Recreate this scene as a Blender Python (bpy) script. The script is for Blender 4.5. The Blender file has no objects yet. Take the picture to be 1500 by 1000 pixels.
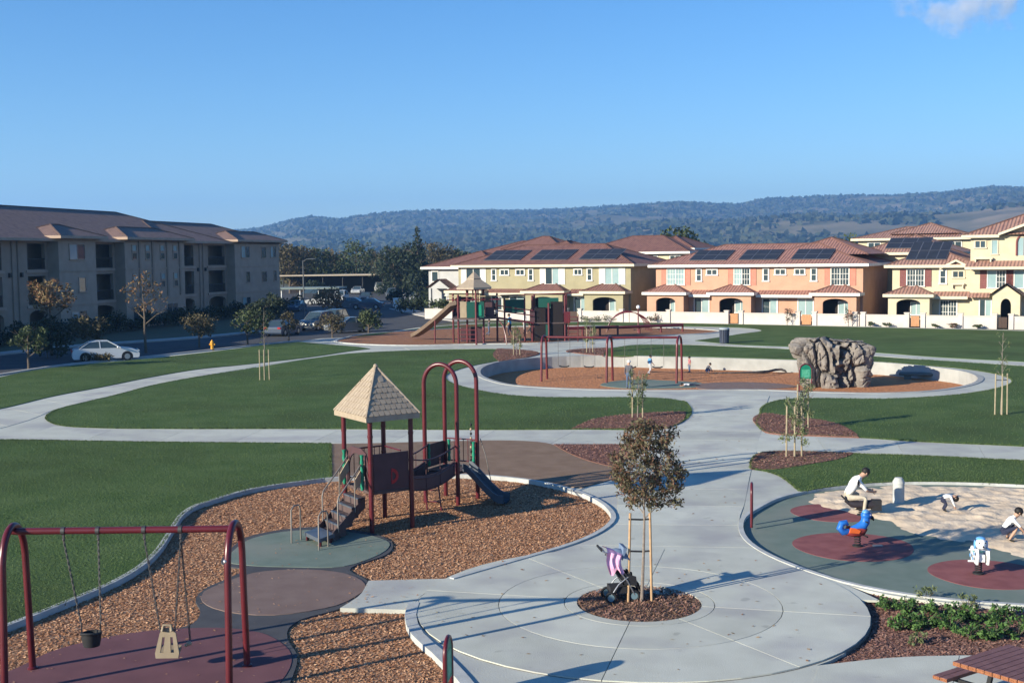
import bpy, bmesh, math, random
import numpy as np
from mathutils import Vector, Matrix, noise as mnoise
from mathutils.geometry import tessellate_polygon

R = math.radians
SC = bpy.context.scene
COL = SC.collection
rng = random.Random(7)
nr = np.random.default_rng(11)

# ------------------------------------------------------------------ camera, sky, sun, exposure
cam_d = bpy.data.cameras.new('camera')
cam = bpy.data.objects.new('camera', cam_d)
COL.objects.link(cam)
cam_d.sensor_width = 36.0
cam_d.lens = 36.0 * 1740 / 1500
cam_d.clip_start = 0.3
cam_d.clip_end = 30000
cam.matrix_world = (Matrix.Translation((0, 0, 6.9)) @ Matrix.Rotation(math.pi / 2 - math.atan(126 / 1740), 4, 'X')
                    @ Matrix.Rotation(R(-0.7), 4, 'Z'))
SC.camera = cam

SUN_AZ, SUN_EL = 31.5, 17.5            # the light travels towards this azimuth (from +X), sun this high
world = bpy.data.worlds.new('World')
SC.world = world
world.use_nodes = True
wn = world.node_tree.nodes
wl = world.node_tree.links
sky = wn.new('ShaderNodeTexSky')
sky.sky_type = 'NISHITA'
sky.sun_disc = False
sky.sun_elevation = R(SUN_EL)
sky.sun_rotation = R(270 - SUN_AZ)
sky.altitude = 0
sky.air_density = 1.0
sky.dust_density = 0.0
sky.ozone_density = 3.0
sky_hs = wn.new('ShaderNodeHueSaturation')
sky_hs.inputs['Saturation'].default_value = 1.24
sky_tint = wn.new('ShaderNodeMix')
sky_tint.data_type = 'RGBA'
sky_tint.blend_type = 'MULTIPLY'
sky_tint.inputs[0].default_value = 1.0
sky_tint.inputs[7].default_value = (0.70, 0.82, 1.0, 1)
wl.new(sky.outputs[0], sky_hs.inputs['Color'])
wl.new(sky_hs.outputs[0], sky_tint.inputs[6])
wl.new(sky_tint.outputs[2], wn['Background'].inputs[0])
wn['Background'].inputs[1].default_value = 0.085

sd = bpy.data.lights.new('sun', 'SUN')
sun = bpy.data.objects.new('sun', sd)
COL.objects.link(sun)
sd.energy = 5.0
sd.angle = R(0.5)
sd.color = (1.0, 0.92, 0.74)
ldir = Vector((math.cos(R(SUN_AZ)) * math.cos(R(SUN_EL)), math.sin(R(SUN_AZ)) * math.cos(R(SUN_EL)), -math.sin(R(SUN_EL))))
sun.rotation_euler = ldir.to_track_quat('-Z', 'Y').to_euler()

SC.view_settings.view_transform = 'Standard'
SC.view_settings.look = 'None'
SC.view_settings.gamma = 1
SC.view_settings.use_curve_mapping = False
SC.view_settings.exposure = 1.08
SC.cycles.use_denoising = True
SC.cycles.max_bounces = 6
SC.cycles.diffuse_bounces = 3
SC.cycles.transparent_max_bounces = 6
SC.cycles.volume_bounces = 2
SC.cycles.sample_clamp_indirect = 4

# ------------------------------------------------------------------ materials
MATS = {}


def mat(name, c1, c2=None, scale=4.0, rough=0.75, bump=0.0, bscale=40.0, metal=0.0, spec=0.3, detail=5.0, stretch=None,
        c3=None, scale3=1.0, lo=0.35, hi=0.65, coord='pos', bdist=0.02):
    if name in MATS:
        return MATS[name]
    m = bpy.data.materials.new(name)
    m.use_nodes = True
    nt = m.node_tree
    n, l = nt.nodes, nt.links
    b = n['Principled BSDF']
    b.inputs['Roughness'].default_value = rough
    b.inputs['Metallic'].default_value = metal
    b.inputs['Specular IOR Level'].default_value = spec
    b.inputs['Base Color'].default_value = (*c1, 1)
    src = None
    if c2 or bump:
        if coord == 'pos':
            src = n.new('ShaderNodeNewGeometry').outputs['Position']
        else:
            src = n.new('ShaderNodeTexCoord').outputs['Object']
        if stretch:
            mp = n.new('ShaderNodeMapping')
            mp.inputs['Scale'].default_value = stretch
            l.new(src, mp.inputs[0])
            src = mp.outputs[0]
    if c2:
        t = n.new('ShaderNodeTexNoise')
        t.inputs['Scale'].default_value = scale
        t.inputs['Detail'].default_value = detail
        l.new(src, t.inputs['Vector'])
        rp = n.new('ShaderNodeMapRange')
        rp.inputs[1].default_value = lo
        rp.inputs[2].default_value = hi
        l.new(t.outputs['Fac'], rp.inputs[0])
        mx = n.new('ShaderNodeMix')
        mx.data_type = 'RGBA'
        mx.inputs[6].default_value = (*c1, 1)
        mx.inputs[7].default_value = (*c2, 1)
        l.new(rp.outputs[0], mx.inputs[0])
        out = mx.outputs[2]
        if c3:
            t3 = n.new('ShaderNodeTexNoise')
            t3.inputs['Scale'].default_value = scale3
            t3.inputs['Detail'].default_value = 3
            l.new(src, t3.inputs['Vector'])
            r3 = n.new('ShaderNodeMapRange')
            r3.inputs[1].default_value = 0.48
            r3.inputs[2].default_value = 0.7
            l.new(t3.outputs['Fac'], r3.inputs[0])
            m3 = n.new('ShaderNodeMix')
            m3.data_type = 'RGBA'
            m3.inputs[7].default_value = (*c3, 1)
            l.new(out, m3.inputs[6])
            l.new(r3.outputs[0], m3.inputs[0])
            out = m3.outputs[2]
        l.new(out, b.inputs['Base Color'])
    if bump:
        tb = n.new('ShaderNodeTexNoise')
        tb.inputs['Scale'].default_value = bscale
        tb.inputs['Detail'].default_value = 4
        l.new(src, tb.inputs['Vector'])
        bp = n.new('ShaderNodeBump')
        bp.inputs['Strength'].default_value = bump
        bp.inputs['Distance'].default_value = bdist
        l.new(tb.outputs['Fac'], bp.inputs['Height'])
        l.new(bp.outputs[0], b.inputs['Normal'])
    MATS[name] = m
    return m


def roof_mat(name, c1, c2, c3):
    """barrel tile: courses along v, rolls along u (UV in metres)"""
    m = bpy.data.materials.new(name)
    m.use_nodes = True
    n, l = m.node_tree.nodes, m.node_tree.links
    b = n['Principled BSDF']
    b.inputs['Roughness'].default_value = 0.8
    uv = n.new('ShaderNodeTexCoord').outputs['UV']
    sx = n.new('ShaderNodeSeparateXYZ')
    l.new(uv, sx.inputs[0])

    def wave(sock, per):
        a = n.new('ShaderNodeMath'); a.operation = 'MULTIPLY'; a.inputs[1].default_value = 2 * math.pi / per
        s = n.new('ShaderNodeMath'); s.operation = 'SINE'
        l.new(sock, a.inputs[0]); l.new(a.outputs[0], s.inputs[0])
        return s.outputs[0]
    wu = wave(sx.outputs[0], 0.30)
    fr = n.new('ShaderNodeMath'); fr.operation = 'FRACT'
    dv = n.new('ShaderNodeMath'); dv.operation = 'DIVIDE'; dv.inputs[1].default_value = 0.40
    l.new(sx.outputs[1], dv.inputs[0]); l.new(dv.outputs[0], fr.inputs[0])
    h1 = n.new('ShaderNodeMath'); h1.operation = 'MULTIPLY_ADD'; h1.inputs[1].default_value = 0.5
    l.new(wu, h1.inputs[0])
    h2 = n.new('ShaderNodeMath'); h2.operation = 'MULTIPLY'; h2.inputs[1].default_value = -0.8
    l.new(fr.outputs[0], h2.inputs[0]); l.new(h2.outputs[0], h1.inputs[2])
    bp = n.new('ShaderNodeBump'); bp.inputs['Strength'].default_value = 0.9; bp.inputs['Distance'].default_value = 0.06
    l.new(h1.outputs[0], bp.inputs['Height']); l.new(bp.outputs[0], b.inputs['Normal'])
    # each tile its own tone
    sn = n.new('ShaderNodeVectorMath'); sn.operation = 'DIVIDE'; sn.inputs[1].default_value = (0.30, 0.40, 1)
    fl = n.new('ShaderNodeVectorMath'); fl.operation = 'FLOOR'
    l.new(uv, sn.inputs[0]); l.new(sn.outputs[0], fl.inputs[0])
    wh = n.new('ShaderNodeTexWhiteNoise'); l.new(fl.outputs[0], wh.inputs[0])
    cr = n.new('ShaderNodeValToRGB')
    cr.color_ramp.elements[0].color = (*c1, 1)
    cr.color_ramp.elements[1].color = (*c3, 1)
    e = cr.color_ramp.elements.new(0.5); e.color = (*c2, 1)
    l.new(wh.outputs[0], cr.inputs[0])
    l.new(cr.outputs[0], b.inputs['Base Color'])
    MATS[name] = m
    return m


def leaf_mat(name, c1, c2, scale=3.0, c3=None):
    m = mat(name, c1, c2, scale=scale, rough=0.6, detail=3, c3=c3, scale3=scale * 2.3, lo=0.4, hi=0.6, coord='obj')
    n, l = m.node_tree.nodes, m.node_tree.links
    b = n['Principled BSDF']
    src = b.inputs['Base Color'].links[0].from_socket
    tr = n.new('ShaderNodeBsdfTranslucent')
    l.new(src, tr.inputs[0])
    mx = n.new('ShaderNodeMixShader')
    mx.inputs[0].default_value = 0.25
    l.new(b.outputs[0], mx.inputs[1]); l.new(tr.outputs[0], mx.inputs[2])
    l.new(mx.outputs[0], n['Material Output'].inputs[0])
    return m


def glass_mat(name, c=(0.02, 0.035, 0.045), rough=0.06):
    return mat(name, c, rough=rough, spec=0.8)


# ------------------------------------------------------------------ mesh builder
def tess(loops):
    vs = [[Vector((p[0], p[1], 0)) for p in lp] for lp in loops]
    flat = [p for lp in vs for p in lp]
    out = []
    for a, b_, c in tessellate_polygon(vs):
        A, B, C_ = flat[a], flat[b_], flat[c]
        s = (B.x - A.x) * (C_.y - A.y) - (B.y - A.y) * (C_.x - A.x)
        if abs(s) < 1e-12:
            continue
        out.append((a, b_, c) if s > 0 else (a, c, b_))
    return out


def area2(p):
    return sum(p[i][0] * p[(i + 1) % len(p)][1] - p[(i + 1) % len(p)][0] * p[i][1] for i in range(len(p)))


class MB:
    def __init__(s):
        s.v, s.f, s.m, s.sm, s.uv = [], [], [], [], {}

    def add(s, verts, faces, mi=0, smooth=False, uvs=None):
        o = len(s.v)
        s.v += [tuple(x) for x in verts]
        for k, f in enumerate(faces):
            if uvs:
                s.uv[len(s.f)] = uvs[k]
            s.f.append([i + o for i in f])
            s.m.append(mi)
            s.sm.append(smooth)

    def box(s, x, y, z, sx, sy, sz, rz=0, mi=0, tilt=None):
        """centre x,y; z = bottom"""
        c, q = math.cos(rz), math.sin(rz)
        vs = []
        for dz in (0, sz):
            for dx, dy in ((-1, -1), (1, -1), (1, 1), (-1, 1)):
                a, b = dx * sx / 2, dy * sy / 2
                vs.append((x + a * c - b * q, y + a * q + b * c, z + dz))
        s.add(vs, [(3, 2, 1, 0), (4, 5, 6, 7), (0, 1, 5, 4), (1, 2, 6, 5), (2, 3, 7, 6), (3, 0, 4, 7)], mi)

    def bx(s, x0, x1, y0, y1, z0, z1, mi=0):
        s.box((x0 + x1) / 2, (y0 + y1) / 2, z0, abs(x1 - x0), abs(y1 - y0), z1 - z0, 0, mi)

    def bar(s, p0, p1, w, h=None, mi=0, up=(0, 0, 1)):
        p0, p1 = Vector(p0), Vector(p1)
        d = (p1 - p0).normalized()
        u = Vector(up)
        if abs(d.dot(u)) > 0.98:
            u = Vector((0, 1, 0))
        a = d.cross(u).normalized()
        b = a.cross(d)
        h = h or w
        vs = []
        for p in (p0, p1):
            for i, j in ((-1, -1), (1, -1), (1, 1), (-1, 1)):
                vs.append(p + a * (i * w / 2) + b * (j * h / 2))
        s.add(vs, [(0, 1, 2, 3), (7, 6, 5, 4), (4, 5, 1, 0), (5, 6, 2, 1), (6, 7, 3, 2), (7, 4, 0, 3)], mi)

    def tube(s, pts, r, n=8, mi=0, closed=False):
        pts = [Vector(p) for p in pts]
        k = len(pts)
        rr = r if isinstance(r, (list, tuple)) else [r] * k
        o = []
        prev = None
        for i in range(k):
            if closed:
                d = pts[(i + 1) % k] - pts[i - 1]
            else:
                d = pts[min(i + 1, k - 1)] - pts[max(i - 1, 0)]
            if d.length < 1e-9:
                d = Vector((0, 0, 1))
            d.normalize()
            if prev is None:
                u = Vector((0, 0, 1)) if abs(d.z) < 0.9 else Vector((1, 0, 0))
                a = d.cross(u).normalized()
            else:
                a = (prev - d * prev.dot(d))
                a = a.normalized() if a.length > 1e-6 else d.orthogonal().normalized()
            prev = a
            b = d.cross(a)
            for j in range(n):
                t = 2 * math.pi * j / n
                o.append(pts[i] + (a * math.cos(t) + b * math.sin(t)) * rr[i])
        fs = []
        for i in range(k if closed else k - 1):
            for j in range(n):
                q = (i + 1) % k
                fs.append((i * n + j, i * n + (j + 1) % n, q * n + (j + 1) % n, q * n + j))
        s.add(o, fs, mi, True)
        if not closed:
            s.add(o[:n], [tuple(range(n - 1, -1, -1))], mi)
            s.add(o[-n:], [tuple(range(n))], mi)

    def cyl(s, p0, p1, r0, r1=None, n=12, mi=0):
        s.tube([p0, p1], [r0, r0 if r1 is None else r1], n, mi)

    def lathe(s, x, y, prof, n=16, mi=0):
        vs = [(x + r_ * math.cos(2 * math.pi * j / n), y + r_ * math.sin(2 * math.pi * j / n), z) for r_, z in prof for j in range(n)]
        fs = [(i * n + j, i * n + (j + 1) % n, (i + 1) * n + (j + 1) % n, (i + 1) * n + j) for i in range(len(prof) - 1) for j in range(n)]
        s.add(vs, fs, mi, True)
        if prof[-1][0] > 1e-4:
            s.add(vs[-n:], [tuple(range(n))], mi)
        if prof[0][0] > 1e-4:
            s.add(vs[:n], [tuple(range(n - 1, -1, -1))], mi)

    def ball(s, c, r, nu=12, nv=8, mi=0, M=None, jit=0):
        r = r if isinstance(r, (tuple, list)) else (r, r, r)
        vs = [Vector((0, 0, -r[2]))]
        for i in range(1, nv):
            p = math.pi * i / nv - math.pi / 2
            for j in range(nu):
                t = 2 * math.pi * j / nu
                k = 1 + (rng.uniform(-jit, jit) if jit else 0)
                vs.append(Vector((r[0] * math.cos(p) * math.cos(t) * k, r[1] * math.cos(p) * math.sin(t) * k, r[2] * math.sin(p) * k)))
        vs.append(Vector((0, 0, r[2])))
        if M is not None:
            vs = [M @ v for v in vs]
        vs = [v + Vector(c) for v in vs]
        fs = [(0, 1 + (j + 1) % nu, 1 + j) for j in range(nu)]
        for i in range(nv - 2):
            for j in range(nu):
                a = 1 + i * nu
                fs.append((a + j, a + (j + 1) % nu, a + nu + (j + 1) % nu, a + nu + j))
        L = len(vs) - 1
        a = 1 + (nv - 2) * nu
        fs += [(a + j, a + (j + 1) % nu, L) for j in range(nu)]
        s.add(vs, fs, mi, True)

    def prism(s, outer, z0, z1, holes=(), mi=0, bottom=False, side_mi=None):
        s.plate(outer, holes, (0, 0, z1), (1, 0, 0), (0, 1, 0), z1 - z0, mi, bottom, side_mi)

    def plate(s, outer, holes, o, u, v, t, mi=0, back=True, side_mi=None):
        """polygon in the u,v frame at o, front side towards u x v, thickness t backwards"""
        o, u, v = Vector(o), Vector(u), Vector(v)
        n = u.cross(v)
        loops = [list(outer)] + [list(h) for h in holes]
        for i, lp in enumerate(loops):
            a = area2(lp)
            if (i == 0) != (a > 0):
                lp.reverse()
        tr = tess(loops)
        flat = [p for lp in loops for p in lp]
        fr = [o + u * p[0] + v * p[1] for p in flat]
        s.add(fr, tr, mi)
        if t <= 0:
            return
        bk = [p - n * t for p in fr]
        if back:
            s.add(bk, [(c, b, a) for a, b, c in tr], mi)
        k = 0
        sm = mi if side_mi is None else side_mi
        for lp in loops:
            L = len(lp)
            vs = fr[k:k + L] + bk[k:k + L]
            s.add(vs, [(i, L + i, L + (i + 1) % L, (i + 1) % L) for i in range(L)], sm)
            k += L

    def mesh(s, name, mats):
        me = bpy.data.meshes.new(name)
        me.from_pydata(s.v, [], s.f)
        ms = mats if isinstance(mats, (list, tuple)) else [mats]
        for x in ms:
            me.materials.append(x)
        me.polygons.foreach_set('material_index', s.m)
        me.polygons.foreach_set('use_smooth', s.sm)
        if s.uv:
            ul = me.uv_layers.new(name='UVMap')
            for fi, uvs in s.uv.items():
                p = me.polygons[fi]
                for li, q in zip(p.loop_indices, uvs):
                    ul.data[li].uv = q
        me.update()
        if any(s.sm):
            me.set_sharp_from_angle(angle=R(50))
        return me

    def build(s, name, mats, parent=None, loc=None, rz=0, bevel=0):
        o = bpy.data.objects.new(name, s.mesh(name, mats))
        COL.objects.link(o)
        if parent is not None:
            o.parent = parent
        if loc is not None:
            o.location = loc
        if rz:
            o.rotation_euler.z = rz
        if bevel:
            md = o.modifiers.new('bevel', 'BEVEL')
            md.width = bevel
            md.segments = 2
            md.limit_method = 'ANGLE'
            md.angle_limit = R(40)
        return o


def link(name, me, parent=None, loc=None, rot=None):
    o = bpy.data.objects.new(name, me)
    COL.objects.link(o)
    if parent is not None:
        o.parent = parent
    if loc is not None:
        o.location = loc
    if rot is not None:
        o.rotation_euler = rot
    return o


def tag(o, label, cat, group=None, kind=None):
    if label:
        o['label'] = label
    if cat:
        o['category'] = cat
    if group:
        o['group'] = group
    if kind:
        o['kind'] = kind
    return o


def thing(name, label, cat, loc=(0, 0, 0), rz=0, group=None):
    o = bpy.data.objects.new(name, None)
    COL.objects.link(o)
    o.empty_display_size = 0.3
    o.location = loc
    o.rotation_euler = (0, 0, rz)
    return tag(o, label, cat, group)


def struct(o, label=None):
    o['kind'] = 'structure'
    if label:
        o['label'] = label
    return o


KIDS = {}


def copy_tree(o, parent=None):
    c = o.copy()
    COL.objects.link(c)
    if parent is not None:
        c.parent = parent
    for ch in [x for x in bpy.data.objects if x.parent == o and x != c]:
        copy_tree(ch, c)
    return c


def cr(pts, step=0.35, closed=True):
    """Catmull-Rom through ground points; a third entry marks a corner"""
    P = [(p[0], p[1]) for p in pts]
    C_ = [len(p) > 2 for p in pts]
    n = len(P)
    out = []
    for i in range(n if closed else n - 1):
        a, b = P[i], P[(i + 1) % n]
        pa = P[i - 1] if (closed or i > 0) else a
        pb = P[(i + 2) % n] if (closed or i + 2 < n) else b
        if C_[i]:
            pa = a
        if C_[(i + 1) % n]:
            pb = b
        L = math.dist(a, b)
        if L < 1e-6:
            continue
        l0, l2 = math.dist(pa, a), math.dist(b, pb)
        ta = [0, 0]
        tb = [0, 0]
        for k in (0, 1):
            ta[k] = (b[k] - a[k]) if l0 < 1e-6 else ((b[k] - a[k]) / L * l0 + (a[k] - pa[k]) / l0 * L) / (l0 + L) * L
            tb[k] = (b[k] - a[k]) if l2 < 1e-6 else ((b[k] - a[k]) / L * l2 + (pb[k] - b[k]) / l2 * L) / (l2 + L) * L
        m = max(1, min(14, int(L / step)))
        for q in range(m):
            t = q / m
            h1, h2, h3, h4 = 2 * t**3 - 3 * t**2 + 1, t**3 - 2 * t**2 + t, -2 * t**3 + 3 * t**2, t**3 - t**2
            out.append(tuple(h1 * a[k] + h2 * ta[k] + h3 * b[k] + h4 * tb[k] for k in (0, 1)))
    if not closed:
        out.append(P[-1])
    return out


def inside(pts, poly):
    """numpy point in polygon"""
    x, y = pts[:, 0], pts[:, 1]
    r = np.zeros(len(pts), bool)
    p = np.array(poly)
    j = len(p) - 1
    for i in range(len(p)):
        xi, yi, xj, yj = p[i, 0], p[i, 1], p[j, 0], p[j, 1]
        if yi != yj:
            c = ((yi > y) != (yj > y)) & (x < (xj - xi) * (y - yi) / (yj - yi) + xi)
            r ^= c
        j = i
    return r


def dist_poly(pts, poly):
    p = np.array(poly)
    q = np.roll(p, -1, 0)
    best = np.full(len(pts), 1e9)
    for a, b in zip(p, q):
        d = b - a
        L = (d * d).sum()
        if L < 1e-12:
            continue
        t = np.clip(((pts - a) @ d) / L, 0, 1)
        best = np.minimum(best, np.hypot(*(pts - a - t[:, None] * d).T))
    return best


def quads_mesh(name, C_, A, B, mats, mi=None):
    """many small separate quads: centre C, half axes A and B (n,3)"""
    n = len(C_)
    v = np.empty((n, 4, 3), np.float32)
    v[:, 0] = C_ - A
    v[:, 1] = C_ - B
    v[:, 2] = C_ + A
    v[:, 3] = C_ + B
    me = bpy.data.meshes.new(name)
    me.vertices.add(n * 4)
    me.vertices.foreach_set('co', v.ravel())
    me.loops.add(n * 4)
    me.loops.foreach_set('vertex_index', np.arange(n * 4, dtype=np.int32))
    me.polygons.add(n)
    me.polygons.foreach_set('loop_start', np.arange(0, n * 4, 4, dtype=np.int32))
    me.polygons.foreach_set('loop_total', np.full(n, 4, np.int32))
    for x in (mats if isinstance(mats, (list, tuple)) else [mats]):
        me.materials.append(x)
    if mi is not None:
        me.polygons.foreach_set('material_index', mi.astype(np.int32))
    me.update(calc_edges=True)
    return me


def rand_unit(n):
    v = nr.normal(size=(n, 3))
    return v / np.linalg.norm(v, axis=1)[:, None]


def leaf_cloud(centres, radii, n, size, mats, aspect=0.5, surf=0.55, droop=0.0, name='crown'):
    """leaf-sized diamonds spread through a set of clumps"""
    centres, radii = np.array(centres, float), np.array(radii, float)
    if radii.ndim == 1:
        radii = np.repeat(radii[:, None], 3, 1)
    w = radii.prod(1) ** 0.8
    k = nr.choice(len(centres), n, p=w / w.sum())
    d = rand_unit(n)
    rr = (surf + (1 - surf) * nr.random(n) ** 0.7)[:, None]
    rr = np.where(nr.random((n, 1)) < 0.3, nr.random((n, 1)), rr)
    C_ = centres[k] + d * radii[k] * rr
    A = rand_unit(n)
    A[:, 2] -= droop
    A /= np.linalg.norm(A, axis=1)[:, None]
    B = np.cross(A, rand_unit(n))
    B /= np.linalg.norm(B, axis=1)[:, None] + 1e-9
    s = size * (0.6 + 0.8 * nr.random((n, 1)))
    ms = mats if isinstance(mats, (list, tuple)) else [mats]
    return quads_mesh(name, C_, A * s, B * s * aspect, ms, nr.integers(0, len(ms), n))


# ================================================================== THE SETTING
M_conc = mat('concrete', (0.445, 0.445, 0.385), (0.505, 0.505, 0.44), scale=0.9, rough=0.85, bump=0.25, bscale=30, c3=(0.36, 0.355, 0.34), scale3=0.35)
M_slab = mat('slab_concrete', (0.47, 0.47, 0.405), (0.525, 0.525, 0.455), scale=1.3, rough=0.85, bump=0.25, bscale=45, c3=(0.37, 0.36, 0.345), scale3=0.5)
_n, _l = M_slab.node_tree.nodes, M_slab.node_tree.links
_b = _n['Principled BSDF']
_src = _b.inputs['Base Color'].links[0].from_socket
_oi = _n.new('ShaderNodeObjectInfo')
_mr = _n.new('ShaderNodeMapRange'); _mr.inputs[3].default_value = 0.90; _mr.inputs[4].default_value = 1.06
_l.new(_oi.outputs['Random'], _mr.inputs[0])
_gp = _n.new('ShaderNodeNewGeometry')
_sp = _n.new('ShaderNodeTexNoise'); _sp.inputs['Scale'].default_value = 2.3; _sp.inputs['Detail'].default_value = 2
_l.new(_gp.outputs['Position'], _sp.inputs['Vector'])
_sr = _n.new('ShaderNodeMapRange'); _sr.inputs[1].default_value = 0.69; _sr.inputs[2].default_value = 0.75; _sr.inputs[3].default_value = 1.0; _sr.inputs[4].default_value = 0.78
_l.new(_sp.outputs['Fac'], _sr.inputs[0])
_mu = _n.new('ShaderNodeMath'); _mu.operation = 'MULTIPLY'
_l.new(_mr.outputs[0], _mu.inputs[0]); _l.new(_sr.outputs[0], _mu.inputs[1])
_vm = _n.new('ShaderNodeVectorMath'); _vm.operation = 'SCALE'
_l.new(_src, _vm.inputs[0]); _l.new(_mu.outputs[0], _vm.inputs['Scale']); _l.new(_vm.outputs[0], _b.inputs['Base Color'])
M_kerb = mat('kerb_concrete', (0.47, 0.475, 0.455), (0.38, 0.385, 0.37), scale=2.5, rough=0.85, bump=0.2, bscale=30)
M_joint = mat('joint_dirt', (0.16, 0.15, 0.135), rough=0.95)
M_grass = mat('lawn_grass', (0.060, 0.102, 0.030), (0.086, 0.130, 0.044), scale=0.55, rough=0.9, bump=0.6, bscale=16, c3=(0.056, 0.084, 0.027), scale3=0.16, spec=0.1, detail=9, bdist=0.06)
M_mulch = mat('bark_mulch', (0.21, 0.105, 0.082), (0.155, 0.078, 0.062), scale=7, rough=0.95, bump=1.0, bscale=14, spec=0.1, detail=8, bdist=0.05)
M_dirt = mat('bare_soil', (0.195, 0.130, 0.090), (0.24, 0.165, 0.118), scale=1.4, rough=0.95, bump=0.5, bscale=25, spec=0.1, detail=8)
M_chipb = mat('wood_chip_bed', (0.40, 0.205, 0.11), (0.33, 0.16, 0.085), scale=9, rough=0.95, bump=1.0, bscale=13, spec=0.1, detail=6, bdist=0.06)
M_chip_far = mat('wood_chip_far', (0.52, 0.235, 0.11), (0.40, 0.17, 0.08), scale=2.5, rough=0.95, bump=1.0, bscale=7, spec=0.1, detail=8, bdist=0.08)
M_chips = [mat('chip_a', (0.46, 0.25, 0.14), rough=0.9), mat('chip_b', (0.40, 0.205, 0.11), rough=0.9),
           mat('chip_c', (0.52, 0.31, 0.185), rough=0.9), mat('chip_d', (0.34, 0.165, 0.09), rough=0.9)]
M_teal = mat('teal_rubber', (0.130, 0.172, 0.142), (0.158, 0.200, 0.168), scale=2.2, rough=0.9, bump=0.3, bscale=120, c3=(0.20, 0.215, 0.18), scale3=0.4)
M_redr = mat('red_rubber', (0.20, 0.062, 0.062), (0.26, 0.09, 0.088), scale=2.5, rough=0.9, bump=0.3, bscale=120)
M_maroonr = mat('maroon_rubber', (0.125, 0.052, 0.060), (0.155, 0.066, 0.074), scale=1.5, rough=0.9, bump=0.3, bscale=120)
M_brownr = mat('brown_rubber', (0.17, 0.115, 0.098), (0.20, 0.14, 0.12), scale=2, rough=0.9, bump=0.3, bscale=120)
M_greyr = mat('charcoal_rubber', (0.055, 0.055, 0.062), (0.072, 0.072, 0.078), scale=2, rough=0.9, bump=0.3, bscale=120)
M_sand = mat('play_sand', (0.62, 0.48, 0.34), (0.70, 0.565, 0.42), scale=1.7, rough=0.95, bump=0.35, bscale=14, spec=0.1, bdist=0.05, detail=8)
M_asph = mat('asphalt', (0.050, 0.050, 0.056), (0.068, 0.068, 0.073), scale=0.7, rough=0.9, bump=0.2, bscale=30)  # darkened to stand in for the shade over the car park
M_ground = mat('rough_ground', (0.11, 0.095, 0.06), (0.07, 0.085, 0.045), scale=0.05, rough=0.95, detail=8)
M_walk = mat('sidewalk_concrete', (0.36, 0.34, 0.32), (0.42, 0.40, 0.38), scale=1, rough=0.9)

# ---- outlines, metres on the ground
park = [(-34.76,57.2,1),(-30.94,71.41),(-29.26,78.83),(-26.67,82.1),(-21.36,91.93),(-17.66,98.27),(-16.4,101.71),(-13.6,102.66),(-11.81,108.05),(-9.18,115.75),(-4.18,121.69),(7.1,123),(14.07,120.21),(33.64,108.13),(43.73,101.21),(59.35,89.53,1),(6.9,10.09,1),(-8.49,10.38,1),(-34.7,44.28,1)]
front_pit = cr([(-11.03,19.64,1),(-10.04,20.97),(-9.7,21.9),(-9.35,22.78),(-9.02,23.73),(-8.64,24.87),(-8.44,26.07),(-8.42,26.9),(-8.49,27.99),(-8.64,29.1),(-8.82,30.37),(-8.98,31.93),(-8.9,32.9),(-8.67,33.44),(-8.27,34.39),(-7.8,35.17),(-7.26,35.72),(-6.67,36.17),(-5.91,36.68),(-4.57,36.99),(-3.28,37.08),(-1.12,36.94),(0.16,36.28),(1.37,35.01),(2.13,33.56),(2.55,31.97),(2.6,30.62),(2.15,29.18),(1.41,27.96),(0.41,26.85),(-0.66,25.71),(-1.35,24.97),(-1.83,24.11),(-2.02,23.25),(-2.02,22.44),(-1.79,21.27),(-1.38,20.32),(-1.04,19.45),(-0.72,18.5),(-0.42,17.11),(-0.2,15.06,1),(-8.67,15.29,1)])
toddler_pit = cr([(6,30.6),(5.71,29.52),(5.6,27.82),(5.84,26.58),(6.34,25.33),(6.89,24.39),(7.54,23.7),(8.3,23.19),(9.87,22.62),(12.46,22.02,1),(18.34,32.58,1),(14.94,34.37),(13.14,34.9),(11.09,34.97),(9.58,34.5),(8.28,33.77),(7.56,33.14),(6.6,31.74)])
far_pit = cr([(-2.06,70.75),(-1.78,74.23),(-0.77,77.27),(1.69,79.72),(3.66,80.52),(6.64,80.64),(10.22,79.2),(14.67,77.15),(17.95,75.39),(22.86,73.27),(24.42,70.92),(25.69,67.67),(25.5,64.61),(24.77,62.56),(22.61,59.54),(19.89,57.72),(17.72,57.38),(14.79,58.27),(12.34,59.43),(9.34,59.57),(5.86,59.94),(3.58,60.68),(1.75,61.52),(-0.06,63.03),(-1.16,65.4),(-1.83,67.9)], 0.8)
bed_f = cr([(6.84,24.24,1),(6.91,23.34),(6.78,22.39),(6.48,21.43),(5.92,20.38),(5.32,19.66),(5.03,19.43,1),(6.3,19.76),(7,19.84),(7.68,19.85),(8.62,19.71),(10.88,19.2,1),(12.3,21.73,1),(9.8,22.44),(8.24,23),(7.48,23.51)])

PIT_Z = -0.75
CHIP_Z = -0.09

mb = MB()
mb.prism(park, -0.12, 0.0, [front_pit, toddler_pit, far_pit, bed_f])
path = struct(mb.build('path', M_conc))

# ground all the way to the hills, with the park cut out of it
big = []
for k in range(48):
    t = 2 * math.pi * k / 48
    big.append((6400 * math.cos(t), 6400 * math.sin(t)))
mb = MB()
mb.prism(big, -0.5, -0.06, [[p[:2] for p in park]])
struct(mb.build('ground', M_ground))

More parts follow.
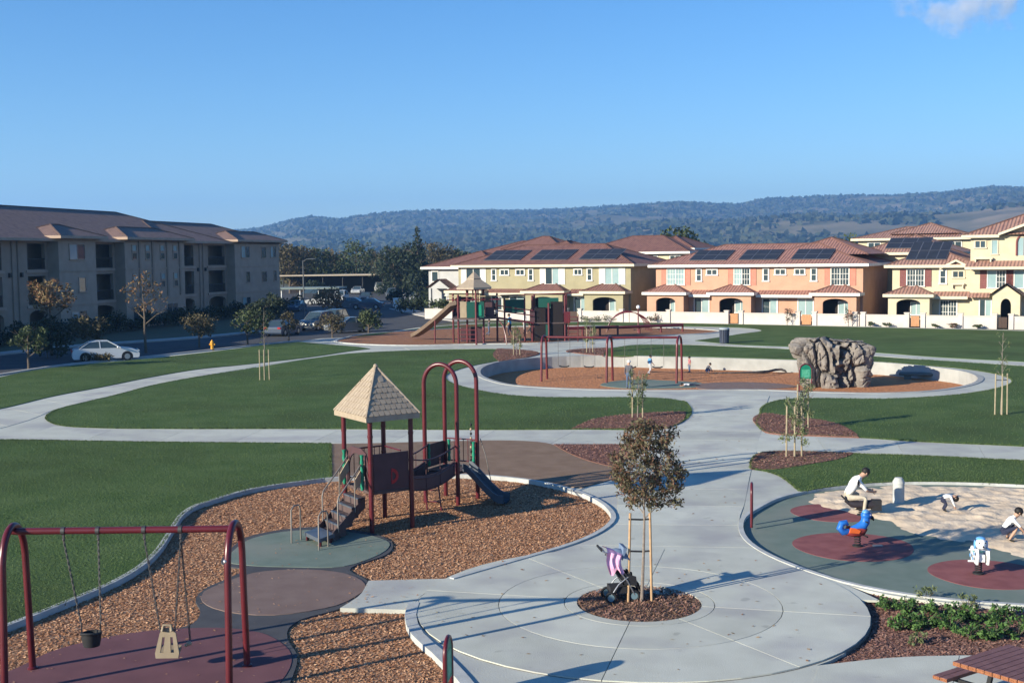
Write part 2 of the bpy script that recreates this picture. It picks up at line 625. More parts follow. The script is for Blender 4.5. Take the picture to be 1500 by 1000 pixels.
# street, car park and the kerbs beside the left lawn
street = cr([(-35.1,57.76,1),(-31.31,72.28),(-27.04,83.24),(-21.6,93),(-17.88,99.5),(-13.75,103.82),(-11.97,109.54),(-9.31,117.46),(-6.47,125.35,1),(-8.96,156.68),(-21.57,198.38,1),(-31.37,195.48),(-28.84,162.12),(-25.19,130.81),(-23.8,111.79),(-28.34,102.53),(-35.4,94.49),(-37.93,87.7),(-44,72.57,1)], 2)
mb = MB(); mb.prism(street, -0.2, -0.045); struct(mb.build('street', M_asph))
carpark = [(-25.97,130.99),(-30.38,189.31),(-21.57,198.38),(-9.41,156.81),(-9.9,182.8),(-14.33,228.68),(-35.85,272.58),(-50.33,262.37),(-40.1,195.33)]
mb = MB(); mb.prism(carpark, -0.2, -0.050); struct(mb.build('car_park', M_asph))


def strip(pts, w, z0, z1, step=0.4, closed=False, mb=None):
    """a kerb along a line: one continuous strip"""
    c = cr(pts, step, closed) if step else [p[:2] for p in pts]
    n = len(c)
    mb = mb or MB()
    vs = []
    for i in range(n):
        a = c[i - 1] if (closed or i > 0) else c[i]
        b = c[(i + 1) % n] if (closed or i + 1 < n) else c[i]
        d = Vector((b[0] - a[0], b[1] - a[1]))
        d = d.normalized() if d.length > 0 else Vector((1, 0))
        q = Vector((-d.y, d.x)) * (w / 2)
        x, y = c[i]
        vs += [(x + q.x, y + q.y, z0), (x + q.x, y + q.y, z1), (x - q.x, y - q.y, z1), (x - q.x, y - q.y, z0)]
    fs = []
    for i in range(n if closed else n - 1):
        j = (i + 1) % n
        for k in range(3):
            fs.append((i * 4 + k, j * 4 + k, j * 4 + k + 1, i * 4 + k + 1))
    mb.add(vs, fs)
    if not closed:
        mb.add(vs[:4], [(0, 1, 2, 3)])
        mb.add(vs[-4:], [(3, 2, 1, 0)])
    return mb


mb = strip([(-34.93,57.48),(-31.22,72.06),(-29.35,79.09),(-26.85,82.67),(-21.44,92.28),(-17.74,98.68)], 0.35, -0.2, 0.09, 2)
struct(mb.build('kerb', M_walk))
mb = strip([(-42.31,77.17),(-38.49,89.01),(-35.82,95.62),(-28.71,103.87),(-25.66,108.73),(-24.02,112.84)], 1.6, -0.2, 0.06, 2)
struct(mb.build('sidewalk', M_walk))
mb = strip([(-15.25,158.4),(-11.72,146.16),(-8.55,135.63),(-5.06,126.35)], 2.2, -0.2, 0.05, 2)
struct(mb.build('sidewalk', M_walk))

# lawns
LAWN = dict(
    lawn_strip=[(-26.64,43.68,1),(-34.76,57.2,1),(-30.58,70.56),(-30.45,73.44),(-28.97,78.05),(-26.4,81.26),(-23.78,85.34),(-21.11,90.88),(-19.3,95.13),(-17.52,97.47,1),(-14.46,93.98),(-12.08,91.49),(-10.71,89.26,1),(-11.6,87.79),(-13.95,82.5),(-17.74,76.81),(-19.46,74.7),(-21.23,69.84),(-22.42,64.51),(-23.46,60.51),(-24.08,55.42),(-25.88,49.58)],
    lawn_oval=[(-20.76,52.51),(-21.15,54.9),(-20.86,57.16),(-20.27,60.48),(-19.74,64.89),(-18.22,69.88),(-16.88,73.04),(-13.72,81.09),(-11.27,85.28),(-8.03,86.93),(-4.05,87.58),(-1.32,87.48),(1.03,85.86),(1.87,83.62,1),(0.95,79.82),(-0.86,77.48),(-2.14,75.22),(-3.27,72.19),(-3.86,68.54),(-3.28,64.07),(-2.31,61.64),(-1.24,59.68),(0.73,57.59),(3.81,56.86),(6.41,56.59),(7.47,55.94),(7.93,55.1),(7.96,53.59),(6.79,47.97),(6.15,46.68),(2.39,46.63),(-9.74,47.83),(-14.28,48.21),(-16.97,48.63),(-18.83,49.38),(-20.06,50.92)],
    lawn_near=[(-34.45,43.95,1),(-21.51,45.72),(-19.86,45.6),(-14.28,44.66),(-6.78,43.67,1),(-5.72,36.78,1),(-6.67,36.17),(-7.26,35.72),(-7.8,35.17),(-8.27,34.39),(-8.67,33.44),(-8.9,32.9),(-8.98,31.93),(-8.82,30.37),(-8.64,29.1),(-8.49,27.99),(-8.42,26.9),(-8.44,26.07),(-8.64,24.87),(-9.02,23.73),(-9.35,22.78),(-9.7,21.9),(-10.04,20.97),(-11.03,19.64,1),(-13.24,16.51,1)],
    lawn_wall=[(3.95,84.68),(4.76,86.22),(6.9,86.84),(9.36,89.76),(12.85,89.2),(16.47,86.62),(19.82,83.89),(24.22,76.78),(30.12,69.6),(38.58,58.08,1),(24.06,36.07,1),(17.9,41.24),(14.69,42.56),(12.8,43.68),(11.31,44.22),(9.83,44.94),(9.72,46.57),(10.56,50.33),(11.15,52.67),(12,54.44),(12.97,55.39),(14.19,55.53),(16.98,54.98),(20.17,55.73),(23.66,58.2),(26.25,62.05),(26.82,64.64),(26.14,68.85),(24.6,71.43),(23,73.72),(17.97,76.03),(14.79,77.75),(11.44,79.4),(6.05,80.83),(4.58,82.92)],
    lawn_far=[(-11.62,106.32,1),(-9.01,113.56),(-4.12,119.87),(7,121.13),(13.86,118.43),(33.19,106.69),(43.19,99.94),(58.69,88.54,1),(40.97,61.7,1),(31.4,72.57),(27.59,76.3),(25.19,79.86),(20.4,86.32),(17.05,88.86),(16,90.42),(14.45,93.59,1),(17.06,97.05),(19.83,101.22),(21.88,104.03),(21.77,107.96),(19.42,110.5),(16.17,112.24),(12.46,113.76),(6.7,116.08),(-3.3,115.11),(-9.04,111.48),(-12.86,106.37,1),(-13.52,102.05,1)],
    lawn_sand=[(8.04,39.48),(8.57,40.49),(10.36,40.49),(11.6,40.05),(13.64,39.49),(16.63,38.29),(23.35,34.99,1),(20.99,31.43,1),(14.94,34.37),(13.14,34.9),(11.09,34.97),(9.59,34.53),(8.28,33.77,1),(7.87,37.16),(7.58,37.54,1)],
)
LAWN_C = {}
for k, pts in LAWN.items():
    c = cr(pts, 0.5)
    LAWN_C[k] = c
    mb = MB()
    mb.prism(c, -0.02, 0.035 if k != 'lawn_far' else 0.03)
    struct(mb.build('lawn', M_grass))

# mulch beds and the bare soil behind the tower
BEDS = [[(2.31,46.64,1),(3.09,48.69),(3.8,49.87),(4.94,50.62),(6.18,51.18),(7.53,51.28,1),(6.82,47.97),(6.13,46.5,1)],
        [(-1.12,87.64,1),(-0.01,86.96),(1.03,85.86),(1.91,83.38),(0.95,79.82),(-0.86,76.98,1),(-1.33,81.79)],
        [(3.85,84.7),(4.72,86.23),(6.93,87.16,1),(6.2,80.43,1),(4.53,82.87)],
        [(9.72,46.57),(10.53,50.22),(10.78,50.53),(11.33,49.83),(12.76,47.85),(13,45.2),(12.8,43.6,1),(11.29,44.13),(9.8,44.84)],
        [(7.56,37.48,1),(8.03,39.48),(8.59,40.54),(10.38,40.55),(11.64,40.12,1),(11.03,39.26),(9.63,38.14),(7.9,37.31)],
        [(1.47,42.8,1),(4.52,42.56,1),(3.36,37.83,1),(2.5,39.28),(1.86,41.12)]]
BED_C = [cr(b, 0.4) for b in BEDS]
for c in BED_C:
    mb = MB(); mb.prism(c, -0.02, 0.05); struct(mb.build('mulch_bed', M_mulch))
soil = cr([(-6.77,43.65,1),(1.47,42.8),(1.86,41.12),(2.5,39.28),(3.37,37.95,1),(3.22,36.31,1),(2.01,34.77,1),(1.37,35.07),(0.16,36.34),(-1.13,37),(-3.29,37.14),(-4.57,37.05),(-5.72,36.78,1)], 0.4)
mb = MB(); mb.prism(soil, -0.02, 0.03); struct(mb.build('bare_soil', M_dirt))
mb = MB(); mb.prism(bed_f, -0.2, -0.07); struct(mb.build('mulch_bed', M_mulch))

# front wood-chip pit, its kerb, mats and ramp
mb = MB(); mb.prism(front_pit, -0.3, CHIP_Z); struct(mb.build('wood_chip_bed', M_chipb))
mb = strip([(-11.03,19.64),(-10.04,20.97),(-9.7,21.9),(-9.35,22.78),(-9.02,23.73),(-8.64,24.87),(-8.44,26.07),(-8.42,26.9),(-8.49,27.99),(-8.64,29.1),(-8.82,30.37),(-8.98,31.93),(-8.9,32.9),(-8.67,33.44),(-8.27,34.39),(-7.8,35.17),(-7.26,35.72),(-6.67,36.17),(-5.91,36.68),(-4.57,36.99),(-3.28,37.08),(-1.12,36.94),(0.16,36.28),(1.37,35.01),(2.13,33.56),(2.55,31.97),(2.6,30.62),(2.15,29.18),(1.41,27.96),(0.41,26.85),(-0.66,25.71),(-1.35,24.97)], 0.13, -0.25, 0.05)
struct(mb.build('kerb', M_kerb))
mb = strip([(-2.02,23.25),(-2.02,22.44),(-1.79,21.27),(-1.38,20.32),(-1.04,19.45),(-0.72,18.5),(-0.42,17.11),(-0.2,15.06)], 0.22, -0.25, 0.034)
struct(mb.build('kerb', M_kerb))
mats_px = [
    (M_greyr, -0.052, [(-6.52,21.82),(-6.2,22.26),(-6.22,23.01),(-6.58,24.02),(-6.57,24.72),(-6.17,25.79),(-6.08,26.31),(-6.5,26.51),(-6.83,28.17),(-6.63,29.5),(-5.07,30.4),(-4.07,29.96),(-3.48,29.48),(-3,28.66),(-2.96,27.58),(-3.69,26.08),(-3.21,25.27),(-3.04,24.62),(-3.16,23.72),(-3.55,23.08),(-4.15,22.48),(-4.28,21.98),(-4.19,21.37),(-3.84,20.41),(-3.74,19.55),(-3.78,18.78),(-3.94,18.55,1),(-4.52,21.38),(-5.47,21.94)]),
    (M_teal, -0.040, [(-6.45,26.74),(-6.7,28.16),(-6.51,29.2),(-5.9,29.83),(-5.01,30.01),(-4.13,29.7),(-3.54,29.26),(-3.05,28.53),(-3.06,27.78),(-3.32,27.09),(-3.85,26.38),(-5.04,26.38),(-6.1,26.58)]),
    (M_brownr, -0.038, [(-6.47,24.01),(-6.52,24.46),(-6.26,25.13),(-6.05,25.56),(-5.8,25.89),(-4.99,26.14),(-4.29,26.05),(-3.73,25.74),(-3.3,25.16),(-3.16,24.68),(-3.28,23.97),(-3.58,23.36),(-4.05,23.01),(-4.69,22.77),(-5.43,22.89),(-6.03,23.28)]),
    (M_maroonr, -0.044, [(-8.72,17.9),(-8.94,19.08),(-8.56,19.92),(-8.28,20.8),(-7.66,21.46),(-6.93,21.87),(-6.18,22.01),(-5.39,21.98),(-4.78,21.71),(-4.28,21.14),(-3.94,20.42),(-3.85,19.78),(-3.88,19.07),(-4,18.31),(-4.34,17.23),(-5.36,16.28),(-7.11,16.33)]),
]
for m_, z, pts in mats_px:
    mb = MB(); mb.prism(cr(pts, 0.25), -0.2, z); struct(mb.build('safety_mat', m_))
ramp = [(-3.13,24.99,1),(-1.34,25.08,1),(-1.83,24.11),(-2.02,23.25),(-2.04,22.84,1),(-3.46,23.03,1),(-3.21,23.77)]
mb = MB(); mb.prism(cr(ramp, 0.3), -0.2, 0.004); struct(mb.build('ramp', M_slab))

# toddler pit: rubber, red rounds, kerb, sand
mb = MB(); mb.prism(toddler_pit, -0.3, -0.05); struct(mb.build('rubber_surface', M_teal))
mb = strip([(x, y) for x, y in toddler_pit], 0.12, -0.25, 0.032, 0, True)
struct(mb.build('kerb', M_kerb))
for (x, y), r in (((8.002,27.627), 1.38), ((10.166,25.098), 1.2), ((8.543,31.282), 1.12)):
    mb = MB()
    mb.prism([(x + r * (1 + .03 * math.sin(3 * t)) * math.cos(t), y + r * math.sin(t)) for t in [2 * math.pi * k / 48 for k in range(48)]], -0.2, -0.044 + r * 0.001)
    struct(mb.build('rubber_round', M_redr))
sand = cr([(8.78,33.84),(8.28,32.53),(8.73,31.44),(9.55,30.08),(9.99,28.77),(10.57,28.04),(11.1,27.27),(11.47,26.31),(13.42,23.74,1),(18.24,32.4,1),(14.83,34.12),(13.02,34.59),(10.99,34.67),(9.49,34.2)], 0.4)
sp = np.array(sand)
x0, y0 = sp.min(0) - 0.6
x1, y1 = sp.max(0) + 0.6
st = 0.085
gx, gy = np.meshgrid(np.arange(x0, x1, st), np.arange(y0, y1, st))
q = np.c_[gx.ravel(), gy.ravel()]
ins = inside(q, sand)
dd = dist_poly(q, sand) * np.where(ins, 1, -1)
inpit = inside(q, toddler_pit) & (dist_poly(q, toddler_pit) > 0.08)
h = np.array([mnoise.noise((a * 2.6, b * 2.6, 0)) * 0.05 + mnoise.noise((a * 5, b * 5, 3)) * 0.034 for a, b in q])
wob = np.array([mnoise.noise((a * 1.1, b * 1.1, 9)) for a, b in q])
z = -0.05 + np.clip((dd + wob * 0.35) * 0.12, -0.03, 0.045) + h * np.clip(dd * 1.2 + 0.5, 0.1, 1)
keep = (dd > -0.55) & inpit
idx = -np.ones(len(q), int)
idx[keep] = np.arange(keep.sum())
W = gx.shape[1]
fs = []
for r_ in range(gx.shape[0] - 1):
    for c_ in range(W - 1):
        a = r_ * W + c_
        f = (a, a + 1, a + W + 1, a + W)
        if all(keep[i] for i in f):
            fs.append([idx[i] for i in f])
mb = MB()
mb.add([(a, b, c) for (a, b), c in zip(q[keep], z[keep])], fs, 0, True)
struct(mb.build('sand', M_sand))
# sand swept thinly over the rubber
# far oval pit: sunken floor, retaining wall, mats
mb = MB(); mb.prism(far_pit, PIT_Z - 0.3, PIT_Z); struct(mb.build('wood_chip_bed', M_chip_far))
mb = strip([(x, y) for x, y in far_pit], 0.30, PIT_Z - 0.2, 0.03, 0, True)
wall = tag(mb.build('retaining_wall', mat('wall_concrete', (0.37, 0.37, 0.355), (0.30, 0.30, 0.285), scale=1.2, rough=.9, bump=.2, bscale=12)), 'low curved concrete retaining wall round the sunken oval swing pit', 'wall')
for m_, z, pts in ((M_teal, PIT_Z + .02, [(5.13,69.29),(5.83,70.91),(7.63,72.07),(9.2,71.3),(11.13,69.73),(10.67,67.6),(8.88,67.09),(6.58,67.34)]),
                   (M_brownr, PIT_Z + .03, [(10.54,66.74),(11.19,69.35),(13.41,69.85),(15.79,68.46),(16.27,67.51),(13.6,66.06)])):
    mb = MB(); mb.prism(cr(pts, 0.6), PIT_Z - 0.1, z); struct(mb.build('safety_mat', m_))
# far playground
far_play = cr([(-14.59,97.75),(-14.42,100.12),(-13.04,106.4),(-8.96,110.45),(-3.26,113.69),(6.57,113.87),(12.77,110.79),(17.24,106.85),(18.3,103.78),(17.03,101.92),(12.86,99.63),(7.9,95.86),(4.61,94.13),(1.98,92.73),(-3.74,92.52),(-7.31,91.9),(-11.48,93.5)], 0.8)
mb = MB(); mb.prism(far_play, -0.02, 0.02); struct(mb.build('wood_chip_bed', mat('dull_chip_bed', (0.34, 0.165, 0.09), (0.25, 0.12, 0.07), scale=2.5, rough=.95, bump=1, bscale=7, spec=.1, detail=8, bdist=.08)))
mb = strip([(x, y) for x, y in far_play], 0.2, -0.1, 0.07, 0, True)
struct(mb.build('kerb', M_kerb))


# ---- paving slabs, each a piece of its own with open joints
def resample(pts, n):
    p = np.array([q[:2] for q in pts], float)
    s = np.r_[0, np.cumsum(np.hypot(*np.diff(p, axis=0).T))]
    t = np.linspace(0, s[-1], n)
    return np.c_[np.interp(t, s, p[:, 0]), np.interp(t, s, p[:, 1])]


def strip_slabs(ea, eb, every, z=0.014, gap=0.016, sub=4):
    ea, eb = cr(ea, 0.3, False), cr(eb, 0.3, False)
    L = sum(math.dist(ea[i], ea[i + 1]) for i in range(len(ea) - 1))
    n = max(1, round(L / every))
    A, B = resample(ea, n * sub + 1), resample(eb, n * sub + 1)
    g = gap / 2 / (L / (n * sub))
    for k in range(n):
        def edge(E):
            p = [E[k * sub] * (1 - g) + E[k * sub + 1] * g] + [E[k * sub + i] for i in range(1, sub)] + [E[(k + 1) * sub] * (1 - g) + E[(k + 1) * sub - 1] * g]
            return [tuple(x) for x in p]
        poly = edge(A) + edge(B)[::-1]
        mb = MB()
        mb.prism(poly, -0.03, z)
        mb.build('paving_slab', M_slab, path)


strip_slabs([(-1.63,24.3),(-0.51,25.7),(0.57,26.84),(1.43,27.82),(2.18,29.04),(2.62,30.46),(2.88,32.49),(3.09,34.7),(3.28,36.3),(3.87,39.72),(4.68,42.86),(5.95,46.15),(6.68,47.98),(7.84,53.6),(7.9,55.11),(8.67,57.47)],
            [(7.22,23.05),(6.84,24.24),(6.31,25.22),(5.78,26.46),(5.54,27.75),(5.7,29.67),(6.41,32.55),(7.54,37.3),(8.11,39.47),(8.84,42.54),(9.83,46.56),(10.65,50.32),(11.27,52.66),(12.35,56.81)], 2.4)
mb = MB()
mb.prism(cr([(5.73,29.67,1),(6.03,30.68),(6.62,31.82),(7.58,33.23),(8.27,33.82,1),(7.86,37.12),(7.58,37.37,1),(6.42,32.55)], 0.3), -0.03, 0.014)
mb.build('paving_slab', M_slab, path)
strip_slabs([(-19.21,49.41),(-16.8,48.14),(-14.15,47.76),(-9.65,47.39),(2.37,46.35),(5.56,46.09)], [(-19.39,45.73),(-15.65,44.88),(-13.22,44.57),(-8.99,44.08),(1.47,42.96),(4.29,42.69)], 3.0, 0.013)
strip_slabs([(9.64,45.66),(9.74,44.55),(11.23,43.89),(12.72,43.42),(14.62,42.36),(17.8,41.02),(21.46,38.99)], [(8.31,40.79),(8.62,40.7),(10.41,40.69),(11.67,40.31),(13.7,39.67),(16.7,38.46),(20.2,36.68)], 3.0, 0.013)
strip_slabs([(-25.47,49.35),(-23.91,55.03),(-23.35,60.21),(-22.3,64.16),(-21.11,69.44),(-19.34,74.24),(-17.63,76.32),(-13.86,81.93),(-11.51,87.15),(-10.63,88.6)], [(-21.67,46.08),(-21.09,51.23),(-21.3,55.28),(-21.01,57.58),(-20.39,60.85),(-19.85,65.25),(-18.32,70.29),(-13.78,81.48),(-11.31,85.58),(-8.05,87.18)], 3.2, 0.013)
strip_slabs([(-8.39,90.9),(-3.66,90.69),(1.94,90.96),(4.52,92.31),(7.74,93.98),(12.58,97.43)], [(-7.57,87.49),(-4.07,88.1),(-1.02,87.75),(2.42,84.13),(5.05,87.78),(9.62,90.2)], 3.6, 0.013)
strip_slabs([(13.66,93.35),(15.9,89.87),(16.96,88.39),(20.28,85.82),(25.05,79.44),(27.43,75.86),(31.21,72.14),(36.37,66.33)], [(12.16,89.79),(12.92,89.66),(16.57,87.13),(19.92,84.31),(24.36,77.22),(26.73,73.93),(30.29,70.01),(35.01,63.83)], 3.0, 0.013)
strip_slabs([(5.07,19.4),(6.28,19.71),(6.98,19.79),(7.66,19.8),(8.6,19.66),(10.05,19.32)], [(3.77,16.24),(5.03,16.94),(5.95,17.3),(6.81,17.4),(7.9,17.1),(9.29,16.68)], 2.2, 0.013)

# the round plaza: sectors and rings round the tree pit
PC = (2.448,23.061)


def ring_slab(r0, r1, a0, a1, z=0.026, gap=0.016):
    n = max(3, int((a1 - a0) / R(6)))
    g0, g1 = gap / 2 / r0, gap / 2 / r1
    o = [(PC[0] + (r1 - gap / 2) * math.cos(t), PC[1] + (r1 - gap / 2) * math.sin(t)) for t in np.linspace(a0 + g1, a1 - g1, n)]
    i = [(PC[0] + (r0 + gap / 2) * math.cos(t), PC[1] + (r0 + gap / 2) * math.sin(t)) for t in np.linspace(a1 - g0, a0 + g0, n)]
    mb = MB()
    mb.prism(o + i, -0.09, z)
    mb.build('paving_slab', M_slab, path)


d0 = math.atan2((1.445,19.042)[1] - PC[1], (1.445,19.042)[0] - PC[0])
for k in range(8):
    a0 = d0 + k * math.pi / 4
    ring_slab(1.22, 1.48, a0, a0 + math.pi / 4)
    ring_slab(1.48, 2.78, a0, a0 + math.pi / 4)
for k in range(8):
    a0 = d0 + k * math.pi / 4
    ring_slab(2.78, 4.40, a0, a0 + math.pi / 4)
mb = MB(); mb.prism([(PC[0] + 4.41 * math.cos(t), PC[1] + 4.41 * math.sin(t)) for t in np.linspace(0, 2 * math.pi, 97)[:-1]], -0.1, 0.003)
struct(mb.build('plaza_bed', M_joint))
mb = MB(); mb.prism([(PC[0] + 1.21 * math.cos(t), PC[1] + 1.21 * math.sin(t)) for t in np.linspace(0, 2 * math.pi, 49)[:-1]], -0.1, 0.012)
struct(mb.build('tree_pit', mat('tree_pit_mulch', (0.13, 0.078, 0.052), (0.19, 0.12, 0.085), scale=9, rough=0.95, bump=1, bscale=16, bdist=0.05, detail=8)))


# ---- stuff nobody could count: wood chips, mulch shreds, grass blades
def scatter(poly, n, holes=()):
    p = np.array([q[:2] for q in poly])
    lo, hi = p.min(0), p.max(0)
    out = []
    got = 0
    while got < n:
        c = lo + (hi - lo) * nr.random((n, 2))
        k = inside(c, poly)
        for h_ in holes:
            k &= ~inside(c, h_)
        out.append(c[k])
        got += k.sum()
    return np.concatenate(out)[:n]


def flakes(name, poly, n, size, z, ms, holes=(), aspect=0.35, lift=0.03, tilt=0.5):
    c = scatter(poly, n, holes)
    C_ = np.c_[c, z + lift * nr.random(len(c))]
    t = nr.random(len(c)) * 2 * math.pi
    A = np.c_[np.cos(t), np.sin(t), nr.normal(0, tilt, len(c))]
    B = np.c_[-np.sin(t), np.cos(t), nr.normal(0, tilt, len(c))]
    s = size * (0.5 + nr.random((len(c), 1)))
    o = link(name, quads_mesh(name, C_, A * s, B * s * aspect, ms, nr.integers(0, len(ms), len(c))))
    o['kind'] = 'stuff'
    return o


pit_view = [p for p in front_pit if p[1] > 17.3]
mat_polys = [cr(p, 0.4) for _, _, p in mats_px] + [cr(ramp, 0.4)]
flakes('wood_chips', pit_view, 150000, 0.031, CHIP_Z, M_chips, mat_polys, 0.42, 0.018, 0.28)
M_shred = [mat('shred_a', (0.23, 0.115, 0.09), rough=.95), mat('shred_b', (0.17, 0.085, 0.068), rough=.95), mat('shred_c', (0.29, 0.165, 0.125), rough=.95)]
flakes('mulch_shreds', bed_f, 26000, 0.034, -0.07, M_shred, (), 0.4, 0.02, 0.25)
flakes('mulch_shreds', [(PC[0] + 1.2 * math.cos(t), PC[1] + 1.2 * math.sin(t)) for t in np.linspace(0, 6.2, 40)], 3500, 0.035, 0.012, M_shred[1:] + [mat('shred_d', (0.17, 0.10, 0.065), rough=.95)], (), 0.3, 0.03)
for c in BED_C:
    ar = abs(area2(c)) / 2
    flakes('mulch_shreds', c, int(min(9000, ar * 220)), 0.045, 0.05, M_shred, (), 0.3, 0.025, 0.3)
M_blade = [mat('blade_a', (0.072, 0.116, 0.036), rough=.8, spec=.15), mat('blade_b', (0.095, 0.13, 0.05), rough=.8, spec=.15), mat('blade_c', (0.055, 0.085, 0.03), rough=.8, spec=.15)]


def blades(poly, n, hgt_, z=0.03):
    c = scatter(poly, n)
    C_ = np.c_[c, np.full(len(c), z) + hgt_ * .4]
    t = nr.random(len(c)) * 2 * math.pi
    A = np.c_[nr.normal(0, .45, len(c)), nr.normal(0, .45, len(c)), np.ones(len(c))]
    B = np.c_[np.cos(t), np.sin(t), np.zeros(len(c))]
    s = (hgt_ * (0.5 + nr.random((len(c), 1)))) / 2
    o = link('grass', quads_mesh('grass', C_, A * s, B * s * 0.30, M_blade, nr.integers(0, 3, len(c))))
    o['kind'] = 'stuff'


clip = lambda c, ok: [p for p in c if ok(p)]
blades(clip(LAWN_C['lawn_near'], lambda p: p[0] > -22 and p[1] > 18), 70000, 0.035)
blades(LAWN_C['lawn_oval'], 40000, 0.045)
blades(LAWN_C['lawn_sand'], 20000, 0.04)
blades(clip(LAWN_C['lawn_wall'], lambda p: p[0] < 40), 26000, 0.045)
blades(clip(LAWN_C['lawn_strip'], lambda p: p[0] > -48), 12000, 0.05)

# ragged blades along the lawn edges, chips and leaves strayed onto mats and paving
for k in ('lawn_near', 'lawn_oval', 'lawn_sand', 'lawn_wall'):
    c = [p for p in LAWN_C[k] if -24 < p[0] < 34 and 17 < p[1] < 75]
    e = np.array(c)
    dlt = np.roll(e, -1, 0) - e
    ok = np.hypot(*dlt.T) < 3
    e, dlt = e[ok], dlt[ok]
    n_ = 9000
    j = nr.integers(0, len(e), n_)
    q = e[j] + dlt[j] * nr.random((n_, 1)) + nr.normal(0, .022, (n_, 2))
    t = nr.random(n_) * 6.283
    C_ = np.c_[q, np.full(n_, .035)]
    A = np.c_[nr.normal(0, .6, n_), nr.normal(0, .6, n_), np.ones(n_)]
    B = np.c_[np.cos(t), np.sin(t), np.zeros(n_)]
    sz = .02 + .03 * nr.random((n_, 1))
    o = link('grass', quads_mesh('grass', C_, A * sz, B * sz * .3, M_blade, nr.integers(0, 3, n_)))
    o['kind'] = 'stuff'
for c, z_, n_ in [(mp_, z2 + .004, 60) for mp_, (_, z2, _) in zip(mat_polys, mats_px)] + [(cr(ramp, .4), .012, 40)]:
    flakes('wood_chips', [p for p in c if p[1] > 17.5], n_, .032, z_, M_chips, (), .42, .008, .1)
plz = [(PC[0] + 4.3 * math.cos(t), PC[1] + 4.3 * math.sin(t)) for t in np.linspace(0, 6.2, 40)]
flakes('fallen_leaves', plz, 90, .035, .031, [mat('dry_leaf', (.22, .12, .07), rough=.9), mat('dry_leaf_pale', (.34, .24, .15), rough=.9)], (), .6, .006, .15)
flakes('fallen_leaves', [(2.86,32.31),(4.68,42.86),(8.02,53.58),(11.11,52.8),(7.58,37.42),(5.7,29.67)], 90, .04, .02, [mat('dry_leaf', (.22, .12, .07)), mat('dry_leaf_pale', (.34, .24, .15))], (), .6, .006, .15)

# ---- hills with their ridges, oak woods and dry grass
SKY_L = [(-60, 1.9), (-30, 2.0), (-14.5, 2.1)]
sil = [(300, 336), (380, 331), (415, 322), (460, 313), (500, 317), (560, 309), (620, 305), (700, 304), (760, 303), (820, 302), (900, 298), (1000, 294), (1080, 297), (1120, 290), (1200, 288), (1300, 287), (1380, 284), (1450, 277), (1500, 279), (1700, 276), (2200, 290)]
az_s = [math.degrees(math.atan((x - 750) / 1740)) for x, _ in sil]
el_s = [((374 - (x - 750) * 0.0122) - y) / 1740 for x, y in sil]
el_s = [e - 0.0052 for e in el_s]
az_s = [-75, -40] + az_s + [60, 75]
el_s = [0.03, 0.03] + el_s + [0.045, 0.03]
NA, NR = 420, 90
azs = np.radians(np.linspace(-58, 58, NA))
rs = np.linspace(1300, 5200, NR)
vs = []
for j, r_ in enumerate(rs):
    t = (r_ - 1300) / (4400 - 1300)
    g = max(0, min(1, t))
    g = g * g * (3 - 2 * g)
    if r_ > 4400:
        g = 1 - 0.25 * ((r_ - 4400) / 800)
    for a in azs:
        ez = float(np.interp(math.degrees(a), az_s, el_s))
        x, y = r_ * math.sin(a), r_ * math.cos(a)
        p = Vector((x / 900, y / 900, 0.3))
        rid = mnoise.ridged_multi_fractal(p, 0.9, 2.1, 5, 0.9, 2.0)
        fb = mnoise.fractal(Vector((x / 420, y / 420, 7)), 1.0, 2.0, 4)
        top = ez * 4400
        z = top * g
        z += (rid - 1.1) * 70 * g * (1 - g) * 2.2 + fb * 14 * min(1, g * 2) * (1 - 0.75 * g)
        # a foothill ridge in front on the right
        deg = math.degrees(a)
        z += 42 * math.exp(-((r_ - 2300) / 420) ** 2) * max(0, min(1, (deg + 2) / 16)) * (0.75 + 0.5 * fb)
        z += 1.6 * mnoise.noise(Vector((x / 26, y / 26, 2))) * g + 6.9 * g
        vs.append((x, y, max(z, -0.4) if r_ > 1300 else -0.4))
fs = [(j * NA + i, (j + 1) * NA + i, (j + 1) * NA + i + 1, j * NA + i + 1) for j in range(NR - 1) for i in range(NA - 1)]
mb = MB()
mb.add(vs, [f[::-1] for f in fs], 0, True)
M_hill = mat('hill_cover', (0.20, 0.165, 0.105), (0.085, 0.085, 0.05), scale=0.012, rough=1.0, spec=0.0, detail=9, bump=0.0)
# dry grass shows where a broad noise says so
nt = M_hill.node_tree
n, l = nt.nodes, nt.links
b = n['Principled BSDF']
src = b.inputs['Base Color'].links[0].from_socket
pos = n.new('ShaderNodeNewGeometry')
tn = n.new('ShaderNodeTexNoise'); tn.inputs['Scale'].default_value = 0.0026; tn.inputs['Detail'].default_value = 7; tn.inputs['Roughness'].default_value = 0.62
l.new(pos.outputs['Position'], tn.inputs['Vector'])
sxyz = n.new('ShaderNodeSeparateXYZ'); l.new(pos.outputs['Position'], sxyz.inputs[0])
ml = n.new('ShaderNodeMapRange'); ml.inputs[1].default_value = 35; ml.inputs[2].default_value = 95; ml.inputs[3].default_value = 0.03; ml.inputs[4].default_value = -0.16
l.new(sxyz.outputs[2], ml.inputs[0])
mx_ = n.new('ShaderNodeMapRange'); mx_.inputs[1].default_value = 300; mx_.inputs[2].default_value = 1100; mx_.inputs[3].default_value = -0.12; mx_.inputs[4].default_value = 0.03
l.new(sxyz.outputs[0], mx_.inputs[0])
ad = n.new('ShaderNodeMath'); l.new(tn.outputs['Fac'], ad.inputs[0]); l.new(ml.outputs[0], ad.inputs[1])
ad2 = n.new('ShaderNodeMath'); l.new(ad.outputs[0], ad2.inputs[0]); l.new(mx_.outputs[0], ad2.inputs[1])
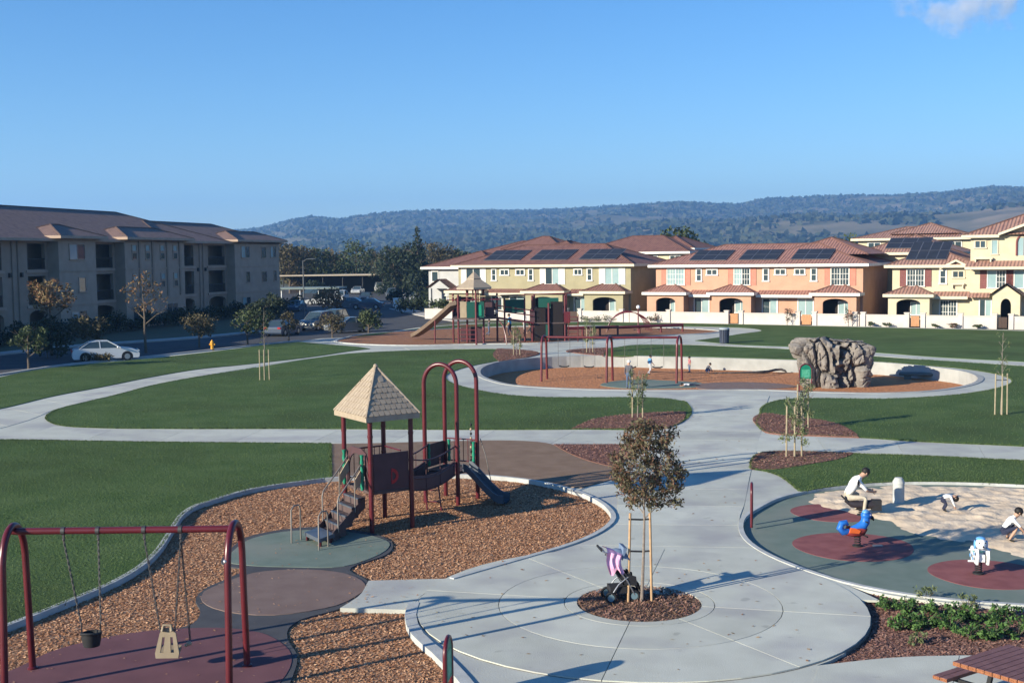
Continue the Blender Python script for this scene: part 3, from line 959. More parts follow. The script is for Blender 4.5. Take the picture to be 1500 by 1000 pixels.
th = n.new('ShaderNodeMapRange'); th.inputs[1].default_value = 0.47; th.inputs[2].default_value = 0.53
l.new(ad2.outputs[0], th.inputs[0])
mm = n.new('ShaderNodeMix'); mm.data_type = 'RGBA'; mm.inputs[7].default_value = (0.26, 0.20, 0.13, 1)
l.new(src, mm.inputs[6]); l.new(th.outputs[0], mm.inputs[0]); l.new(mm.outputs[2], b.inputs['Base Color'])
struct(mb.build('hills', M_hill))
hv = np.array(vs).reshape(NR, NA, 3)
n_ = 90000
fi = nr.random(n_) * (NA - 2)
fj = 4 + (NR - 8) * nr.random(n_) ** .9
i0, j0 = fi.astype(int), fj.astype(int)
a_, b_ = (fi - i0)[:, None], (fj - j0)[:, None]
hp = (hv[j0, i0] * (1 - a_) + hv[j0, i0 + 1] * a_) * (1 - b_) + (hv[j0 + 1, i0] * (1 - a_) + hv[j0 + 1, i0 + 1] * a_) * b_
msk = np.array([mnoise.fractal(Vector((p[0] / 330, p[1] / 330, 4)), 1, 2, 4) for p in hp])
lim = np.interp(hp[:, 2], [10, 60, 130, 200], [.04, .10, .30, .55]) + np.interp(hp[:, 0], [-200, 700], [.30, .0])
hp = hp[msk < lim]
k_ = len(hp)
sz = (4.5 + 5.5 * nr.random((k_, 1)))
hp[:, 2] += sz[:, 0] * .35
A = rand_unit(k_)
B = np.cross(A, rand_unit(k_)); B /= np.linalg.norm(B, axis=1)[:, None]
o = link('hill_woods', quads_mesh('hill_woods', hp, A * sz, B * sz * .8, [mat('far_oak', (.038, .048, .030), rough=1, spec=0), mat('far_fir', (.026, .036, .024), rough=1, spec=0), mat('far_scrub', (.055, .06, .035), rough=1, spec=0)], nr.integers(0, 3, k_)))
o['kind'] = 'stuff'

# ---- the air between here and the hills
mb = MB()
mb.bx(-6600, 6600, -6600, 6600, -2.2, 330)
M_haze = bpy.data.materials.new('haze')
M_haze.use_nodes = True
n, l = M_haze.node_tree.nodes, M_haze.node_tree.links
n.remove(n['Principled BSDF'])
pv = n.new('ShaderNodeVolumePrincipled')
pv.inputs['Color'].default_value = (0.28, 0.56, 1.0, 1)
pv.inputs['Density'].default_value = 0.00020
pv.inputs['Anisotropy'].default_value = 0.2
l.new(pv.outputs[0], n['Material Output'].inputs['Volume'])
hz = mb.build('haze', M_haze)
hz['kind'] = 'stuff'


# ================================================================== BUILDINGS
M_tile = roof_mat('terracotta_tile', (0.30, 0.14, 0.105), (0.35, 0.175, 0.135), (0.24, 0.11, 0.085))
M_tile_dk = roof_mat('brown_tile', (0.19, 0.085, 0.065), (0.23, 0.11, 0.085), (0.15, 0.065, 0.055))
M_tile_apt = roof_mat('apartment_tile', (0.20, 0.125, 0.10), (0.24, 0.15, 0.12), (0.165, 0.10, 0.085))
M_tile_yel = roof_mat('salmon_tile', (0.32, 0.165, 0.12), (0.37, 0.21, 0.16), (0.255, 0.12, 0.095))


def stucco(name, c):
    return mat(name, c, tuple(v * 0.88 for v in c), scale=1.1, rough=0.9, bump=0.25, bscale=18, spec=0.1)


M_pink = stucco('pink_stucco', (0.50, 0.295, 0.205))
M_olive = stucco('olive_stucco', (0.33, 0.295, 0.19))
M_yellow = stucco('yellow_stucco', (0.54, 0.475, 0.34))
M_grey = stucco('grey_stucco', (0.42, 0.42, 0.42))
M_apt = stucco('tan_stucco', (0.37, 0.27, 0.205))
M_apt2 = stucco('pale_tan_stucco', (0.44, 0.325, 0.25))
M_gwall = stucco('cream_garden_wall', (0.55, 0.495, 0.455))
M_white = mat('white_trim', (0.72, 0.70, 0.66), (0.62, 0.60, 0.56), scale=2, rough=0.7)
M_cream = mat('cream_trim', (0.60, 0.53, 0.40), (0.54, 0.47, 0.35), scale=2, rough=0.7)
M_salmon = mat('salmon_shutter', (0.52, 0.21, 0.15), (0.47, 0.185, 0.13), scale=3, rough=0.7)
M_maroonsh = mat('maroon_shutter', (0.20, 0.07, 0.065), (0.17, 0.06, 0.055), scale=3, rough=0.7)
M_glass = mat('window_glass', (0.035, 0.055, 0.065), rough=0.05, spec=0.9)
M_glassb = mat('window_glass_blind', (0.30, 0.40, 0.40), (0.22, 0.32, 0.34), scale=0.5, rough=0.12, spec=0.8)
M_dark = mat('shade_and_door_black', (0.025, 0.02, 0.018), rough=0.9)  # near-black for painted shade in porches and carport, and for the dark door
M_pv = mat('solar_cell', (0.022, 0.025, 0.034), (0.028, 0.031, 0.042), scale=1.2, rough=0.5, spec=0.25)
M_pvf = mat('solar_frame', (0.25, 0.25, 0.27), rough=0.4, metal=0.7)
M_gate = mat('wood_gate', (0.47, 0.25, 0.13), (0.40, 0.20, 0.10), scale=3, rough=0.8, stretch=(8, 8, 1))
M_gated = mat('dark_gate', (0.07, 0.045, 0.035), rough=0.8)
M_rail = mat('dark_railing', (0.035, 0.032, 0.03), rough=0.6)


def rface(mb, pts, mi=0):
    """roof face with UVs: u along the first edge (the eave), v up the slope, metres"""
    p = [Vector(q) for q in pts]
    u = (p[1] - p[0]).normalized()
    nrm = (p[1] - p[0]).cross(p[-1] - p[0]).normalized()
    v = nrm.cross(u)
    mb.add(p, [tuple(range(len(p)))], mi, False, [[((q - p[0]).dot(u), (q - p[0]).dot(v)) for q in p]])


def hip(mb, x0, x1, y0, y1, z, k, ends=(1, 1), mi=0):
    """hip roof over a rectangle, slope k; ends 0 makes a gable at the x0 / x1 end"""
    w, d = x1 - x0, y1 - y0
    if w >= d:
        h = d / 2
        zr = z + h * k
        a = (x0 + (h if ends[0] else 0), (y0 + y1) / 2, zr)
        b = (x1 - (h if ends[1] else 0), (y0 + y1) / 2, zr)
        rface(mb, [(x0, y0, z), (x1, y0, z), b, a], mi)
        rface(mb, [(x1, y1, z), (x0, y1, z), a, b], mi)
        rface(mb, [(x0, y1, z), (x0, y0, z), a], mi)
        rface(mb, [(x1, y0, z), (x1, y1, z), b], mi)
    else:
        h = w / 2
        zr = z + h * k
        a = ((x0 + x1) / 2, y0 + (h if ends[0] else 0), zr)
        b = ((x0 + x1) / 2, y1 - (h if ends[1] else 0), zr)
        rface(mb, [(x1, y0, z), (x1, y1, z), b, a], mi)
        rface(mb, [(x0, y1, z), (x0, y0, z), a, b], mi)
        rface(mb, [(x0, y0, z), (x1, y0, z), a], mi)
        rface(mb, [(x1, y1, z), (x0, y1, z), b], mi)
    # ridge caps
    hips = [a, b]
    mb.tube([a, b], 0.09, 6, mi)
    for c in ((x0, y0, z), (x1, y0, z), (x1, y1, z), (x0, y1, z)):
        e = min(hips, key=lambda q: math.dist(q, c))
        mb.tube([c, e], 0.09, 6, mi)
    mb.add([(x0, y0, z - .01), (x1, y0, z - .01), (x1, y1, z - .01), (x0, y1, z - .01)], [(3, 2, 1, 0)], mi)
    return zr


def fascia(mb, x0, x1, y0, y1, z, t=0.1, h=0.24, mi=0):
    mb.bx(x0 - t, x1 + t, y0 - t, y0, z - h, z + 0.02, mi)
    mb.bx(x0 - t, x1 + t, y1, y1 + t, z - h, z + 0.02, mi)
    mb.bx(x0 - t, x0, y0, y1, z - h, z + 0.02, mi)
    mb.bx(x1, x1 + t, y0, y1, z - h, z + 0.02, mi)


def arch_pts(x0, x1, z0, zs, rise, n=10):
    """opening with a flat arch: springing at zs"""
    p = [(x1, z0), (x1, zs)]
    for i in range(1, n):
        t = math.pi * i / n
        p.append(((x0 + x1) / 2 + (x1 - x0) / 2 * math.cos(t), zs + rise * math.sin(t)))
    return p + [(x0, zs), (x0, z0)]


WIN_CACHE = {}


def window(par, x0, x1, z0, z1, y=0.0, fm=None, gm=None, nx=1, nz=0, fw=0.09, shut=None, sw=0.5, name='window', grid=None):
    """frame, mullions and pane on a wall facing -y at y"""
    fm = fm or M_white
    gm = gm or M_glass
    f = MB()
    P_ = 0.07
    f.bx(x0 - fw, x1 + fw, y - P_, y, z1, z1 + fw)
    f.bx(x0 - fw - .04, x1 + fw + .04, y - P_ - .05, y, z0 - fw, z0)
    f.bx(x0 - fw, x0, y - P_, y, z0, z1)
    f.bx(x1, x1 + fw, y - P_, y, z0, z1)
    for i in range(1, nx + 1):
        c = x0 + (x1 - x0) * i / (nx + 1)
        f.bx(c - .035, c + .035, y - .055, y, z0, z1)
    for i in range(1, nz + 1):
        c = z0 + (z1 - z0) * i / (nz + 1)
        f.bx(x0, x1, y - .05, y, c - .025, c + .025)
    if grid:
        for gx0, gx1 in grid:
            for i in (1, 2):
                c = gx0 + (gx1 - gx0) * i / 3
                f.bx(c - .018, c + .018, y - .045, y, z0, z1)
            for i in (1, 2):
                c = z0 + (z1 - z0) * i / 3
                f.bx(gx0, gx1, y - .042, y, c - .018, c + .018)
    o = f.build(name, fm, par)
    cols = [x0 + (x1 - x0) * i / (nx + 1) for i in range(nx + 2)]
    for i in range(nx + 1):
        g = MB()
        g.bx(cols[i] + .01, cols[i + 1] - .01, y - .03, y + .01, z0, z1)
        g.build('pane', gm if not isinstance(gm, (list, tuple)) else gm[i % len(gm)], o)
    if shut:
        for a, b in ((x0 - fw - .03 - sw, x0 - fw - .03), (x1 + fw + .03, x1 + fw + .03 + sw)):
            s = MB()
            s.bx(a, a + .06, y - .06, y, z0 - .08, z1 + .08)
            s.bx(b - .06, b, y - .06, y, z0 - .08, z1 + .08)
            k = 9
            for i in range(k):
                zz = z0 - .08 + (z1 - z0 + .16) * i / k
                s.bx(a + .06, b - .06, y - .045, y, zz + .015, zz + (z1 - z0 + .16) / k)
            s.build('shutter', shut, par)
    return o


def stack_window(par, x, z0, z1, w=0.42, fm=None):
    """two small square panes one over the other in one frame"""
    return window(par, x - w / 2, x + w / 2, z0, z1, 0, fm, M_glass, 0, 1, 0.13)


def solar(par, x0, x1, y0, y1, ze, k, yo, nx=3, ny=2):
    """modules lying on a roof slope rising with y from (yo, ze)"""
    sl = math.sqrt(1 + k * k)
    for i in range(nx):
        for j in range(ny):
            a0, a1 = x0 + (x1 - x0) * i / nx, x0 + (x1 - x0) * (i + 1) / nx
            b0, b1 = y0 + (y1 - y0) * j / ny, y0 + (y1 - y0) * (j + 1) / ny
            m = MB()
            o = Vector(((a0 + a1) / 2, (b0 + b1) / 2, ze + ((b0 + b1) / 2 - yo) * k + 0.10))
            u, v = Vector((1, 0, 0)), Vector((0, 1 / sl, k / sl))
            hw, hl = (a1 - a0) / 2 - .015, (b1 - b0) / 2 * sl - .015
            m.plate([(-hw, -hl), (hw, -hl), (hw, hl), (-hw, hl)], [], o, u, v, 0.05, 1)
            m.plate([(-hw + .03, -hl + .03), (hw - .03, -hl + .03), (hw - .03, hl - .03), (-hw + .03, hl - .03)], [], o + u.cross(v) * .003, u, v, 0, 0)
            m.build('solar_panel', [M_pv, M_pvf], par)


def porch(par, x0, x1, ze, wall_m, trim_m, roof_m, dep=1.5, arch=None, ztop=None, win=True):
    """projecting porch: front wall with a flat-arched opening, side walls, hipped tile roof"""
    w = MB()
    a0, a1 = arch
    outer = [(x0, 0), (x1, 0), (x1, ze - .1), (x0, ze - .1)]
    w.plate(outer, [arch_pts(a0, a1, 0.0 + 0.9, 2.05, 0.42)], (0, -dep, 0), (1, 0, 0), (0, 0, 1), 0.28)
    w.bx(x0, x0 + .28, -dep + .28, 0, 0, ze - .1)
    w.bx(x1 - .28, x1, -dep + .28, 0, 0, ze - .1)
    p = w.build('porch', wall_m, par)
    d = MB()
    d.bx(x0 + .28, x1 - .28, -.03, 0.02, 0.05, ze - .15)  # dark sheet over the house wall, painting the shade inside the porch
    d.build('porch_shade_sheet', M_dark, p)
    if win:
        window(par, a0 + (a1 - a0) * .5, a1 - .15, 1.0, 2.1, -.04, M_white, M_glassb, 1)
    r = MB()
    o = .35
    k = 0.42
    X0, X1, Y0, Y1 = x0 - o, x1 + o, -dep - o, 0.0
    run = Y1 - Y0
    zr = ze + run * k
    rface(r, [(X0, Y0, ze), (X1, Y0, ze), (X1 - run, Y1, zr), (X0 + run, Y1, zr)])
    rface(r, [(X0, Y1, ze), (X0, Y0, ze), (X0 + run, Y1, zr)])
    rface(r, [(X1, Y0, ze), (X1, Y1, ze), (X1 - run, Y1, zr)])
    r.add([(X0, Y0, ze - .01), (X1, Y0, ze - .01), (X1, Y1, ze - .01), (X0, Y1, ze - .01)], [(3, 2, 1, 0)])
    for c, e in (((X0, Y0, ze), (X0 + run, Y1, zr)), ((X1, Y0, ze), (X1 - run, Y1, zr))):
        r.tube([c, e], .08, 6)
    r.build('porch_roof', roof_m, par)
    f = MB()
    f.bx(X0 - .06, X1 + .06, Y0 - .08, Y0, ze - .24, ze + .03)
    f.bx(X0 - .08, X0, Y0, Y1, ze - .24, ze + .03)
    f.bx(X1, X1 + .08, Y0, Y1, ze - .24, ze + .03)
    f.build('fascia', trim_m, par)


def skirt_roof(par, x0, x1, ze, trim_m, roof_m, run=1.0, k=0.45):
    r = MB()
    rface(r, [(x0, -run, ze), (x1, -run, ze), (x1, 0, ze + run * k), (x0, 0, ze + run * k)])
    r.add([(x0, -run, ze - .01), (x1, -run, ze - .01), (x1, 0, ze - .01), (x0, 0, ze - .01)], [(3, 2, 1, 0)])
    r.build('porch_roof', roof_m, par)
    f = MB()
    f.bx(x0, x1, -run - .08, -run, ze - .22, ze + .03)
    f.build('fascia', trim_m, par)


def house_base(name, label, x0, x1, ze, wall_m, trim_m, roof_m, depth=11, k=0.36, over=0.55, second=None, side=None):
    t = thing(name, label, 'house', (15.212,121.797,0), -0.507, 'townhouses behind the cream garden wall')
    b = MB()
    b.bx(x0, x1, 0, depth, -.1, ze - .02)
    b.build('wall', wall_m, t)
    r = MB()
    hip(r, x0 - over, x1 + over, -over, depth + over, ze, k)
    if second:
        sx0, sx1, sy0, sy1, sz, sk = second
        hip(r, sx0, sx1, sy0, sy1, sz, sk)
    r.build('roof', roof_m, t)
    f = MB()
    fascia(f, x0 - over, x1 + over, -over, depth + over, ze)
    f.build('fascia', trim_m, t)
    return t


def smallpair(par, x0, x1, z0, z1, fm=None):
    window(par, x0, x1, z0, z1, 0, fm, M_glass, 1, 0, 0.12)


# ---- pink row house
ZE = 5.72
pk = house_base('pink_house', 'long salmon pink two storey row house with three solar arrays on its red roof', -0.41, 20.46, ZE, M_pink, M_white, M_tile, 11, 0.33,
                second=(10.99, 20.33, 2.5, 12.5, 6.62, 0.36))
for a, b in ((2.92, 6.81), (8.08, 11.94), (13.36, 17.06)):
    solar(pk, a, b, 0.6, 3.6, ZE, 0.33, -0.55)
for x0, x1, gm in ((0.86, 2.63, [M_glassb, M_glassb]), (7.94, 9.47, [M_glassb, M_glass]), (17.51, 19.12, [M_glass, M_glass])):
    xm = (x0 + x1) / 2
    window(pk, x0, x1, 3.75, 5.30, 0, M_white, gm, 1, 0, .09, M_salmon, .55, grid=[(x0, xm), (xm, x1)])
for x in (4.23, 11.12, 15.82):
    stack_window(pk, x, 4.15, 5.25)
for x0, x1 in ((5.1, 6.1), (12.08, 13.02), (14.03, 14.89)):
    smallpair(pk, x0, x1, 4.75, 5.2)
for a, b, c, d in ((-0.79, 3.14, 0.19, 2.26), (6.1, 10.09, 6.88, 9.26), (16.28, 20.2, 17.06, 19.44)):
    porch(pk, a, b, 2.98, M_pink, M_white, M_tile, 1.5, (c, d))
for a, b in ((3.14, 6.1), (10.09, 16.28)):
    skirt_roof(pk, a + .35, b - .35, 2.75, M_white, M_tile)
for x0, x1, gm in ((3.8, 5.24, [M_glass, M_glassb]), (10.85, 12.21, [M_glass, M_glassb]), (14.36, 15.75, [M_glassb, M_glassb])):
    window(pk, x0, x1, 0.85, 2.35, 0, M_white, gm, 1, 0, .12)

# ---- olive row house
ol = house_base('olive_house', 'long olive two storey row house with white shutters, behind the far play tower', -24.17, -3.22, 5.85, M_olive, M_cream, M_tile_dk, 11, 0.36,
                second=(-18.01, -10.17, 3.0, 12.0, 7.02, 0.36))
for a, b in ((-21.32, -16.73), (-15.54, -10.98), (-9.6, -5.24)):
    solar(ol, a, b, 0.7, 3.7, 5.85, 0.36, -0.55)
for x0, x1, gm in ((-23.09, -21.32, [M_glass, M_glass]), (-13.12, -11.55, [M_glass, M_glassb]), (-6.1, -4.54, [M_glassb, M_glassb])):
    window(ol, x0, x1, 3.8, 5.45, 0, M_white, gm, 1, 0, .09, M_white, .6)
for x in (-19.57, -14.95, -7.92):
    stack_window(ol, x, 4.2, 5.35)
for x0, x1 in ((-18.7, -17.75), (-16.73, -15.79), (-9.68, -8.88)):
    smallpair(ol, x0, x1, 4.8, 5.3)
for a, b, c, d in ((-24.53, -20.53, -23.81, -21.14), (-14.87, -10.41, -14.03, -11.31), (-7.84, -3.45, -6.89, -4.23)):
    porch(ol, a, b, 3.05, M_olive, M_cream, M_tile_dk, 1.5, (c, d))
for a, b in ((-20.53, -14.87), (-10.41, -7.84)):
    skirt_roof(ol, a + .35, b - .35, 2.8, M_cream, M_tile_dk)
for x0, x1, gm in ((-19.83, -18.61, [M_glass, M_glass]), (-17.58, -15.79, [M_glass, M_glassb]), (-9.68, -8.24, [M_glass, M_glassb])):
    window(ol, x0, x1, 0.85, 2.4, 0, M_white, gm, 1, 0, .12)

# ---- yellow two storey house
ye = house_base('yellow_house', 'pale yellow two storey house with maroon shutters, right of the pink row house', 23.14, 29.97, 5.55, M_yellow, M_cream, M_tile_yel, 12, 0.40)
solar(ye, 24.19, 27.8, 0.5, 4.6, 5.55, 0.40, -0.55, 4, 2)
x0, x1 = 24.49, 25.94
window(ye, x0, x1, 3.65, 5.1, 0, M_white, M_glass, 1, 0, .09, M_maroonsh, .55, grid=[(x0, (x0 + x1) / 2), ((x0 + x1) / 2, x1)])
stack_window(ye, 27.62, 3.9, 5.0)
g = MB()                                    # cross gable over the small window
gx0, gx1 = 27.74, 29.85
gm_ = (gx0 + gx1) / 2
g.plate([(gx0, 5.3), (gx1, 5.3), (gm_, 5.3 + (gx1 - gx0) * .2 + .15)], [], (0, -.06, 0), (1, 0, 0), (0, 0, 1), 1.2)
g.build('gable', M_yellow, ye)
g = MB()
zt = 5.45 + (gx1 - gx0) * .2 + .15
rface(g, [(gx0 - .3, -.5, 5.3), (gm_, -.5, zt), (gm_, 3, zt), (gx0 - .3, 3, 5.3)][::-1])
rface(g, [(gm_, -.5, zt), (gx1 + .3, -.5, 5.3), (gx1 + .3, 3, 5.3), (gm_, 3, zt)][::-1])
g.build('gable_roof', M_tile_yel, ye)
g = MB()
g.bar((gx0 - .35, -.52, 5.22), (gm_, -.52, zt - .06), .1, .18)
g.bar((gm_, -.52, zt - .06), (gx1 + .35, -.52, 5.22), .1, .18)
g.build('fascia', M_cream, ye)
smallpair(ye, 28.5, 29.38, 4.45, 4.95, M_cream)
b_ = MB(); b_.bx(28.39, 29.5, -.35, 0, 3.75, 3.87); b_.bx(28.45, 28.53, -.28, 0, 3.45, 3.75); b_.bx(29.32, 29.41, -.28, 0, 3.45, 3.75); b_.build('plant_shelf', M_cream, ye)
porch(ye, 23.08, 26.72, 2.9, M_yellow, M_cream, M_tile_yel, 1.5, (23.82, 25.94))
skirt_roof(ye, 26.84, 29.91, 2.7, M_cream, M_tile_yel)
x0, x1 = 27.44, 28.8
window(ye, x0, x1, 0.75, 2.3, 0, M_white, M_glass, 1, 0, .12, grid=[(x0, (x0 + x1) / 2), ((x0 + x1) / 2, x1)])

# ---- three storey yellow house at the right edge
t3 = thing('tall_yellow_house', 'tall three storey yellow house with tile gable roof and arched entry at the right edge', 'house', (15.212,121.797,0), -0.507, 'townhouses behind the cream garden wall')
X0, X1 = 30.02, 37.75
b_ = MB()
b_.bx(X0, X1, -0.5, 12, -.1, 8.15)
b_.build('wall', M_yellow, t3)
rk = MB()
gx0, gx1 = 32.77, X1 + 3
hip(rk, X0 - .6, X1 + 2, -1.1, 12.6, 8.2, 0.40)
gz = 8.2 + (gx1 - gx0) * .5 * .42
gm_ = (gx0 + gx1) / 2
rface(rk, [(gx0 - .3, -1.3, 8.3), (gm_, -1.3, gz + .1), (gm_, 8, gz + .1), (gx0 - .3, 8, 8.3)][::-1])
rface(rk, [(gm_, -1.3, gz + .1), (gx1 + .3, -1.3, 8.3), (gx1 + .3, 8, 8.3), (gm_, 8, gz + .1)][::-1])
rk.build('roof', M_tile_yel, t3)
g = MB(); g.plate([(gx0, 7.9), (gx1, 7.9), (gx1, 8.3), (gm_, gz), (gx0, 8.3)], [], (0, -.56, 0), (1, 0, 0), (0, 0, 1), .3); g.build('gable', M_yellow, t3)
g = MB()
g.bx(X0 - .7, gx0 - .3, -1.2, -1.1, 7.95, 8.2)
g.bx(X0 - .7, X0 - .6, -1.1, 12.6, 7.95, 8.2)
g.bar((gx0 - .35, -1.32, 8.22), (gm_, -1.32, gz), .1, .2)
g.build('fascia', M_cream, t3)
smallpair(t3, 30.43, 31.24, 7.1, 7.65, M_cream)
window(t3, 31.81, 32.26, 6.5, 7.7, -.5, M_cream, M_glassb, 0)
for w_ in [o for o in bpy.data.objects if o.parent == t3 and o.name.startswith('window')][:1]:
    w_.location.y = -.5
gp = MB()
gp.plate(arch_pts(33.85, 35.13, 6.35, 7.5, .7), [], (0, -.51, 0), (1, 0, 0), (0, 0, 1), .05)
aw = gp.build('window', M_glassb, t3)
gp = MB()
gp.tube([(x, -.56, z) for x, z in arch_pts(33.85, 35.13, 6.35, 7.5, .7)], .09, 6)
gp.bx(34.46 - .04, 34.46 + .04, -.57, -.5, 6.35, 8.1)
gp.build('window_frame', M_maroonsh, t3)
b_ = MB(); b_.bx(30.31, 31.92, -.9, -.5, 6.05, 6.17); b_.bx(30.43, 30.54, -.85, -.5, 5.8, 6.05); b_.bx(31.69, 31.81, -.85, -.5, 5.8, 6.05); b_.build('plant_shelf', M_cream, t3)
r = MB(); rface(r, [(X0 - .3, -1.7, 5.35), (X1, -1.7, 5.35), (X1, -.5, 5.9), (X0 - .3, -.5, 5.9)]); r.add([(X0 - .3, -1.7, 5.34), (X1, -1.7, 5.34), (X1, -.5, 5.34), (X0 - .3, -.5, 5.34)], [(3, 2, 1, 0)]); r.build('belt_roof', M_tile_yel, t3)
f = MB(); f.bx(X0 - .3, X1, -1.8, -1.7, 5.15, 5.38); f.build('fascia', M_cream, t3)
for a, b in ((31.52, 32.94), (33.73, 35.24)):
    window(t3, a, b, 3.5, 5.0, -.5, M_white, [M_glassb, M_glass], 1, 0, .08, M_maroonsh, .55, grid=[((a + b) / 2, b)])
window(t3, 30.89, 31.81, 0.8, 2.4, -.5, M_white, [M_glass, M_glassb], 1)
ex0, ex1 = 32.09, 34.35
em = (ex0 + ex1) / 2
g = MB()
g.plate([(ex0, 0), (ex1, 0), (ex1, 2.9), (em, 3.75), (ex0, 2.9)], [arch_pts(32.77, 33.62, 0.02, 2.0, .6)], (0, -1.9, 0), (1, 0, 0), (0, 0, 1), .3)
g.bx(ex0, ex0 + .3, -1.6, -.5, 0, 2.85); g.bx(ex1 - .3, ex1, -1.6, -.5, 0, 2.85)
en = g.build('entry_porch', M_yellow, t3)
g = MB(); g.bx(ex0 + .3, ex1 - .3, -.56, -.5, 0, 2.8); g.build('door', M_dark, en)
g = MB()
rface(g, [(ex0 - .35, -2.3, 2.85), (em, -2.3, 3.95), (em, -.5, 3.95), (ex0 - .35, -.5, 2.85)][::-1])
rface(g, [(em, -2.3, 3.95), (ex1 + .35, -2.3, 2.85), (ex1 + .35, -.5, 2.85), (em, -.5, 3.95)][::-1])
g.build('entry_roof', M_tile_yel, t3)
r = MB(); rface(r, [(X0 - .1, -1.3, 2.65), (ex0 - .35, -1.3, 2.65), (ex0 - .35, -.5, 3.05), (X0 - .1, -.5, 3.05)]); rface(r, [(ex1 + .35, -1.3, 2.65), (X1, -1.3, 2.65), (X1, -.5, 3.05), (ex1 + .35, -.5, 3.05)]); r.build('porch_roof', M_tile_yel, t3)

# ---- garden wall: panels, pillars, gates
def garden_wall(label, x0, x1, pillars, gates, m=None):
    t = thing('garden_wall', label, 'garden wall', (15.212,121.797,0), -0.507, 'cream garden walls in front of the houses')
    cuts = sorted([x0, x1] + [p for p in pillars] + [e for g_ in gates for e in g_[:2]])
    gts = [(g_[0], g_[1]) for g_ in gates]
    for a, b in zip(cuts[:-1], cuts[1:]):
        if b - a < .3 or any(abs(a - g0) < .01 for g0, _ in gts):
            continue
        w = MB()
        w.bx(a + .012, b - .012, -2.6, -2.4, -.05, 1.02)
        w.bx(a + .012, b - .012, -2.64, -2.36, 1.02, 1.10)
        w.build('wall_panel', M_gwall, t)
    for p in pillars:
        w = MB()
        w.bx(p - .2, p + .2, -2.72, -2.3, -.05, 1.22)
        w.bx(p - .25, p + .25, -2.77, -2.25, 1.22, 1.32)
        w.build('pillar', M_gwall, t)
    for g0, g1, gm in gates:
        w = MB()
        n = 6
        for i in range(n):
            a = g0 + .22 + (g1 - g0 - .44) * i / n
            w.bx(a, a + (g1 - g0 - .44) / n - .012, -2.53, -2.49, .06, 1.0)
        w.bx(g0 + .22, g1 - .22, -2.485, -2.455, .25, .35)
        w.bx(g0 + .22, g1 - .22, -2.485, -2.455, .75, .85)
        w.build('gate', gm, t)
    return t


garden_wall('low cream garden wall with a dark gate, in front of the olive row house', -27.08, -2.31, [-21.67, -9.44, -7.84, -3.15], [(-9.28, -8.0, M_gated)])
garden_wall('low cream garden wall with two orange wooden gates, in front of the pink row house', -2.27, 20.71, [1.97, 8.01, 9.47, 15.03, 16.6, 20.33], [(8.15, 9.33, M_gate), (15.16, 16.47, M_gate)])
garden_wall('low cream garden wall with one gate, in front of the two storey yellow house', 20.77, 29.62, [21.09, 24.98, 26.37, 29.56], [(25.1, 26.25, M_gate)])
garden_wall('low cream garden wall at the arched entry of the tall three storey yellow house', 29.65, 39.89, [32.38, 33.73], [(32.49, 33.62, M_gated)])


# ---- houses further back, only their upper floors and roofs show
def back_house(name, label, px0, px1, Y, ze, zr_k, wall_m, trim_m, roof_m, wins=(), pv=None, depth=10, x_extra=None):
    c, s = math.cos(-0.507), math.sin(-0.507)
    t = thing(name, label, 'house', (px0[0], px0[1], 0), -0.507, 'houses in the second row')
    w = px1
    b = MB(); b.bx(0, w, 0, depth, -.1, ze); b.build('wall', wall_m, t)
    r = MB(); hip(r, -.6, w + .6, -.6, depth + .6, ze, zr_k)
    if x_extra:
        hip(r, *x_extra)
    r.build('roof', roof_m, t)
    f = MB(); fascia(f, -.6, w + .6, -.6, depth + .6, ze); f.build('fascia', trim_m, t)
    for x0, x1, z0, z1 in wins:
        window(t, x0, x1, z0, z1, 0, M_white, M_glass, 1)
    if pv:
        solar(t, *pv)
    return t


back_house('back_house', 'dark brown hipped roof with a bit of pale wall, showing above the olive row house', (-5.319,155.691), 15, 0, 6.9, .33, M_grey, M_white, M_tile_dk, ((1.5, 3, 5.3, 6.4), (9, 10.5, 5.3, 6.4)), None, 10, (4, 13, 1, 9, 7.7, .4))
back_house('back_house', 'dark roofed cream house with two small windows, showing between the olive and pink row houses', (8.564,148.087), 14, 0, 7.1, .36, M_yellow, M_white, M_tile_dk, ((9, 10.3, 5.5, 6.6), (12, 13.2, 5.5, 6.6)))
back_house('back_house', 'small brown roofed house beside the leafy tree behind the pink row house', (16.21,147.905), 6.5, 0, 7.5, .4, M_yellow, M_white, M_tile_dk, ((1, 2.2, 5.8, 6.9),), None, 8)
back_house('back_house', 'yellow house with salmon roof rising above the right end of the pink row house', (40.191,137.929), 12.5, 0, 8.3, .26, M_yellow, M_cream, M_tile_yel, ((1.2, 2.5, 6.8, 7.8), (10, 11.3, 6.8, 7.8)), None, 9, (3.5, 11, 0.5, 8.5, 8.8, .33))
back_house('back_house', 'low yellow house with solar panels tucked behind the right end of the pink house', (36.447,123.593), 9, 0, 6.7, .36, M_yellow, M_cream, M_tile_yel, ((6.6, 7.8, 4.3, 5.4),), (2.2, 6.5, 0.4, 3.4, 6.7, .36, -.6), 10)
gh = thing('grey_house', 'grey white house wall with a small brown porch roof, left of the olive row house', 'house', (*(-9.637,138.986), 0), -0.507, 'houses in the second row')
b_ = MB(); b_.bx(0, 9, 0, 9, -.1, 5.6); b_.build('wall', M_grey, gh)
r = MB(); hip(r, -.6, 9.6, -.6, 9.6, 5.65, .35); r.build('roof', M_tile_dk, gh)
f = MB(); fascia(f, -.6, 9.6, -.6, 9.6, 5.65); f.build('fascia', M_white, gh)
r = MB()
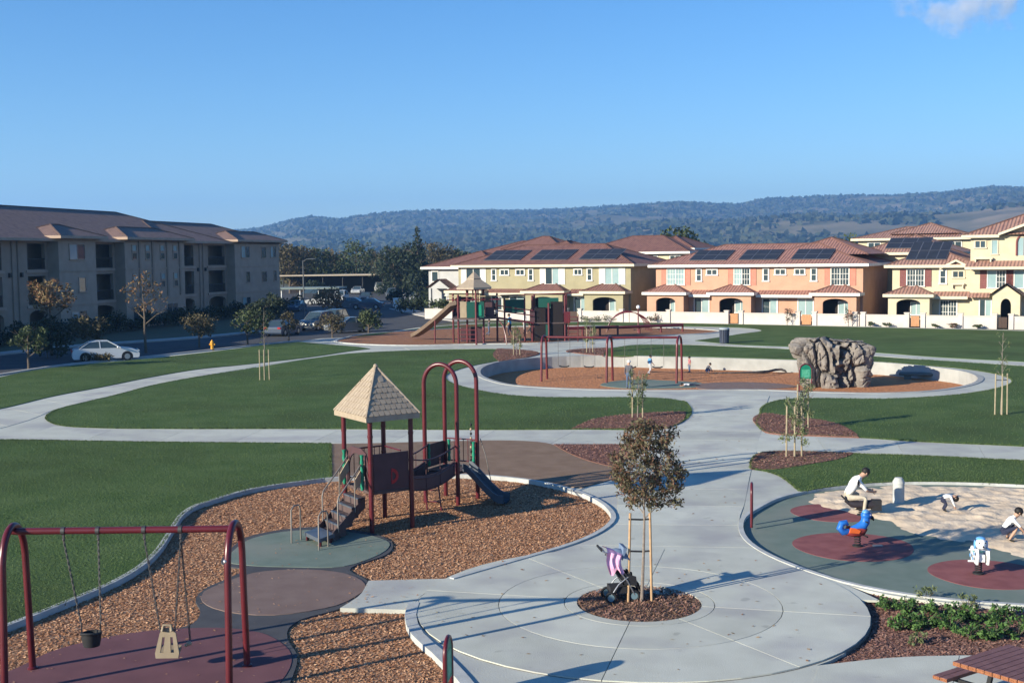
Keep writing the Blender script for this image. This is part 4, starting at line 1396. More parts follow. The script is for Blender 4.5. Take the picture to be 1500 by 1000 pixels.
rface(r, [(0.8, -1.9, 3.3), (2.4, -1.9, 4.3), (2.4, 0, 4.3), (0.8, 0, 3.3)][::-1]); rface(r, [(2.4, -1.9, 4.3), (4.0, -1.9, 3.3), (4.0, 0, 3.3), (2.4, 0, 4.3)][::-1]); r.build('porch_roof', M_tile_dk, gh)
b_ = MB(); b_.bx(1.0, 1.3, -1.6, -1.3, 0, 3.3); b_.bx(3.5, 3.8, -1.6, -1.3, 0, 3.3); b_.plate([(1.0, 3.2), (3.8, 3.2), (2.4, 4.15)], [], (0, -1.55, 0), (1, 0, 0), (0, 0, 1), .2); b_.build('porch', M_grey, gh)
window(gh, 0.5, 1.3, 4.0, 5.1, 0, M_white, M_glass, 0)
window(gh, 2.0, 2.9, 0.9, 2.3, 0, M_white, M_glass, 1)

# ---- apartment building along the street
ap = thing('apartment_building', 'long three storey tan apartment building with balconies and brown tile roof, in shade', 'apartment building', (-44.434,102.597,0), 1.348)
KA = 1.385
XA, XB = -40.0, 41.3 * KA
ZEA = 8.95
balc = [(a * KA, b * KA) for a, b in [(-13.5, -10.3), (-6.5, -3.3), (-2.6, 0.75), (3.1, 5.3), (10.1, 13.5), (23.0, 25.8), (28.1, 31.5)]]
holes = []
for a, b in balc:
    holes.append(arch_pts(a + .2, b - .2, .15, 1.95, .5))
    holes.append([(a + .2, 2.95), (b - .2, 2.95), (b - .2, 5.55), (a + .2, 5.55)])
    holes.append([(a + .2, 6.15), (b - .2, 6.15), (b - .2, 8.5), (a + .2, 8.5)])
w = MB()
w.plate([(XA, -.1), (XB, -.1), (XB, ZEA), (XA, ZEA)], holes, (0, 0, 0), (1, 0, 0), (0, 0, 1), .35)
w.bx(XA, 30.2 * KA, 1.9, 17, -.1, ZEA - .05)
w.bx(30.2 * KA, XB, 1.9, 11.6, -.1, ZEA - .05)
w.bx(XB - .35, XB, .35, 1.9, -.1, ZEA - .05)
w.build('wall', M_apt, ap)
for a, b in balc:
    for z in (2.66, 5.85):
        s = MB(); s.bx(a - .1, b + .1, -.12, 1.9, z, z + .24); s.build('balcony_slab', M_apt2, ap)
    for z in (2.9, 6.09):
        rl = MB()
        rl.bx(a + .1, b - .1, .02, .07, z + .98, z + 1.06)
        rl.bx(a + .1, b - .1, .02, .07, z + .08, z + .14)
        n = int((b - a) / .16)
        for i in range(n + 1):
            x = a + .15 + (b - a - .3) * i / n
            rl.bx(x - .015, x + .015, .03, .06, z + .1, z + .99)
        rl.build('railing', M_rail, ap)
    for z in (.1, 2.95, 6.14):
        window(ap, a + .8, b - .8, z + .1, z + 2.05, 1.9, M_apt2, M_glass, 1, name='balcony_door')
bays = [(-34, -21), (5.5 * KA, 9.9 * KA), (13.7 * KA, 22.6 * KA), (31.7 * KA, 41.2 * KA)]
for a, b in bays:
    w = MB()
    w.bx(a, b, -1.1, 0, -.1, ZEA + .1)
    w.bx(a - .06, b + .06, -1.17, 0, 2.7, 2.88)
    w.bx(a - .06, b + .06, -1.17, 0, 5.9, 6.08)
    w.build('bay', M_apt2, ap)
    r = MB()
    hip(r, a - .8, b + .8, -1.9, 4.4, ZEA + .25, .36)
    r.build('bay_roof', M_tile_apt, ap)
    f = MB(); fascia(f, a - .8, b + .8, -1.9, 4.4, ZEA + .25, .1, .24); f.build('fascia', M_apt2, ap)
r = MB(); hip(r, XA - .9, 31 * KA, -1.0, 18, ZEA, .36); hip(r, 20 * KA, XB + .9, -1.0, 12.5, ZEA - .01, .36); r.build('roof', M_tile_apt, ap)
f = MB(); fascia(f, XA - .9, XB + .9, -1.0, 12.5, ZEA, .1, .24); f.build('fascia', M_apt2, ap)
for x0, x1 in ((6.75 * KA, 8.5 * KA), (33.0 * KA, 34.6 * KA), (39.2 * KA, 40.4 * KA), (-29, -27)):
    window(ap, x0, x1, 7.05, 8.4, -1.1, M_apt2, [M_glassb, M_glass], 1)
    window(ap, x0 + (x1 - x0) * .55, x1, 3.95, 5.25, -1.1, M_apt2, M_glass, 0)
    window(ap, x0, x1, .8, 2.1, -1.1, M_apt2, [M_glassb, M_glass], 1)
for z0, z1 in ((7.0, 8.3), (3.9, 5.2)):
    window(ap, 37.2 * KA, 38.2 * KA, z0, z1, -1.1, M_apt2, M_glass, 0)
for xc in (15.0, 16.9, 19.1, 21.1):
    x = xc * KA
    for z in (4.0, 7.0):
        window(ap, x - .38, x + .38, z, z + .6, -1.1, M_apt2, M_glass, 0, 0, .1)
        window(ap, x - .38, x + .38, z + .85, z + 1.4, -1.1, M_apt2, M_glassb, 0, 0, .1)
    s = MB(); s.bx(x + .8, x + 1.1, -1.24, -1.1, 3.0, 8.8); s.build('pilaster', M_apt, ap)
window(ap, 14.6 * KA, 16.0 * KA, .7, 2.1, -1.1, M_apt2, M_glass, 1)
window(ap, 19.6 * KA, 21.2 * KA, .7, 2.1, -1.1, M_apt2, M_glass, 1)
for x in (1.3, 2.5, 26.3, 27.6):
    s = MB(); s.bx(x * KA - .12, x * KA + .12, -.2, 0, 5.5, 5.9); s.build('wall_lamp', M_rail, ap)
for x in (1.6, 2.2, 26.6, 27.2):
    s = MB(); s.cyl((x * KA, -.08, 0), (x * KA, -.08, 8.8), .06, None, 6); s.build('downpipe', M_apt, ap)


# ================================================================== PLAY EQUIPMENT
M_maroon = mat('maroon_paint', (0.105, 0.012, 0.018), (0.085, 0.010, 0.015), scale=3, rough=0.32, spec=0.5)
M_maroon_far = mat('maroon_paint_weathered', (0.125, 0.016, 0.02), (0.10, 0.013, 0.017), scale=3, rough=0.4, spec=0.5)
M_tan = mat('tan_plastic', (0.42, 0.325, 0.215), (0.37, 0.285, 0.19), scale=4, rough=0.55)
M_tanroof = mat('tan_roof_plastic', (0.36, 0.29, 0.215), (0.31, 0.245, 0.18), scale=6, rough=0.6)
M_green = mat('green_plastic', (0.015, 0.23, 0.135), (0.012, 0.19, 0.11), scale=4, rough=0.45)
M_dkgreen = mat('dark_green_panel', (0.012, 0.075, 0.055), rough=0.5)
M_panel = mat('plum_panel', (0.085, 0.042, 0.047), (0.07, 0.036, 0.04), scale=3, rough=0.55)
M_deck = mat('brown_coated_deck', (0.075, 0.05, 0.048), (0.095, 0.065, 0.06), scale=6, rough=0.7)
M_bluegrey = mat('slate_plastic', (0.085, 0.098, 0.12), (0.07, 0.082, 0.10), scale=3, rough=0.4)
M_steel = mat('galvanised_steel', (0.42, 0.42, 0.43), rough=0.38, metal=0.8)
M_railb = mat('weathered_rail', (0.20, 0.175, 0.155), rough=0.5, metal=0.3)
M_tandk = mat('dusty_tan_plastic', (0.27, 0.215, 0.145), (0.23, 0.18, 0.12), scale=6, rough=0.6)
M_chain = mat('dark_chain', (0.09, 0.085, 0.085), rough=0.5, metal=0.6)
M_black = mat('black_rubber', (0.018, 0.018, 0.02), rough=0.7)
M_blackf = mat('black_fabric', (0.022, 0.022, 0.026), rough=0.9)
M_whitep = mat('white_plastic', (0.75, 0.75, 0.74), rough=0.4)


def put(mb, name, mats, root, bevel=0):
    """a part whose vertices are in world metres under a root that is only moved"""
    o = mb.build(name, mats, root, -Vector(root.location) if root.type == 'EMPTY' else (0, 0, 0))
    if bevel:
        md = o.modifiers.new('bevel', 'BEVEL')
        md.width = bevel
        md.segments = 2
        md.limit_method = 'ANGLE'
    return o


def chain(mb, p0, p1, link_=0.05, r=0.006):
    """open links, alternately turned"""
    p0, p1 = Vector(p0), Vector(p1)
    d = p1 - p0
    n = max(2, int(d.length / link_))
    d.normalize()
    a = d.orthogonal().normalized()
    b = d.cross(a)
    for i in range(n):
        c = p0 + (p1 - p0) * ((i + .5) / n)
        q = a if i % 2 else b
        L = link_ * .62
        mb.bar(c - d * L + q * .011, c + d * L + q * .011, r * 2)
        mb.bar(c - d * L - q * .011, c + d * L - q * .011, r * 2)


def arch_path(f, r_, H, n=14, frac=0.72):
    """leg up, round over the top, leg down; f and r_ are the feet (x,y,z)"""
    f, r_ = Vector(f), Vector(r_)
    m = (f + r_) / 2
    out = [f]
    hz = f.z + (H - f.z) * frac
    w = 0.82
    tf = m + (f - m) * w
    tr = m + (r_ - m) * w
    for i in range(n + 1):
        t = math.pi * i / n
        p = m + (tf - m) * math.cos(t)
        p.z = hz + (H - hz) * math.sin(t) ** 0.8 if 0 < t < math.pi else hz
        out.append(p)
    out.append(r_)
    return out


# ---- front swing set
SWY = 19.30
sw = thing('swing_set', 'large maroon arch swing set with four chains, nearest on the maroon rubber mat', 'swing set', (-6.4, SWY, -0.045), 0, 'maroon arch swing sets')
for nm, x in (('leg_arch', -8.27), ('leg_arch', -4.60)):
    mb = MB()
    mb.tube(arch_path((x + .12 * (1 if x > -6 else -1) * -.2, SWY - .60, -.05), (x, SWY + .58, -.05), 2.56, 16, .70), 0.058, 12)
    o = put(mb, nm, M_maroon, sw)
    mb = MB()
    for yy in (-.60, .58):
        mb.lathe(x, SWY + yy, [(.085, -.05), (.085, -.02), (.06, 0.0)], 12)
    put(mb, 'base_collar', M_maroon, o)
    mb = MB()
    mb.ball((x - .05, SWY - .50, 2.05), .042, 8, 6)
    put(mb, 'bolt_cap', M_steel, o)
mb = MB()
mb.cyl((-8.27, SWY, 2.47), (-4.60, SWY, 2.47), .057, None, 14)
put(mb, 'top_beam', M_maroon, sw)
hang = [-7.43, -6.86, -6.10, -5.50]
for x in hang:
    mb = MB()
    mb.cyl((x - .03, SWY, 2.47), (x + .03, SWY, 2.47), .068, None, 12)
    mb.bar((x, SWY, 2.41), (x, SWY, 2.33), .03, .045)
    mb.ball((x, SWY, 2.32), .026, 8, 6)
    put(mb, 'hanger', M_chain, sw)


def swing_bucket(x, y, z, loc, chains, root_label):
    t = thing('toddler_swing', root_label, 'swing seat', loc, 0, 'swing seats on the front swing set')
    mb = MB()
    mb.lathe(x, y, [(.06, z - .12), (.13, z - .10), (.155, z + .02), (.16, z + .12), (.145, z + .12), (.135, z + .02), (.05, z - .07)], 14)
    put(mb, 'seat', M_black, t)
    mb = MB()
    mb.tube([(x - .16, y, z + .11), (x - .12, y - .13, z + .13), (x, y - .17, z + .14), (x + .12, y - .13, z + .13), (x + .16, y, z + .11)], .022, 6)
    put(mb, 'bar', M_black, t)
    mb = MB()
    for sx in (-1, 1):
        mb.tube([(x + sx * .16, y, z + .1), (x + sx * .15, y, z + .28)], .012, 6)
    put(mb, 'strap', M_blackf, t)
    for (a, b) in chains:
        mb = MB()
        chain(mb, a, b)
        put(mb, 'chain', M_chain, t)
    return t


bz = (-6.96,19.1,0.7)
swing_bucket(bz[0], bz[1], bz[2], (bz[0], bz[1], bz[2]),
             [((hang[0], SWY, 2.31), (bz[0] - .16, bz[1], bz[2] + .26)), ((hang[1], SWY, 2.31), (bz[0] + .16, bz[1], bz[2] + .26))],
             'black toddler bucket swing hanging on two chains from the nearest swing set')
ts = thing('moulded_swing', 'tan moulded high back swing seat hanging from the nearest swing set', 'swing seat', (-5.75,19.2,0.38), 0, 'swing seats on the front swing set')
cx_, cy_, cz_ = (-5.75,19.2,0.59)
mb = MB()                                     # shell back with two slots, seen from behind
prof = [(-.21, -.24), (.21, -.24), (.225, -.16), (.15, .16), (.09, .25), (-.09, .25), (-.15, .16), (-.225, -.16)]
prof = [(a * .88, b) for a, b in prof]
mb.plate(prof, [[(-.115, -.15), (-.06, -.15), (-.045, .10), (-.085, .10)], [(.06, -.15), (.115, -.15), (.085, .10), (.045, .10)]], (cx_, cy_, cz_), (1, 0, 0), (0, .22, .975), .045)
put(mb, 'back', M_tandk, ts, .012)
mb = MB()
mb.plate([(-.17, 0), (.17, 0), (.15, .30), (-.15, .30)], [], (cx_, cy_, cz_ - .20), (1, 0, 0), (0, 1, .25), .05)
put(mb, 'seat', M_tandk, ts, .015)
mb = MB()
mb.tube([(cx_ - .08, cy_, cz_ + .2), (cx_ - .06, cy_ + .04, cz_ + .29), (cx_ + .06, cy_ + .04, cz_ + .29), (cx_ + .08, cy_, cz_ + .2)], .028, 8)
put(mb, 'top_grip', M_tandk, ts)
for a, b in (((hang[2], SWY, 2.31), (cx_ - .12, cy_ + .05, cz_ + .2)), ((hang[3], SWY, 2.31), (cx_ + .12, cy_ + .05, cz_ + .2)), ((hang[3], SWY, 2.31), (-5.44,19.45,0.57))):
    mb = MB(); chain(mb, a, b); put(mb, 'chain', M_chain, ts)
q = (-5.46,19.45,0.5)
mb = MB(); mb.ball(q, (.05, .035, .04), 8, 6); mb.ball((q[0] - .05, q[1], q[2] - .03), (.035, .03, .025), 8, 6)
put(mb, 'buckle', M_tan, ts)

# ---- front play tower
TA = R(33)
TC = Vector((-3.54, 30.61, -0.09))
TU = Vector((math.cos(TA), math.sin(TA), 0))
TV = Vector((-math.sin(TA), math.cos(TA), 0))
tw = thing('play_tower', 'play tower with tan shingled pyramid roof, maroon posts, steps, bridge and dark slide', 'play structure', TC)


def L(x, y, z):
    p = TC + TU * x + TV * y
    return (p.x, p.y, TC.z + z)


for x, y in ((-.577, -.775), (.577, -.775), (.577, .775), (-.577, .775)):
    mb = MB()
    mb.cyl(L(x, y, -.1), L(x, y, 3.02), .062, None, 12)
    o = put(mb, 'post', M_maroon, tw)
    for zz in (.95, 1.75, 2.45):
        mb = MB(); mb.cyl(L(x, y, zz), L(x, y, zz + .07), .07, None, 12); put(mb, 'clamp', M_maroon, o)
mb = MB()
mb.plate([(-.55, -.74), (.55, -.74), (.55, .74), (-.55, .74)], [], L(0, 0, 1.06), TU, TV, .07)
put(mb, 'deck', M_deck, tw)
# roof: pyramid shell, lip, shingles and hip strips
RX, RY, ZE_, ZT_ = .76, .95, 3.00, 4.18
mb = MB()
cs = [L(-RX, -RY, ZE_), L(RX, -RY, ZE_), L(RX, RY, ZE_), L(-RX, RY, ZE_)]
ap_ = L(0, 0, ZT_)
for i in range(4):
    mb.add([cs[i], cs[(i + 1) % 4], ap_], [(0, 1, 2)])
lo = [(c[0], c[1], c[2] - .13) for c in cs]
for i in range(4):
    mb.add([cs[i], cs[(i + 1) % 4], lo[(i + 1) % 4], lo[i]], [(3, 2, 1, 0)])
mb.add([(c[0], c[1], c[2] - .02) for c in cs], [(3, 2, 1, 0)])
roof_o = put(mb, 'roof', M_tanroof, tw)
mb = MB()
for c in cs:
    mb.tube([c, ap_], .032, 6)
mb.ball((ap_[0], ap_[1], ap_[2] + .0), .06, 8, 6)
put(mb, 'hip_strip', M_tanroof, roof_o)
ROWS = 9
for i in range(4):
    a, b, t_ = Vector(cs[i]), Vector(cs[(i + 1) % 4]), Vector(ap_)
    u = (b - a).normalized()
    n_ = (b - a).cross(t_ - a).normalized()
    v = n_.cross(u)
    Hs = (t_ - a).dot(v)
    W_ = (b - a).length
    rh = Hs / ROWS
    sw_ = .155
    s_ = MB()                       # one shingle: rounded butt, thicker at the butt
    pr = [(-.5 * sw_ + .008, 1.15 * rh), (-.5 * sw_ + .008, .25 * rh), (-.30 * sw_, .04 * rh), (0, 0), (.30 * sw_, .04 * rh), (.5 * sw_ - .008, .25 * rh), (.5 * sw_ - .008, 1.15 * rh)]
    top = [(x, y, .024 - .014 * (y / rh)) for x, y in pr]
    bot = [(x, y, .0) for x, y in pr]
    k = len(pr)
    s_.add(top + bot, [tuple(range(k))] + [(j, k + j, k + (j + 1) % k, (j + 1) % k) for j in range(k)])
    # keep face windings outward
    me = s_.mesh('shingle', M_tanroof)
    M_ = Matrix(((u.x, v.x, n_.x, 0), (u.y, v.y, n_.y, 0), (u.z, v.z, n_.z, 0), (0, 0, 0, 1)))
    for r_ in range(ROWS):
        half = W_ / 2 * (1 - r_ / ROWS) - .035
        off = (r_ % 2) * sw_ / 2
        kk = int(half / sw_) + 2
        for j in range(-kk, kk + 1):
            xx = j * sw_ + off
            if abs(xx) + sw_ * .42 > half:
                continue
            o = link('shingle', me, roof_o)
            pos = (a + b) / 2 + u * xx + v * (r_ * rh) - Vector(tw.location) - Vector(roof_o.location)
            o.matrix_basis = Matrix.Translation(pos - Vector((0, 0, 0))) @ M_
# solid panel with a raised red D on the camera side
mb = MB()
mb.plate([(-.50, 1.08), (.50, 1.08), (.50, 2.02), (-.50, 2.02)], [], L(0, -.775, 0), TU, (0, 0, 1), .035)
pn = put(mb, 'side_panel', M_panel, tw)
mb = MB()
dpts = [(-.02, 1.22)] + [(-.02 + .20 * math.cos(t), 1.42 + .20 * math.sin(t)) for t in np.linspace(-math.pi / 2, math.pi / 2, 12)] + [(-.02, 1.62)]
mb.plate([(x + .02, z) for x, z in dpts], [[(x * .55 + .02 - .0 + .01, (z - 1.42) * .55 + 1.42) for x, z in dpts]], L(0, -.775, 0) + (TV * -.012).to_tuple() if False else tuple(Vector(L(0, -.775, 0)) - TV * .012), TU, (0, 0, 1), .012)
put(mb, 'raised_letter', mat('red_plastic', (0.34, 0.02, 0.025), rough=.4), pn)
# rail panel on the far right side, open above
for zz in (1.45, 1.95):
    mb = MB(); mb.cyl(L(.577, .70, zz), L(.577, -.2, zz), .02, None, 8); put(mb, 'rail', M_maroon, tw)
mb = MB()
mb.cyl(L(-.5, .775, 1.95), L(.5, .775, 1.95), .022, None, 8); mb.cyl(L(-.5, .775, 1.2), L(.5, .775, 1.2), .022, None, 8)
for i in range(7):
    mb.cyl(L(-.45 + i * .15, .775, 1.2), L(-.45 + i * .15, .775, 1.95), .012, None, 6)
put(mb, 'barrier', M_maroon, tw)
# arch panel over the steps with green hand grips
mb = MB()
out = [(-.72, 1.08), (.72, 1.08), (.72, 2.02), (-.72, 2.02)]
ar = [(.46, 1.09), (.46, 1.45)] + [(.46 * math.cos(t), 1.45 + .46 * math.sin(t)) for t in np.linspace(0, math.pi, 14)[1:-1]] + [(-.46, 1.45), (-.46, 1.09)]
mb.plate([(.72, 1.085), (.72, 1.70), (.55, 2.02), (.28, 2.12), (-.28, 2.12), (-.55, 2.02), (-.72, 1.70), (-.72, 1.085), (-.46, 1.085), (-.46, 1.55)] +
         [(-.46 * math.cos(t), 1.55 + .42 * math.sin(t)) for t in np.linspace(0, math.pi, 14)[1:-1]] + [(.46, 1.55), (.46, 1.085)], [], L(-.60, 0, 0), -TV, (0, 0, 1), .035)
put(mb, 'arch_panel', M_panel, tw)
for y in (-.53, .53):
    mb = MB()
    pts = [L(-.70, y, 1.10 + .1 * i) for i in range(10)]
    mb.tube(pts, [.035 + .018 * (i % 2) for i in range(10)], 8)
    put(mb, 'hand_grip', M_green, tw)
# steps: transfer platform and risers, skewed towards the mat
sd_ = Vector((-.86, -.50))


def S(d, w, z):
    """d metres out from the deck edge along the stair, w to its side"""
    return L(-.60 + sd_.x * d - sd_.y * w * -1 * 0 + .34 * w * 0 - (-sd_.y) * 0, sd_.y * d + w, z)


for i in range(5):
    d0_, z1_ = .28 * i, .90 - .17 * i
    mb = MB()
    p = [S(d0_, -.42, 0), S(d0_, .42, 0), S(d0_ + .30, .42, 0), S(d0_ + .30, -.42, 0)]
    mb.prism([(q_[0], q_[1]) for q_ in p], z1_ - .30 + TC.z, z1_ + TC.z, bottom=True)
    o = put(mb, 'step', M_deck, tw)
    mb = MB()
    mb.prism([(q_[0], q_[1]) for q_ in [S(d0_ + .24, -.43, 0), S(d0_ + .24, .43, 0), S(d0_ + .31, .43, 0), S(d0_ + .31, -.43, 0)]], z1_ + TC.z - .02, z1_ + TC.z + .012, bottom=True)
    put(mb, 'tread_edge', M_bluegrey, o)
mb = MB()
p = [S(1.38, -.48, 0), S(1.38, .42, 0), S(2.0, .42, 0), S(2.0, -.48, 0)]
mb.prism([(q_[0], q_[1]) for q_ in p], .17 + TC.z, .26 + TC.z, bottom=True)
pf = put(mb, 'transfer_platform', M_bluegrey, tw)
mb = MB()
for d_, w_ in ((1.5, -.4), (1.5, .36), (1.92, -.4), (1.92, .36)):
    mb = MB(); mb.cyl(S(d_, w_, -.02), S(d_, w_, .18), .04, None, 8); put(mb, 'leg', M_maroon, pf)
for w_ in (-.44, .44):
    mb = MB()
    q0, q1, q2, q3 = S(-.02, w_, .92), S(1.42, w_, .28), S(1.42, w_, .05), S(-.02, w_, .62)
    mb.add([q0, q1, q2, q3, *[tuple(Vector(v_) + TV * .03) for v_ in (q0, q1, q2, q3)]], [(0, 1, 2, 3), (7, 6, 5, 4), (0, 4, 5, 1), (1, 5, 6, 2), (2, 6, 7, 3), (3, 7, 4, 0)])
    put(mb, 'stringer', M_deck, tw)
# thin steel handrails
for w_ in (-.46, .46):
    mb = MB()
    mb.tube([S(.05, w_, 1.85), S(.35, w_, 1.62), S(1.15, w_, 1.12), S(1.2, w_, 1.0), S(1.2, w_, .25)], .019, 8)
    mb.tube([S(.45, w_, .6), S(.45, w_, 1.56)], .016, 6)
    put(mb, 'handrail', M_railb, tw)
    mb = MB()
    q0, q1, q2, q3 = S(.0, w_, 1.75), S(.42, w_, 1.42), S(.42, w_, 1.12), S(.0, w_, 1.45)
    mb.add([q0, q1, q2, q3, *[tuple(Vector(v_) + TV * .03) for v_ in (q0, q1, q2, q3)]], [(0, 1, 2, 3), (7, 6, 5, 4), (0, 4, 5, 1), (1, 5, 6, 2), (2, 6, 7, 3), (3, 7, 4, 0)])
    put(mb, 'side_plate', M_tan, tw)
for d_, w_ in ((1.75, -.62), (2.05, .58)):
    mb = MB()
    mb.tube([S(d_, w_, -.02), S(d_, w_, .82), S(d_ + .05, w_, .93), S(d_ + .25, w_, .95), S(d_ + .36, w_, .86), S(d_ + .38, w_, -.02)], .019, 8)
    put(mb, 'grab_loop', M_railb, tw)
# second platform between two tall arches
A1, A2 = Vector((-2.51, 33.42, 0)), Vector((-1.57, 33.0, 0))
B1, B2 = Vector((-1.99, 34.38, 0)), Vector((-1.04, 33.9, 0))
for a, b in ((A1, A2), (B1, B2)):
    m_ = (a + b) / 2
    hw = (b - a).length / 2
    d_ = (b - a).normalized()
    pts = [(a.x, a.y, -.15)]
    for i in range(17):
        t = math.pi * i / 16
        q_ = m_ - d_ * hw * math.cos(t)
        pts.append((q_.x, q_.y, 3.32 + .56 * math.sin(t)))
    pts.append((b.x, b.y, -.15))
    mb = MB(); mb.tube(pts, .062, 12); put(mb, 'arch_post', M_maroon, tw)
mb = MB()
mb.prism([(v_.x, v_.y) for v_ in (A1, A2, B2, B1)], .78, .86, bottom=True)
put(mb, 'deck', M_deck, tw)
mb = MB()
for p0, p1 in ((A1, B1),):
    mb.plate([(0.08, .90), ((p1 - p0).length - .08, .90), ((p1 - p0).length - .08, 1.55), (.08, 1.55)], [], p0, (p1 - p0).normalized(), (0, 0, 1), .03)
put(mb, 'side_panel', M_panel, tw)
for p0, p1 in ((B1, B2),):
    d_ = (p1 - p0)
    mb = MB()
    for zz in (.98, 1.62):
        mb.cyl(p0 + Vector((0, 0, zz)), p1 + Vector((0, 0, zz)), .02, None, 6)
    for i in range(1, 7):
        q_ = p0 + d_ * (i / 7)
        mb.cyl((q_.x, q_.y, .98), (q_.x, q_.y, 1.62), .012, None, 6)
    put(mb, 'barrier', M_maroon, tw)
for p_, off_ in ((B1, (.12, -.1)), (B2, (-.1, -.12)), (A2, (.02, .16)), (A1, (.1, .12))):
    mb = MB()
    mb.tube([(p_.x + off_[0], p_.y + off_[1], .95 + .09 * i) for i in range(8)], [.035 + .016 * (i % 2) for i in range(8)], 8)
    put(mb, 'hand_grip', M_green, tw)
# sagging bridge with rails
br0a, br0b = Vector(L(.62, -.55, .98)), Vector(L(.62, .45, .98))
br1a, br1b = Vector((A2.x - .05, A2.y - .02, .82)), Vector((A1.x + .1, A1.y - .03, .82))
NB = 14
for i in range(NB):
    t0, t1 = i / NB, (i + .86) / NB
    q = []
    for t in (t0, t1):
        sag = -.16 * math.sin(math.pi * t)
        a = br0a.lerp(br1a, t) + Vector((0, 0, sag))
        b = br0b.lerp(br1b, t) + Vector((0, 0, sag))
        q.append((a, b))
    vs = [q[0][0], q[1][0], q[1][1], q[0][1]]
    mb = MB()
    mb.add([tuple(v_) for v_ in vs] + [(v_.x, v_.y, v_.z - .05) for v_ in vs], [(0, 1, 2, 3), (7, 6, 5, 4), (0, 4, 5, 1), (1, 5, 6, 2), (2, 6, 7, 3), (3, 7, 4, 0)])
    put(mb, 'bridge_plank', M_deck, tw)
for a, b in ((br0a, br1a), (br0b, br1b)):
    mb = MB()
    for hz_ in (.30, .78):
        mb.tube([a.lerp(b, t) + Vector((0, 0, hz_ - .17 * math.sin(math.pi * t))) for t in np.linspace(0, 1, 12)], .022, 6)
    tl = np.linspace(0.02, .98, 13)
    lo_ = [a.lerp(b, t) + Vector((0, 0, -.03 - .17 * math.sin(math.pi * t))) for t in tl]
    up_ = [p + Vector((0, 0, .40)) for p in lo_]
    off_ = Vector((-(b - a).y, (b - a).x, 0)).normalized() * .025
    q = lo_ + up_ + [p + off_ for p in lo_] + [p + off_ for p in up_]
    mb.add([tuple(p) for p in q], [f for i in range(12) for f in ((i, i + 1, 14 + i, 13 + i), (26 + i + 1, 26 + i, 39 + i, 39 + i + 1), (13 + i, 14 + i, 40 + i, 39 + i), (i + 1, i, 26 + i, 27 + i))])
    for t in (.05, .35, .65, .95):
        c = a.lerp(b, t) + Vector((0, 0, -.17 * math.sin(math.pi * t)))
        mb.bar(c, c + Vector((0, 0, .78)), .022)
    put(mb, 'bridge_rail', M_panel, tw)
# slide: open chute
sl0, sl1 = Vector((-1.25, 33.38, .84)), Vector((-.36, 33.05, .02))
dirs = (sl1 - sl0)
side = Vector((-dirs.y, dirs.x, 0)).normalized()
cv = [sl0 + Vector((-.1, .04, .02)), sl0, sl0.lerp(sl1, .3) + Vector((0, 0, -.02)), sl0.lerp(sl1, .6) + Vector((0, 0, -.06)), sl0.lerp(sl1, .86) + Vector((0, 0, -.05)), sl1, sl1 + Vector((.16, -.06, 0))]
secs = [(-.27, .20), (-.24, .20), (-.22, .02), (-.14, -.01), (.14, -.01), (.22, .02), (.24, .20), (.27, .20), (.27, .15), (.25, -.03), (0, -.07), (-.25, -.03), (-.27, .15)]
vs = [c + side * a + Vector((0, 0, b)) for c in cv for a, b in secs]
k = len(secs)
fs = [(i * k + j, i * k + (j + 1) % k, (i + 1) * k + (j + 1) % k, (i + 1) * k + j) for i in range(len(cv) - 1) for j in range(k)]
mb = MB(); mb.add([tuple(v_) for v_ in vs], fs, 0, True)
put(mb, 'slide', M_bluegrey, tw)
# beaded climber and curved rung ladder
for dx in (0, .16):
    mb = MB()
    for i in range(9):
        c_ = Vector((-1.22 + dx, 34.05, 1.0 + i * .13))
        mb.ball(c_, (.035, .035, .04), 8, 6, 0 if i % 2 else 1)
    mb.cyl((-1.22 + dx, 34.05, .8), (-1.22 + dx, 34.05, 2.15), .01, None, 6, 1)
    put(mb, 'bead_string', [M_tan, M_black], tw)
mb = MB()
for w_ in (-.2, .2):
    mb.tube([(-2.35 + w_, 33.05 - w_ * .45, .8), (-2.3 + w_, 32.75 - w_ * .45, .62), (-2.25 + w_, 32.5 - w_ * .45, .3), (-2.2 + w_, 32.4 - w_ * .45, -.1)], .022, 6)
for t in (.15, .4, .65, .88):
    x_, y_, z_ = -2.35 + .15 * t, 33.05 - .6 * t, .78 - .85 * t * t
    mb.cyl((x_ - .2, y_ + .09, z_), (x_ + .2, y_ - .09, z_), .018, None, 6)
put(mb, 'rung_ladder', M_maroon, tw)
mb = MB()
mb.tube([(-.95, 33.95, 1.65), (-.80, 33.8, 1.2), (-.66, 33.7, .5), (-.6, 33.62, -.1)], .014, 6)
put(mb, 'climbing_rope', M_chain, tw)


